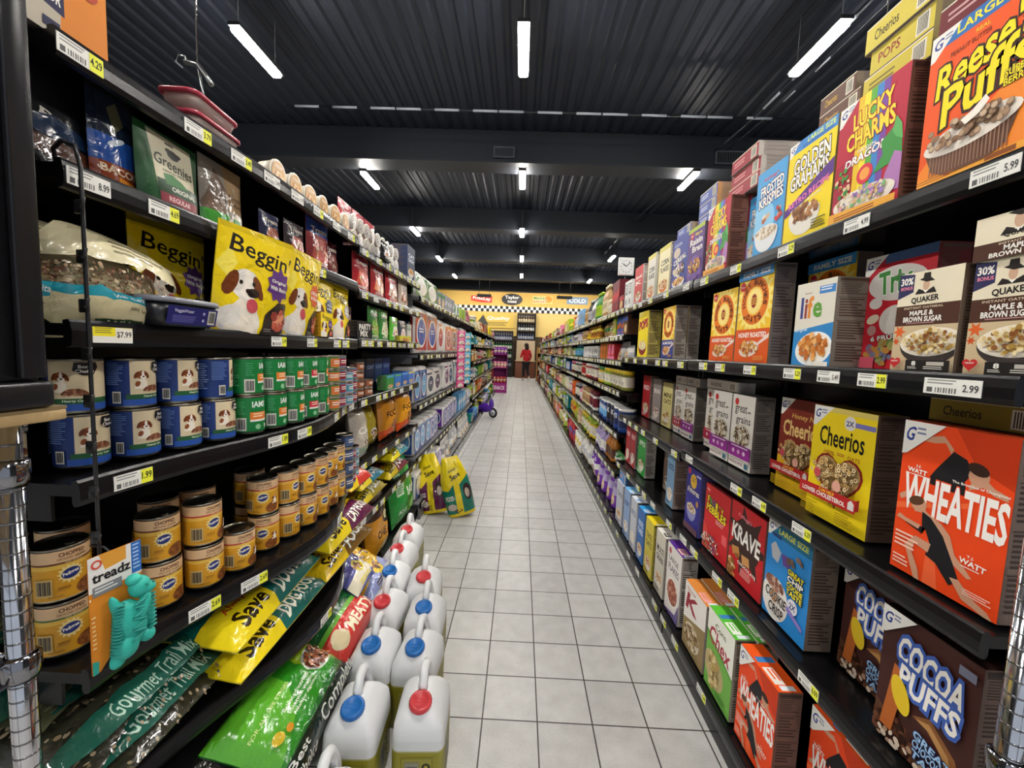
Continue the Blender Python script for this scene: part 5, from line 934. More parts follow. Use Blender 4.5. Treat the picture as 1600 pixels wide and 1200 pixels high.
def a_save(w, h, bg='#0f5a50', c2='#e8d01c', t1='Always', t2='DOG FOOD', seed=55):
    a = Art(w, h, bg, seed); a.scat(.65, .72, .3, .2, 9, .04, ['#17665a', '#0d4c44', '#3a5a50']) if bg == '#0f5a50' else 0
    a.E(.40, .34, .15, .26, '#1f8a80' if bg == '#0f5a50' else bg, 24); a.fan([(0, 0), (.42, 0), (.42, .2), (.33, .28), (.2, .34), (0, .36)], c2); a.fan([(.34, .2), (.42, .2), (.62, .26), (1, .38), (1, .54), (.86, .5), (.6, .4), (.36, .36)], c2)
    a.fan([(.42, 0), (1, 0), (1, .36), (.62, .24), (.42, .2)], '#17605a' if bg == '#0f5a50' else bg); a.T('Save', .12, .05, .38, .2, '#2a2008', .06, rot=3); a.T('Always', .14, .22, .34, .3, '#c8501c', .05)
    a.T(t2, .48, .06, .94, .19, '#e8ecdc', .07, rot=6); a.T('BEEF FLAVOR', .5, .6, .85, .65, '#2f7a6a', .03); a.E(.93, .43, .018, .03, '#1c2c10')
    for k in range(4): a.E(.905+.017*k, .475+.01*math.sin(k), .009, .018, '#1c2c10', 8)
    return a
z6 = .4735
lay(pouch(DB, .48, .33, .10, a_save(.48, .33), FILM, 'sack', 56, .28, '#c9b41c', 18, 16), -.70, 1.19, z6+.135, 'teal and yellow dog food sack lying on top of another', DC, 6, LZ+.05); lay(pouch(DB, .48, .33, .09, a_save(.48, .33), FILM, 'sack', 57, .28, '#c9b41c', 18, 16), -.685, 1.20, z6+.045, 'teal and yellow dog food sack at the bottom of the pair', DC, 2, LZ)
lay(pouch(DB, .46, .30, .11, a_save(.46, .30, '#5a1440', '#e8d01c', 'Always', 'CAT FOOD', 58), FILM, 'sack', 58, .28, '#a8901c', 18, 16), -.675, 1.655, z6+.15, 'maroon and yellow pet food sack lying on top', DC, 8, LZ); lay(pouch(DB, .46, .30, .1, a_save(.46, .3, '#6a4a10', '#d8b81c', 'Always', 'FOOD', 59), FILM, 'sack', 59, .28, '#8a741c', 18, 16), -.68, 1.64, z6+.05, 'brownish gold pet food sack under the maroon one', DC, 2, LZ)
def a_trail(w, h):
    a = Art(w, h, '#3a3a2e', 60); a.scat(.5, .5, .7, .7, 520, .011, ['#5a5040', '#7a6a50', '#2a241c', '#8f8064', '#4a4434', '#a8987c']); a.P([(.0, .07), (1, .07), (1, .2), (.0, .2)], '#1d5546'); a.T('Gourmet Trail Mix', .22, .09, .86, .18, '#a8c8b8', .01, shear=.15); a.R(.10, .34, .84, .74, '#56583f'); a.lines(.16, .38, .78, .7, 6, '#7c7c5c', .3); a.E(.45, .4, .3, .08, '#24584a'); return a
lay(pouch('seed_bag', .32, .30, .08, a_trail(.32, .3), FILM, 'pillow', 61, .35, '#3a382e', 16, 16), -.785, .835, z6+.092, 'clear bag of dark trail mix with green stripe, upper one', 'seed bag', 8, LZ+.05); lay(pouch('seed_bag', .32, .30, .08, a_trail(.32, .3), FILM, 'pillow', 62, .35, '#3a382e', 16, 16), -.765, .855, z6+.036, 'clear bag of dark trail mix with green stripe, lower one', 'seed bag', 2, LZ); lay(pouch('seed_bag', .3, .28, .09, a_trail(.3, .28), FILM, 'pillow', 63, .4, '#33312a', 12, 12), -.99, .82, z6+.15, 'dull bag of mixed seed behind the trail mix bags', 'seed bag', 20, LZ+.3)
def a_red(w, h): a = Art(w, h, '#c8342c', 64); a.R(0, 0, .35, 1, '#e8c81c'); a.P([(.35, .1), (1, .2), (1, .5), (.35, .5)], '#d86a3c'); a.E(.7, .7, .2, .2, '#4a5ab0'); a.T('FOOD', .45, .2, .9, .4, WHITE, .06); return a
lay(pouch(DB, .26, .26, .09, a_red(.26, .26), FILM, 'sack', 64, .25, '#a8342c'), -.74, 1.955-.06, z6+.26, 'red and yellow dog food bag lying on the bowed shelf end', DC, 12, LZ)
Z6 = .4925
lay(pouch(DB, .42, .3, .1, a_save(.42, .3, '#8a7a18', '#c9b41c', '', 'FOOD', 65), FILM, 'sack', 65, .3, '#8a7a1c'), -.80, 2.24, Z6+.05, 'olive yellow sack lying on the second bay lower shelf', DC, 2, LZ); lay(pouch(DB, .36, .3, .09, a_save(.36, .3, '#1f6a84', '#d8c41c', '', 'FOOD', 66), FILM, 'sack', 66, .3, '#5a5a2c'), -.80, 2.22, Z6+.145, 'blue and yellow sack on top of the olive one', DC, 4, LZ)
lay(pouch(DB, .44, .3, .11, a_save(.44, .3, '#6a1430', '#b9a41c', '', 'FOOD', 67), FILM, 'sack', 67, .3, '#6a5a1c'), -.80, 2.72, Z6+.055, 'dark red and gold sack lying on the second bay lower shelf', DC, 2, LZ); lay(pouch(DB, .4, .28, .1, a_save(.4, .28, '#2a8aa0', '#e0d01c', '', 'FOOD', 68), FILM, 'sack', 68, .3, '#8a801c'), -.80, 2.75, Z6+.16, 'turquoise and yellow sack on top of the dark red one', DC, 4, LZ)
# bottom deck and floor
zb = .1335
def a_best(w, h):
    a = Art(w, h, '#2c8a1e', 70); a.fan([(0, .2), (.30, .36), (.46, .62), (.5, 1), (0, 1)], '#5cb02a'); a.fan([(.62, 1), (.66, .62), (.82, .34), (1, .3), (1, 1)], '#8fb41e'); a.R(.0, 0, 1, .17, '#1c2a1c'); a.fan([(0, .17), (1, .17), (1, .27), (.4, .22)], '#1f6a24'); a.T('FOR ALL LIFE STAGES', .06, .60, .46, .64, '#c8e08a', .04); a.T('Balanced nutrition', .26, .46, .62, .5, '#dcecc8', .03); a.T('Essential vitamins', .27, .4, .62, .44, '#dcecc8', .03); a.T('Healthy digestion', .28, .34, .62, .38, '#dcecc8', .03); a.E(.80, .50, .15, .17, '#e4e8d8', 24); a.scat(.80, .50, .13, .15, 130, .016, ['#8a4a2c', '#a8643c', '#6a341c', '#c98a5a']); a.T('Complete', .34, .03, .96, .15, '#d8dcd0', .02, shear=.25); a.T('Best', .04, .1, .2, .16, '#e4e4dc', .03); a.T('Choice', .04, .02, .24, .08, '#e4e4dc', .03); a.E(.12, .38, .035, None, '#d8b81c'); a.E(.19, .34, .025, None, '#d8941c'); return a
lay(pouch(DB, .42, .26, .15, a_best(.42, .26), FILM, 'sack', 71, .22, '#1f6a1c', 20, 18), -.555, 1.155, zb+.10, 'glossy green dog food sack with kibble bowl on the bottom deck', DC, 24, LZ+.05)
def a_gr2(w, h): a = Art(w, h, '#1d5a2c', 72); a.R(.0, .0, 1, .34, '#c8342c'); a.T('MEATY', .3, .1, .9, .26, '#f0e8c8', .06); a.R(0, .34, 1, .4, '#6ab03c'); a.lines(.1, .5, .8, .8, 4, '#4a8a54', .35); a.E(.15, .2, .1, .12, '#d8c8a0'); return a
lay(pouch(DB, .36, .30, .14, a_gr2(.36, .3), FILM, 'sack', 73, .22, '#1a4a24', 16, 14), -.60, 1.55, zb+.09, 'dark green sack with red banner behind the glossy green one', DC, 22, LZ)
def a_blk(w, h): a = Art(w, h, '#101211', 74); a.T('Complete', .05, .42, .98, .72, '#d8dcd8', .02, shear=.25); a.T('Best Choice', .2, .7, .6, .78, '#a8aca8', .02); return a
lay(pouch(DB, .6, .36, .14, a_blk(.6, .36), FILM, 'sack', 75, .2, '#0c0e0d', 18, 14), -.70, 1.10, zb+.10, 'black sack with large script lettering beside the glossy green one', DC, 20, LZ); lay(pouch(DB, .24, .2, .08, a_tr(.24, .2, '#b02c44', '#d0405a'), FILM, 'sack', 76, .2, '#a02a40'), -.90, 1.04-.13, zb+.05, 'pinkish red bag on the dark bottom deck', DC, 6, LZ)
lay(pouch(DB, .3, .3, .12, a_bagx(.3, .3, '#d8a81c', '#8a94c0', 'CAT', '#5a3a10', 77, '#e8c83a'), FILM, 'sack', 77, .3, '#b5901c'), -.63, 1.92, zb+.08, 'golden pet food sack behind the jugs', DC, 24, LZ); lay(pouch(DB, .2, .28, .1, a_bagx(.2, .28, '#5a5a9a', '#e8e0c8', 'PUPPY', '#e8d84a', 78, '#c9b41c'), FILM, 'sack', 78, .3, '#4a4a84'), -.655, 1.755-.02, zb+.19, 'blue and white puppy food bag wedged behind the jugs', DC, 32, LZ)
def a_brn(w, h): a = Art(w, h, '#c98a1c', 79); a.P([(0, .6), (0, 1), (1, 1), (.4, .62)], '#3a2418'); a.E(.62, .6, .18, None, '#1f1a16', 16); a.E(.62, .6, .1, None, '#d8c8a0', 12); a.fan([(0, 0), (.4, .3), (1, .2), (1, 0)], '#e0a83c'); a.T('ONE', .2, .3, .6, .42, '#3a2418', .05); return a
std(pouch(DB, .28, .40, .14, a_brn(.28, .40), FILM, 'pillow', 80, .25, '#a8741c'), -.84, 2.36, zb, 'brown and gold dog food bag standing on the second bay deck', DC, LZ, -6)
def a_iams(w, h): a = Art(w, h, '#1f8a34', 81); a.R(.1, .5, .28, .86, '#bcd8b0'); a.lines(.12, .52, .26, .84, 8, '#4a8a54'); a.T('IAMS', .4, .42, .95, .58, '#dcecd8', .07); a.fan([(.3, .7), (.6, .9), (1, .86), (1, .7)], '#4ab04a'); a.E(.7, .24, .2, .1, '#8ac47a'); a.R(0, .06, 1, .1, '#0f6a24'); a.T('ADULT', .1, .2, .4, .26, '#dcecd8', .04); return a
std(pouch(DB, .46, .42, .16, a_iams(.46, .42), FILM, 'pillow', 82, .2, '#17702a', 14, 16), -.84, 2.90, zb, 'bright green dog food bag standing on the second bay deck', DC, LZ, -8)
def a_fl(w, h, c, seed):
    a = Art(w, h, c, seed); a.fan([(0, .48), (.2, .44), (.45, .56), (.62, .52), (1, .66), (1, 1), (0, 1)], '#edd41a'); a.fan([(.42, .56), (.62, .54), (.58, .0), (.36, .0)], '#edd41a'); a.R(0, 0, 1, .05, '#edd41a'); a.T('Always', .3, .74, .66, .81, '#2a2008', .03, rot=16); a.T('Save', .34, .63, .74, .72, '#2a2008', .05, rot=16); a.T('FOOD', .08, .28, .34, .36, '#e8e4d8', .06); a.E(.84, .38, .14, .14, '#3a2a24', 16); a.E(.82, .36, .08, .08, '#c9b8a8', 12); a.scat(.4, .1, .14, .04, 12, .03, ['#6a3a20', '#8a5a30', '#3a2416']); a.E(.22, .17, .15, .06, '#d8ccc0'); return a
for c, x, y, rz, lab, sd in (('#5e1a48', -.665, 3.33, -.10, 'yellow and purple pet food sack leaning on the shelf, standing on the floor', 83), ('#0f7a66', -.44, 3.31, .25, 'yellow and teal pet food sack standing on the floor in the aisle', 84)):
    o = pouch(DB, .225, .49, .15, a_fl(.225, .49, c, sd), FILM, 'gather', sd, .4, '#d8be1a', 16, 20); std(o, x, y, .012, lab, DC, rz, -10)
    o.rotation_euler = (math.radians(-9), math.radians(-14), rz)
# ---------------------------------------------------------------- jugs on the floor
def jug(capc):
    r = empty('oil_jug', (0, 0, 0)); secs = []; cols = []
    for z, a, b, rr in ((0, .074, .095, .02), (.008, .08, .1, .022), (.165, .081, .101, .024), (.17, .081, .101, .024), (.2, .08, .1, .024), (.235, .077, .097, .026), (.262, .062, .080, .028), (.285, .040, .055, .022), (.296, .024, .036, .014)): secs.append((rrect(a, b, rr), z))
    g = G(); loft(g, secs, '#e4e6e8', cols=['#8f8a24', '#9a942a', '#b5b078', '#dfe1e2', '#e6e8ea', '#e8eaec', '#eaecee', '#eaecee'])
    a = Art(.1, .14, '#8a8420', 3); a.R(.06, .05, .94, .95, '#a49c3c'); a.R(.1, .1, .58, .9, '#8e8a5c'); bars(a, .14, .16, .54, .84, '#9a9a8a')
    for k in range(3): a.E(.78, .2+.28*k, .13, None, '#2a281a', 14); a.E(.78, .2+.28*k, .06, None, '#c9b83a', 10)
    g.art(a, lambda u, v, o: (u-.05, -.1012-o, v+.012)); g.art(a, lambda u, v, o: (.0812+o, u-.05, v+.012)); g.art(a, lambda u, v, o: (-.0812-o, .05-u, v+.012))
    g.build('jug_body', JUG, r)
    g = G(); g.tube([(0, -.012, .280), (0, -.008, .312), (0, .012, .338), (0, .035, .343), (0, .062, .328), (0, .082, .292), (0, .09, .25)], [.017, .0155, .0145, .0145, .0145, .0155, .02], 10, '#eceef0'); g.build('jug_handle', JUG, r)
    R = Matrix.Rotation(math.radians(14), 4, 'X'); g = G(); g.lathe([(.027, -.02), (.027, .004), (.0335, .004), (.0345, .007), (.0345, .019), (.031, .023), (.026, .0235), (.025, .021), (0, .021)], 28, capc, cols=['#e4e6e8']*2+[capc]*7)
    for k in range(28): q = 2*PI*k/28; x, y = .0345*math.cos(q), .0345*math.sin(q); g.box(x-.0012, y-.0012, .007, x+.0012, y+.0012, .019, capc)
    for s in (-.006, .006): g.box(-.014, s-.0015, .021, .014, s+.0015, .0218, capc)
    o = g.build('jug_cap', PLAST, r); o.matrix_local = Matrix.Translation((0, -.050, .276)) @ R
    return r
RED, BLU = '#d8444a', '#2a72c0'
jr, jb = jug(RED), jug(BLU); seen = set()
def jp(p, x, y, rz, label):
    if p.name not in seen: seen.add(p.name); p.location = (x, y, .0); p.rotation_euler = (0, 0, rz); tag(p, label, 'jug', 'jugs standing on the floor')
    else: dup(p, (x, y, 0), rz, label, 'jugs standing on the floor')
for i, (c, x, y) in enumerate(((jr, -.275, 1.235), (jb, -.347, 1.465), (jb, -.375, 1.70), (jr, -.435, 1.93))): jp(c, x, y, (.06, -.05, .03, .1)[i], 'milky jug with %s cap, %s in the row nearest the aisle' % ('red' if c is jr else 'blue', ORD[i]))
for i, (c, x, y) in enumerate(((jr, -.455, .915), (jb, -.475, 1.20), (jb, -.515, 1.465), (jr, -.56, 1.725), (jb, -.61, 1.965), (jr, -.635, 2.19), (jr, -.655, 2.43))): jp(c, x, y, (.1, .05, .02, -.04, .05, -.06, .04)[i], 'milky jug with %s cap, %s in the row against the shelf' % ('red' if c is jr else 'blue', ORD[i]))
# ---------------------------------------------------------------- wire strip, toy, racks at the shelf ends
r = empty('clip_strip', (-.775, .715, .93)); tag(r, 'black wire merchandising strip hanging down the near end of the left shelves', 'clip strip'); off = -r.location
g = G(); g.tube([(-.84, .735, 1.70), (-.84, .73, 1.725), (-.815, .722, 1.735), (-.785, .716, 1.725), (-.776, .715, 1.69), (-.775, .715, 1.2), (-.772, .712, .90)], .0034, 8, '#2a2a2c'); o = g.build('wire', BLACK, r); o.location = off
for k in range(9):
    g = G(); z = 1.62-.085*k; g.box(-.783, .706, z-.012, -.767, .712, z+.012, '#222', bev=.002); g.tube([(-.775, .708, z), (-.760, .700, z-.004), (-.752, .696, z+.012)], .0025, 6, '#333'); o = g.build('clip', BLACK, r); o.location = off
r = empty('dog_toy', (-.742, .712, .868), 1.36); tag(r, 'teal rubber dog toy on an orange hanging card', 'dog toy')
g = G(); Wc, Hc = .084, .235; g.box(-Wc/2, 0, 0, Wc/2, .002, Hc*.62, '#d8862a'); 
a = Art(Wc, Hc*.62, '#d8862a', 3); 
q = [(-Wc/2, 0), (Wc/2, .10), (Wc/2, Hc), (-Wc/2, Hc-.01), (-Wc/2, -.03)]
g = G(); 
for y, rev in ((0, False), (.0018, True)):
    p = [(-Wc/2, y, -.085), (-Wc/2+.012, y, -.085), (Wc/2, y, .0), (Wc/2, y, .135), (-Wc/2, y, .135)]; g.face(p if not rev else p[::-1], '#d8862a')
a = Art(Wc, .22, None, 3); up = .085
a.R(0, .70, 1, 1, '#e4e2de'); a.P([(.2, 1), (.7, 1), (.7, .88), (.3, .86)], '#d89a3c'); a.R(.8, .72, 1, 1, '#2f6ab8'); a.lines(.83, .74, .97, .98, 7, '#a8c4e8', .4); a.E(.15, .93, .1, None, '#c9503c', 16); a.E(.15, .93, .06, None, '#e8d8d0', 12); a.T('treadz', .06, .775, .78, .86, '#221f20', .07); a.R(.06, .66, .6, .745, '#7d7f84'); a.lines(.1, .675, .55, .73, 2, '#d8d8d8'); a.fan([(0, .0), (.1, .0), (.12, .1), (.0, .12)], '#2a9a8c'); a.lines(.02, .2, .1, .5, 8, '#f0c88a', .4)
a.R(.0, .64, .02, .66, '#e4e2de'); g.art(a, lambda u, v, o: (u-Wc/2, -o, v-up)); g.build('backing_card', CARD, r); g = G(); g.tube([(0, .001, .12), (-.004, .02, .138), (-.004, .055, .135)], .002, 6, '#333'); g.build('hang_hook', BLACK, r)
TE = '#2ab0a0'; g = G(); rx = lambda d: Euler((0, math.radians(d), 0)); K = .80
def te(c, rd, rot=None, col=TE, n=16): g.ell((c[0]*K+.010, c[1]*.9, c[2]-.006), (rd[0]*K, rd[1]*.9, rd[2]), col, 0, n, rot)
for c, rd, rot in (((.0, -.018, -.005), (.032, .020, .048), -12), ((.018, -.022, .058), (.022, .018, .021), 0), ((.03, -.026, .052), (.019, .014, .012), 10), ((.008, -.02, .075), (.016, .014, .011), 0), ((.036, -.02, .0), (.012, .012, .038), -6), ((.018, -.03, .02), (.012, .012, .03), 20), ((.03, -.022, -.045), (.017, .014, .014), 0), ((-.012, -.02, -.046), (.026, .018, .025), 10), ((-.024, -.014, .03), (.010, .012, .030), -15), ((-.022, -.012, -.066), (.016, .012, .02), 30)): te(c, rd, rx(rot))
for k in range(16): t = -.052+.0062*k; xx = -.031+.008*math.sin((t+.05)*14); te((xx-.002, -.02, t), (.010, .014, .0021), rx(-8), '#239488', 8)
for k in range(7): te((.002+.001*k, -.0385, -.03+.011*k), (.018, .0035, .002), rx(20 if k % 2 else -20), '#239488', 8)
for k in range(9): te((.038, -.028, -.03+.008*k), (.011, .007, .0017), None, '#239488', 8)
for s in (.02, .034): te((s, -.041, .064), (.003, .002, .003), None, '#1c7a70', 8)
g.build('rubber_figure', RUBBER, r)
def wirerack(x, ys, z1, shelves, label, side):
    r = empty('wire_rack', (x, ys[1], 0)); tag(r, label, 'wire rack', 'chrome end racks'); off = -r.location
    xs = (x, x+side*.46)
    for px in xs:
        for py in ys:
            g = G(); g.lathe([(.0165, 0), (.0165, z1)], 16, '#c9c9cc', (px, py, 0))
            for k in range(int(z1/.0254)): g.lathe([(.0167, k*.0254), (.0171, k*.0254+.001), (.0171, k*.0254+.0024), (.0167, k*.0254+.0034)], 16, '#77777a', (px, py, 0))
            o = g.build('post', CHROME, r); o.location = off
    for z in shelves:
        g = G()
        for (ax, ay), (bx, by) in (((xs[0], ys[0]), (xs[1], ys[0])), ((xs[0], ys[1]), (xs[1], ys[1])), ((xs[0], ys[0]), (xs[0], ys[1])), ((xs[1], ys[0]), (xs[1], ys[1]))):
            for dz in (0, .035): g.tube([(ax, ay, z-dz), (bx, by, z-dz)], .0035, 6, '#c0c0c4')
        for k in range(13): yy = ys[0]+(ys[1]-ys[0])*k/12; g.tube([(xs[0], yy, z), (xs[1], yy, z)], .002, 6, '#b0b0b4')
        for px in xs:
            for py in ys: g.lathe([(.019, z-.04), (.024, z-.03), (.024, z+.002), (.018, z+.006)], 14, '#8a8a8e', (px, py, 0))
        o = g.build('wire_shelf', CHROME, r); o.location = off
    return r
wirerack(-.815, (.22, .62), 1.258, (.86, 1.19, .45), 'chrome wire rack at the near end of the left shelves', -1); wirerack(.805, (.22, .615), 1.14, (.78, .42), 'chrome wire rack at the near end of the cereal shelves', 1)
g = G(); g.box(-1.3, .2, 1.26, -.742, .645, 1.278, '#b59a6c', bev=.003); g.box(-1.3, .2, 1.278, -.742, .645, 1.283, '#7d6a48'); tag(g.build('plywood_board', WOODM), 'plywood board lying on the chrome rack', 'board')
r = empty('display_cabinet', (-1.0, .42, 1.2845)); tag(r, 'tall black display cabinet standing on the plywood board', 'cabinet'); off = -r.location
g = G(); g.box(-1.25, .22, 1.325, -.748, .615, 2.45, '#131316', bev=.004); o = g.build('cabinet_body', BLACK, r); o.location = off
g = G(); g.box(-1.26, .21, 1.2845, -.735, .625, 1.325, '#1a1a1d', bev=.006); o = g.build('plinth', BLACK, r); o.location = off
g = G(); g.box(-.748, .585, 1.33, -.738, .618, 2.45, '#1d1d20', bev=.003); o = g.build('frame_edge', BLACK, r); o.location = off
# hanging wires above the shelves
for x, y, z, lab in ((-1.265, 1.6, 2.42, 'thin wire hanging from the ceiling above the left shelf top'), (1.275, 1.6, 2.58, 'thin wire hanging from the ceiling above the stacked yellow boxes')):
    g = G(); g.tube([(x, y, z), (x-.01, y, CEIL)], .0028, 6, '#9a9a9c'); tag(g.build('hanging_wire', CHROME), lab, 'wire')
g = G(); x, y, z = -1.25, 1.585, 2.40; g.tube([(x-.06, y, z+.01), (x-.085, y, z+.03), (x-.075, y, z+.055), (x-.05, y, z+.05), (x-.045, y, z+.03)], .003, 6, '#bbb'); g.tube([(x-.05, y, z+.03), (x, y, z+.02), (x+.03, y, z-.02), (x+.05, y, z-.05)], .009, 8, '#999'); g.tube([(x, y, z+.01), (x+.02, y, z-.10), (x+.01, y, 1.92)], .004, 6, '#777'); tag(g.build('sign_clip', STEEL), 'metal sign clip with a ring at the end of the hanging wire', 'sign clip')
# ---------------------------------------------------------------- farther shelving and its goods
PAL = dict(red='#b8262c', maroon='#6a1a28', orange='#d8681c', amber='#b5701c', yellow='#e0c01c', cream='#d8cba4', tan='#b0895a', brown='#5a3a28', lime='#9ab82a', green='#2f7a38', teal='#1f8a86', sky='#6aa8d8', blue='#2a54a8', navy='#1f2a54', purple='#6a2aa0', lilac='#a898c8', pink='#d8789a', white='#e4e2dc', grey='#8f9094', silver='#b8bac0', black='#1c1c1f', olive='#7a7a2c')
KW = dict(b='carton', t='bottle', j='jar', p='bag', r='roll pack', c='canister')
KN = dict(b='grocery_carton', t='bottle', j='jar', p='grocery_bag', r='paper_roll_pack', c='canister')
_fm = {}
def farproto(k, c, ac, w, h):
    key = (k, c, ac, w, h)
    if key in _fm: return _fm[key], False
    C, A = PAL[c], PAL[ac]; sd = len(_fm)+3
    if k == 'b':
        a = Art(w-.006, h, C, sd); v = sd % 4
        if v == 0: a.R(0, .68, 1, .88, A); a.E(.5, .32, .3, None, '#d8b47a', 14); a.scat(.5, .32, .22, .12, 8, .07, ['#a8703c', '#e8d8b0'])
        elif v == 1: a.P([(0, .3), (1, .5), (1, .75), (0, .55)], A); a.lines(.15, .08, .85, .24, 3, A)
        elif v == 2: a.E(.5, .6, .34, None, A, 16); a.R(0, 0, 1, .2, A); a.lines(.2, .26, .8, .36, 2, A)
        else: a.R(.12, .5, .88, .9, A); a.lines(.2, .58, .8, .82, 3, C); a.E(.5, .25, .26, None, A, 14)
        o = carton(KN[k], w-.006, h, .1, a, C, C, A, sideart=Art(.1, h), topart=Art(w, .1))
    elif k in 'tj':
        r = min(w*.46, .06); g = G(); n = 14
        if k == 't': g.lathe([(r*.9, 0), (r, .01), (r, h*.14), (r, h*.52), (r, h*.6), (r*.8, h*.7), (r*.36, h*.82), (r*.34, h*.9), (r*.44, h*.9), (r*.44, h*.99), (r*.3, h)], n, C, cols=[C, C, A, C, C, C, C, A, A, A])
        else: g.lathe([(r*.9, 0), (r, .01), (r, h*.18), (r, h*.68), (r, h*.72), (r*.86, h*.8), (r*.9, h*.8), (r*.9, h*.98), (r*.8, h)], n, C, cols=[C, C, A if c in ('cream', 'white') else '#d8d2c0', C, C, A, A, A])
        a = Art(r*1.5, h*.3, None, sd); a.lines(.1, .2, .9, .8, 3, PAL['black'] if ac != 'black' else PAL['white']); g.art(a, lambda u, v, o: ((r+o)*math.sin((u-r*.75)/r), -(r+o)*math.cos((u-r*.75)/r), h*.18+v), 0, ([r*.3*q for q in range(1, 5)], []))
        o = g.build(KN[k], PLAST)
    elif k == 'c':
        r = min(w*.47, .08); g = G(); g.lathe([(r, 0), (r, h*.2), (r, h*.6), (r, h*.9), (r*1.03, h*.9), (r*1.03, h), (r*.95, h)], 18, C, cols=[C, A, C, '#d8d8d4', '#d8d8d4', '#d8d8d4']); a = Art(r*1.6, h*.4, None, sd); a.T('%s' % ('MIX', 'CAFE', 'SALT', 'OATS')[sd % 4], .1, .25, .9, .8, '#e8e8e4', .05)
        g.art(a, lambda u, v, o: ((r+o)*math.sin((u-r*.8)/r), -(r+o)*math.cos((u-r*.8)/r), h*.4+v), 0, ([r*.2*q for q in range(1, 8)], [])); o = g.build(KN[k], LABEL)
    elif k == 'p':
        a = Art(w*.96, h, C, sd); a.P([(.0, .3), (1, .42), (1, .66), (0, .58)], A); a.E(.5, .22, .24, None, '#d8b47a', 12); a.scat(.5, .22, .2, .1, 8, .06, ['#a8703c', '#e8d8b0', A]); a.lines(.2, .72, .8, .86, 2, A)
        o = pouch(KN[k], w*.96, h, min(.1, w*.5), a, FILM, 'stand' if sd % 2 else 'pillow', sd, .3, C, 6, 8)
    else:
        g = G(); d = .2; g.box(-w/2+.004, 0, 0, w/2-.004, d, h, '#e6e4e0', bev=.03); a = Art(w*.9, h*.84, None, sd); a.R(0, .0, 1, .96, C); a.E(.5, .46, .42, .40, '#f0eeea', 24); a.E(.5, .46, .36, .34, A, 24); a.lines(.3, .42, .7, .56, 2, '#f0eeea'); a.R(.04, .86, .6, .93, A)
        nr = max(2, int(w/.11))
        for q in range(1, nr): a.R(q/nr-.006, 0, q/nr+.006, 1, '#dcdad6')
        g.art(a, lambda u, v, o: (u-w*.45, -o-.0004, v+h*.08)); g.art(a, lambda u, v, o: (w/2-.0036+o, d*.1+u*d*.8/(w*.9), v+h*.08)); g.art(a, lambda u, v, o: (-w/2+.0036-o, d*.9-u*d*.8/(w*.9), v+h*.08)); o = g.build(KN[k], FILM)
    _fm[key] = o
    return o, True
def fill(side, y0, y1, z, spec, where, x=.825, seed=1, hmax=.3):
    rn = random.Random(seed); y = y0+.012
    for part in spec.split(';'):
        k, c, ac, w, h, n = part.strip().split(':'); w, h, n = float(w), min(float(h), hmax), int(n)
        for q in range(n):
            if y+w > y1-.005: return
            o, new = farproto(k, c, ac, w, h); lab = '%s %s with %s, %s' % (c, KW[k], ac, where); p = (side*(x+rn.uniform(0, .02)), y+w/2, z+.0005); rz = (RZ if side > 0 else LZ)
            if k in 'tjc': p = (p[0]+side*w*.4, p[1], p[2])
            if k == 'p': p = (p[0]+side*.05, p[1], p[2])
            cat = KW[k]
            if new: o.location = p; o.rotation_euler = (0, 0, rz); tag(o, lab, cat, lab)
            else: d = dup(o, p, rz, lab, lab); d['category'] = cat
            y += w
ZR = [1.76, 1.55, 1.345, 1.10, .76, .44, .13]; ZLn = [1.79, 1.335, .93, .50, .13]; ZLf = [1.76, 1.47, 1.18, .88, .56, .13]
SHN = ['top', 'second', 'third', 'fourth', 'fifth', 'sixth', 'seventh']
RB = [["b:white:grey:.1:.22:2;b:maroon:red:.16:.13:1;b:maroon:red:.14:.28:2;j:tan:cream:.1:.15:2;t:tan:cream:.09:.32:4", "b:brown:blue:.13:.16:1;b:blue:orange:.14:.17:2;b:lime:tan:.12:.17:1;p:cream:olive:.14:.17:2;p:tan:green:.13:.16:2", "p:silver:white:.2:.16:2;b:red:pink:.14:.14:2;b:amber:orange:.14:.15:3", "j:olive:yellow:.11:.16:5;j:lime:yellow:.11:.16:3;j:yellow:green:.1:.16:3", "c:blue:navy:.15:.19:2;c:navy:black:.15:.2:2;c:blue:sky:.14:.19:3", "p:green:white:.15:.12:2;t:amber:brown:.1:.22:3;t:lilac:white:.1:.22:5", "p:purple:lilac:.19:.27:4;p:purple:white:.19:.24:2"],
      ["t:green:lime:.09:.3:3;t:white:grey:.09:.27:3;t:black:silver:.09:.28:2;j:cream:tan:.1:.2:4", "t:yellow:amber:.1:.17:5;t:amber:yellow:.1:.17:3;j:cream:tan:.09:.13:4", "b:white:grey:.13:.13:4;b:white:silver:.13:.13:4", "j:maroon:white:.1:.17:4;j:red:white:.1:.17:3;j:cream:red:.1:.16:4", "j:white:maroon:.1:.2:4;j:cream:tan:.1:.2:5;t:pink:white:.1:.21:3", "j:yellow:lime:.1:.2:5;j:lime:yellow:.1:.2:4;b:cream:red:.13:.2:2", "p:white:silver:.2:.22:3;b:white:yellow:.18:.2:3"],
      ["b:sky:grey:.16:.24:3;t:silver:white:.1:.22:4;b:orange:yellow:.16:.2:2", "t:lilac:white:.1:.14:4;t:white:grey:.1:.15:4;b:grey:silver:.15:.12:2", "t:teal:sky:.11:.16:5;j:lime:green:.1:.12:4", "j:black:white:.1:.17:5;j:maroon:pink:.1:.17:4", "j:black:grey:.11:.2:3;b:orange:red:.15:.2:3;j:pink:white:.1:.17:3", "p:lime:yellow:.16:.22:3;p:yellow:orange:.16:.22:3", "b:red:blue:.18:.24:3;p:maroon:red:.18:.22:2"]]
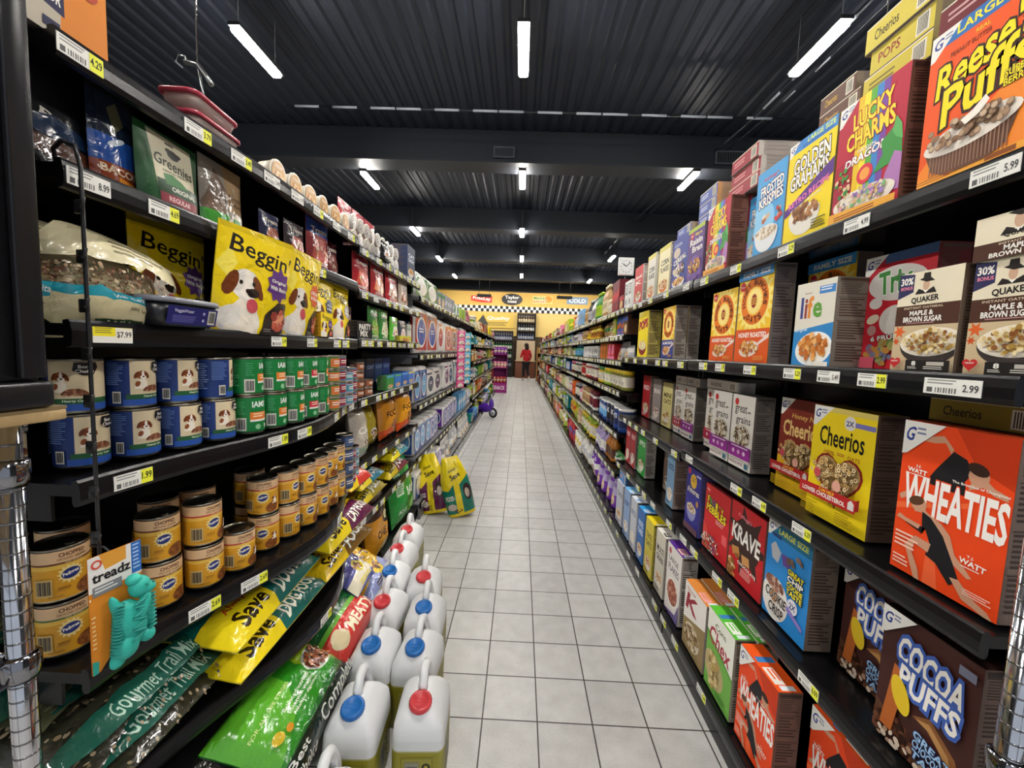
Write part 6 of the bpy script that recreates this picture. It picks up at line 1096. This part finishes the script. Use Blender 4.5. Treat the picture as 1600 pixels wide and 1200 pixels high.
LB = [["r:green:white:.42:.2:2;b:grey:green:.16:.16:2", "r:red:blue:.42:.38:2;r:white:red:.3:.34:1", "r:blue:sky:.2:.30:2;r:white:navy:.36:.26:2", "r:blue:sky:.2:.26:3;r:lilac:blue:.2:.25:2", "r:blue:white:.22:.23:2;r:purple:lilac:.2:.23:3"],
      ["b:grey:silver:.15:.17:4;b:white:green:.15:.15:3", "r:orange:amber:.40:.33:2;r:white:lime:.3:.3:1", "r:white:navy:.3:.3:2;r:navy:white:.26:.32:2", "r:purple:blue:.2:.24:3;r:blue:lilac:.2:.25:3", "p:white:grey:.24:.22:2;p:silver:white:.24:.24:3"],
      ["b:lime:grey:.16:.15:3;t:maroon:pink:.09:.18:5", "r:white:silver:.3:.34:2;b:red:maroon:.18:.3:3", "r:yellow:teal:.3:.25:2;r:white:navy:.24:.3:2", "b:sky:white:.15:.25:4;r:white:blue:.25:.25:2", "p:white:silver:.24:.24:5"]]
rn = random.Random(77)
def generic(i, lvl, far):
    pal = [['cream', 'yellow', 'amber', 'white', 'lime'], ['grey', 'silver', 'white', 'sky', 'lilac'], ['red', 'maroon', 'orange', 'pink', 'cream'], ['teal', 'sky', 'blue', 'white', 'lime'], ['black', 'brown', 'maroon', 'tan', 'cream'], ['green', 'lime', 'yellow', 'white', 'olive']]
    out = []; tot = 0; P = pal[(i*2+lvl*3) % 6]
    while tot < 1.15:
        k = rn.choice('bbtjpc'); w = (.15 if k in 'tjc' else .2)*(1 if far < 1 else 1.3 if far < 2 else 1.6); n = rn.choice([1, 2, 2, 3]); h = rn.choice([.14, .17, .2, .22])
        c, a = rn.sample(P, 2); out.append('%s:%s:%s:%.2f:%.2f:%d' % (k, c, a, w, h, n)); tot += w*n
    return ';'.join(out)
for i in range(12):
    y0, y1 = 3.207+1.222*i, 3.207+1.222*(i+1)-.006; near = i < 3
    bay(1, y0, y1, [(z, .81 if z > .2 else .765, 0, auto_tags(y0, y1, 100+i*7+j, .11) if near else []) for j, z in enumerate(ZR)], 'black shelving bay on the right, %s beyond the cereal bays' % ORD[i], 1.8, sub=near, back='#2a2622')
    for j, z in enumerate(ZR):
        gap = (ZR[j-1]-z-.05) if j else .34
        fill(1, y0, y1, z+.0085, RB[i][j] if near else generic(i, j, 0 if i < 5 else 1 if i < 8 else 2), '%s shelf, %s bay after the cereal boxes' % (SHN[j], ORD[i]), .825 if j < 6 else .79, i*10+j, gap)
for i in range(8):
    y0, y1 = 3.178+1.222*i, 3.178+1.222*(i+1)-.006; near = i < 3; Zs = ZLn if near else ZLf
    bay(-1, y0, y1, [(z, .81 if z > .2 else .775, 0, auto_tags(y0, y1, 300+i*7+j, .16) if near else []) for j, z in enumerate(Zs)], '%s shelving bay on the left, %s beyond the pet food' % ('grey' if near else 'black', ORD[i]), 1.85, c='#77777a' if near else '#0c0c0e', back='#a8a6a0' if near else '#1c1a18', sub=near)
    for j, z in enumerate(Zs):
        gap = (Zs[j-1]-z-.05) if j else .3
        fill(-1, y0, y1, z+.0085, LB[i][j] if near else generic(i+3, j, 0 if i < 4 else 1), '%s shelf, %s left bay past the pet food' % (SHN[j], ORD[i]), .825 if j < len(Zs)-1 else .80, i*10+j+500, gap)
# ---------------------------------------------------------------- wall clock, hanging signs, end displays
r = empty('wall_clock', (.93, 3.80, 2.04)); tag(r, 'white square clock above the far end of the cereal shelves', 'clock')
g = G(); g.box(-.07, -.012, .08, .07, .012, .24, '#dcdcd8', bev=.004); a = Art(.12, .14, '#f0f0ec', 3)
for k in range(12): q = PI*k/6; a.R(.5+.4*math.sin(q)-.03, .5+.38*math.cos(q)-.03, .5+.4*math.sin(q)+.03, .5+.38*math.cos(q)+.03, '#33333a')
g.art(a, lambda u, v, o: (u-.06, -.0122-o, .09+v)); g.build('dial', PLAST, r)
for nm, ang, ln, w in (('hour_hand', -55, .038, .004), ('minute_hand', 40, .052, .003)):
    g = G(); q = math.radians(ang); dx, dz = math.sin(q), math.cos(q); p = [(-dz*w, dx*w), (dz*w, -dx*w), (dz*w+dx*ln, -dx*w+dz*ln), (-dz*w+dx*ln, dx*w+dz*ln)]; g.face([(x, -.0145, .16+z) for x, z in p], '#1a1a1c'); g.face([(x, -.0135, .16+z) for x, z in p[::-1]], '#1a1a1c'); g.build(nm, PLAST, r)
g = G(); g.box(-.006, 0, -.27, .006, .012, .1, '#2a2a2c'); g.build('stem', MATTE, r)
def hangsign(x, y, z, w, h, lab):
    r = empty('hanging_sign', (x, y, z)); tag(r, lab, 'hanging sign'); g = G(); g.box(-w/2, -.02, 0, w/2, .02, h, '#141416', bev=.006); g.build('sign_board', MATTE, r)
    for s in (-1, 1): g = G(); g.tube([(s*w*.36, 0, h), (s*w*.36, 0, CEIL-z)], .006, 6, '#222'); g.build('hanger_rod', MATTE, r)
hangsign(-1.42, 15.0, 3.30, .52, .11, 'blank black sign hanging before the red wall sign'); hangsign(1.51, 15.0, 3.33, .56, .11, 'blank black sign hanging before the grey blue wall sign')
# kids ride-on scooter at the shelf foot
r = empty('toy_scooter', (-.60, 8.3, 0), 1.0); r.scale = (.75, .75, .75); tag(r, 'purple toy scooter with silver wheel parked by the left shelves', 'toy scooter')
g = G(); g.ell((-.02, .16, .26), (.09, .26, .13), '#5a2aa8', 0, 18); g.ell((0, -.06, .36), (.075, .06, .17), '#5a2aa8', 0, 16); g.ell((-.02, .3, .36), (.08, .12, .07), '#222', 0, 14); g.build('scooter_body', PLAST, r)
for y in (-.12, .36):
    g = G(); prof = [(.085, -.02), (.13, -.022), (.14, 0), (.13, .022), (.085, .02)]; g.lathe(prof, 24, '#1a1a1c', (0, y, .14), ax='x', cols=['#1a1a1c']*4); g.lathe([(.0, -.026), (.088, -.024), (.088, .024), (0, .026)], 18, '#d4d4dc', (0, y, .14), ax='x'); g.lathe([(.0, -.030), (.02, -.028), (.02, .028), (0, .030)], 10, '#55555c', (0, y, .14), ax='x'); g.build('wheel', PLAST, r)
g = G(); g.tube([(0, -.12, .16), (0, -.08, .5), (0, -.04, .66)], .014, 8, '#c0c0c8'); g.tube([(-.16, -.02, .68), (0, -.04, .66), (.16, -.02, .68)], .013, 8, '#222'); g.build('handlebar', PLAST, r)
# strips of small packs hanging from the shelf fronts
for x, y, c, lab in ((-.74, 5.62, '#2aa0c0', 'hanging strip of turquoise packets on the left shelf front'), (-.74, 5.02, '#c83a7a', 'hanging strip of pink packets on the left shelf front')):
    r = empty('packet_strip', (x, y, 1.62)); tag(r, lab, 'packet strip'); g = G(); g.box(-.004, -.002, -.75, .004, .0, .0, '#222'); g.build('strip', MATTE, r)
    g = None
    for k in range(8): q = pouch('packet', .11, .085, .02, a_tr(.11, .085, c, '#e8e4d8'), FILM, 'pillow', k+90, .2, c, 4, 4); q.parent = r; q.location = (0, -.012, -.09-.088*k); q.rotation_euler = (0, 0, .6)
# magenta cardboard floor display
r = empty('floor_display', (-.66, 13.2, 0), .1); tag(r, 'magenta cardboard floor display standing at the end of the left shelves', 'floor display')
g = G(); g.box(-.24, 0, 0, .24, .36, .32, '#8a2470'); g.box(-.24, .34, .32, .24, .36, 1.5, '#8a2470'); g.box(-.24, 0, .32, -.22, .34, 1.3, '#7a1f64'); g.box(.22, 0, .32, .24, .34, 1.3, '#7a1f64'); g.box(-.22, .02, 1.24, .22, .34, 1.26, '#8a2470'); g.box(-.22, .02, .8, .22, .34, .82, '#8a2470');
a = Art(.48, .3, '#9a2c7c', 3); a.T('SNACK', .12, .3, .88, .75, '#f0dce8', .06); g.art(a, lambda u, v, o: (u-.24, -o, v+.01)); g.build('cardboard_body', CARD, r)
for j, z in enumerate((.325, .825, 1.265)):
    for k in range(4):
        o, new = farproto('p', ('red', 'pink', 'purple')[j], 'cream', .1, .2); d = dup(o, (-.83+.11*k+.005, 13.3, z+.002), 0, '%s snack bag on the magenta floor display' % ('red', 'pink', 'purple')[j], 'snack bags on the magenta display') if not new else o
        if new: o.location = (-.83+.11*k, 13.3, z+.002); tag(o, '%s snack bag on the magenta floor display' % ('red', 'pink', 'purple')[j], 'bag', 'snack bags on the magenta display')
        d['category'] = 'bag'
r = empty('wire_stand', (-.66, 14.6, 0)); tag(r, 'small green wire stand past the magenta display', 'stand')
for s, t in ((-1, 0), (1, 0), (-1, 1), (1, 1)): g = G(); g.tube([(s*.16, t*.24, 0), (s*.16, t*.24, .75)], .012, 6, '#4a8a4a'); g.build('leg', MATTE, r)
for z in (.25, .5, .74): g = G(); g.box(-.18, -.02, z, .18, .26, z+.02, '#c8d0c0'); g.build('tray', MATTE, r)
r = empty('corner_shelf', (1.05, 18.6, 0)); tag(r, 'tan wooden end shelf stocked with orange goods beside the counter', 'shelf')
g = G(); g.box(-.30, 0, 0, -.27, .6, 1.6, '#a8763c'); g.box(.27, 0, 0, .3, .6, 1.6, '#a8763c'); g.box(-.27, .57, 0, .27, .6, 1.6, '#8a5c2c'); g.build('shelf_carcass', WOODM, r)
for z in (.1, .5, .9, 1.3): g = G(); g.box(-.27, .02, z, .27, .57, z+.02, '#b5823f'); g.build('board', WOODM, r)
for j, z in enumerate((.12, .52, .92, 1.32)): 
    for k in range(4):
        o, new = farproto('bjpb'[j], ('red', 'orange', 'amber', 'yellow')[j], 'cream', .12, .22); lab = '%s goods on the tan end shelf by the counter' % ('red', 'orange', 'amber', 'yellow')[j]; p = (.86+.125*k, 18.7, z+.001)
        if new: o.location = p; o.rotation_euler = (0, 0, 0); tag(o, lab, KW['bjpb'[j]], lab)
        else: d = dup(o, p, 0, lab, lab); d['category'] = KW['bjpb'[j]]
# ---------------------------------------------------------------- back wall
def plaque(name, x0, x1, z0, z1, art, lab, oval=False, m=SIGNM, y=21.595):
    w, h = x1-x0, z1-z0; g = G(); a = art(w, h)
    if oval:
        n = 32; p = [(w/2+w/2*math.cos(2*PI*k/n), h/2+h/2*math.sin(2*PI*k/n)) for k in range(n)]; g.face([(u, -.04, v) for u, v in p], '#2a2420')
        for k in range(n): u, v = p[k], p[(k+1) % n]; g.face([(u[0], -.04, u[1]), (u[0], 0, u[1]), (v[0], 0, v[1]), (v[0], -.04, v[1])], '#5a5248')
    else: g.box(0, -.04, 0, w, 0, h, a.p[0][1] if a.p and a.p[0][0] != 'L' else '#888')
    g.art(a, lambda u, v, o: (u, -.04-o, v), eps=6e-4, lift=.002); o = g.build(name, m); o.location = (x0, y, z0); tag(o, lab, 'sign')
def s_fl(w, h): a = Art(w, h, '#c8341c', 3); a.P([(0, 0), (.5, 0), (0, .2)], '#e2b13c'); a.T('FritoLay', .08, .25, .94, .8, '#f4e8d8', .06, rot=-4); return a
def s_ty(w, h): a = Art(w, h, None, 3); a.E(.5, .5, .46, .44, '#1c1814', 30); a.T('Taylor', .16, .46, .84, .82, '#f0ece0', .05); a.T('FARMS', .3, .2, .72, .4, '#f0ece0', .05); return a
def s_or(w, h): a = Art(w, h, '#e6bc62', 3); a.E(.78, .56, .2, .4, '#e88a1c', 20); a.T('Market', .06, .52, .66, .88, '#5a8a3a', .05, '#f0e4c0'); a.T('BAKERY', .04, .12, .74, .42, '#c8482c', .05, '#f0e4c0'); return a
def s_bl(w, h): a = Art(w, h, '#7d93a6', 3); a.T('COLD', .1, .2, .9, .75, '#eef0f0', .06); return a
plaque('wall_sign', -2.72, -1.62, 3.86, 4.2, s_fl, 'red snack sign mounted on the yellow back wall'); plaque('wall_sign', -1.12, -.02, 3.76, 4.36, s_ty, 'black oval sign mounted on the yellow back wall', True); plaque('wall_sign', .5, 1.55, 3.88, 4.3, s_or, 'green and orange sign mounted on the yellow back wall'); plaque('wall_sign', 2.3, 3.4, 3.92, 4.3, s_bl, 'grey blue sign mounted at the far end of the yellow wall')
g = G(); n = 46; w = .145
for i in range(n):
    for j in range(2): x = -3.5+i*w; g.box(x, 21.57, 3.40+j*.15, x+w, 21.6, 3.40+(j+1)*.15, '#141416' if (i+j) % 2 else '#eeece4')
o = g.build('trim_9', WALLM); struct(o)
g = G(); g.box(-3.5, 21.56, 2.15, -.26, 21.6, 3.38, '#dcbc6a'); g.box(.74, 21.56, 2.15, 3.5, 21.6, 3.38, '#dfc074'); g.box(-3.6, 21.5, 4.40, 3.6, 21.6, 4.48, '#e8c878'); struct(g.build('trim_10', WALLM))
r = empty('menu_board', (-2.45, 21.55, 2.55)); tag(r, 'pale lettered menu board on the yellow wall above the bottles', 'menu board'); g = G(); a = Art(2.0, .75, '#c9a84a', 3); a.T('Quality', .3, .5, .9, .8, '#f4f0e0', .03, shear=.2); a.lines(.1, .1, .9, .4, 3, '#6a5a30'); a.fan([(.0, .2), (.2, .9), (.34, .2)], '#3a3a34'); g.box(0, -.03, 0, 2, 0, .75, '#8a7434'); g.art(a, lambda u, v, o: (u, -.03-o, v), eps=6e-4, lift=.002); g.build('board_face', SIGNM, r)
def bottleshelf(x0, x1, y, zs, lab, pal, seed):
    r = empty('bottle_rack', ((x0+x1)/2, y, 0)); tag(r, lab, 'bottle rack'); w = (x1-x0)/2; top = zs[-1]+.5
    g = G(); g.box(-w, .3, 0, w, .33, top, '#1c1612'); g.box(-w, 0, 0, -w+.03, .3, top, '#221a14'); g.box(w-.03, 0, 0, w, .3, top, '#221a14'); g.build('rack_carcass', MATTE, r)
    rn = random.Random(seed)
    for j, z in enumerate(zs):
        g = G(); g.box(-w+.03, 0, z-.03, w-.03, .3, z, '#3a2c20'); g.build('board', MATTE, r)
        k = 0; x = x0+.09
        c, ac = rn.choice(pal)
        while x < x1-.08:
            o, new = farproto('t', c, ac, .115, .34); lb = '%s bottle with %s label, %s row of the %s' % (c, ac, ORD[j], lab.split(' rack')[0]+' rack'); p = (x, y+.14, z+.001)
            if new: o.location = p; tag(o, lb, 'bottle', lb)
            else: d = dup(o, p, 0, lb, lb); d['category'] = 'bottle'
            x += .125
PB = [('black', 'white'), ('maroon', 'cream'), ('green', 'white'), ('brown', 'cream'), ('navy', 'silver')]
bottleshelf(-1.62, -.42, 20.9, (.55, 1.0, 1.45, 1.9), 'dark bottle rack left of the counter', PB, 5); bottleshelf(-.24, .72, 21.2, (1.98, 2.42, 2.86), 'dark bottle rack above the beige panel', PB, 6)
r = empty('service_counter', (.24, 20.75, 0)); tag(r, 'brown service counter with tall beige panel behind the person', 'counter'); g = G(); g.box(-.5, 0, 0, .5, .4, .86, '#6a3a22', bev=.008); g.build('counter_body', WOODM, r); g = G(); g.box(-.53, -.03, .86, .53, .42, .90, '#b59a78', bev=.006); g.build('countertop', WOODM, r); g = G(); g.box(-.48, .36, .9, .48, .4, 1.93, '#b9a484'); g.build('back_panel', WOODM, r)
# ---------------------------------------------------------------- person at the far end
def skin(name, pts, edges, m, c, parent, root=0, sub=2):
    me = bpy.data.meshes.new(name); me.from_pydata([p[:3] for p in pts], edges, []); o = bpy.data.objects.new(name, me); COL.objects.link(o)
    o.modifiers.new('skin', 'SKIN'); sv = me.skin_vertices[0].data
    for i, p in enumerate(pts): sv[i].radius = (p[3], p[4] if len(p) > 4 else p[3]); sv[i].use_root = (i == root)
    s = o.modifiers.new('smooth', 'SUBSURF'); s.levels = s.render_levels = sub
    dg = bpy.context.evaluated_depsgraph_get(); ev = o.evaluated_get(dg); em = bpy.data.meshes.new_from_object(ev); bpy.data.objects.remove(o)
    g = G(); g.mesh([v.co.copy() for v in em.vertices], [list(p.vertices) for p in em.polygons], c, 0, True)
    q = g.build(name, m, parent); return q
r = empty('person', (.26, 19.3, 0), .45); tag(r, 'person in a red jacket and black trousers walking toward the counter', 'person')
SK = '#b07a5c'
skin('body', [(0, 0, .93, .12, .1), (0, .0, 1.2, .125, .09), (0, .01, 1.4, .13, .085), (0, .0, 1.49, .05), (0, .02, 1.56, .07, .08), (0, .025, 1.64, .082, .095), (0, .02, 1.70, .06, .07), (-.17, .0, 1.41, .05), (-.22, .05, 1.15, .042), (-.16, .25, 1.08, .032), (-.15, .33, 1.09, .035, .018), (.17, 0, 1.41, .05), (.23, -.02, 1.14, .042), (.21, .08, .92, .032), (.2, .12, .84, .035, .018), (-.09, .0, .86, .085), (-.09, .06, .48, .058), (-.09, .03, .08, .04), (-.09, .12, .035, .04, .028), (.09, -.0, .86, .085), (.09, .0, .48, .058), (.09, -.2, .16, .04), (.09, -.12, .06, .04, .028)],
     [(0, 1), (1, 2), (2, 3), (3, 4), (4, 5), (5, 6), (2, 7), (7, 8), (8, 9), (9, 10), (2, 11), (11, 12), (12, 13), (13, 14), (0, 15), (15, 16), (16, 17), (17, 18), (0, 19), (19, 20), (20, 21), (21, 22)], SKIN, SK, r)
skin('jacket', [(0, 0, .86, .165, .125), (0, .0, 1.18, .16, .12), (0, .01, 1.4, .165, .115), (0, .0, 1.47, .075), (-.17, 0, 1.41, .07), (-.225, .05, 1.15, .06), (-.17, .22, 1.085, .046), (.17, 0, 1.41, .07), (.235, -.02, 1.14, .06), (.215, .07, .95, .046)], [(0, 1), (1, 2), (2, 3), (2, 4), (4, 5), (5, 6), (2, 7), (7, 8), (8, 9)], CLOTH, '#c01c26', r)
skin('trousers', [(0, 0, .9, .135, .115), (-.09, .0, .82, .105), (-.09, .06, .48, .076), (-.09, .03, .12, .062), (.09, 0, .82, .105), (.09, .0, .48, .076), (.09, -.17, .2, .062)], [(0, 1), (1, 2), (2, 3), (0, 4), (4, 5), (5, 6)], CLOTH, '#141418', r)
g = G(); g.ell((0, .0, 1.66), (.105, .115, .115), '#2c1a14', 0, 16); g.ell((0, -.05, 1.55), (.11, .075, .12), '#2c1a14', 0, 14); g.build('hair', CLOTH, r)
for x, y, z, rt in ((-.09, .09, .045, 0), (.09, -.16, .085, -50)):
    g = G(); g.ell((x, y, z), (.05, .14, .044), '#d8d6d2', 0, 14, Euler((math.radians(rt), 0, 0))); g.build('shoe', CLOTH, r)
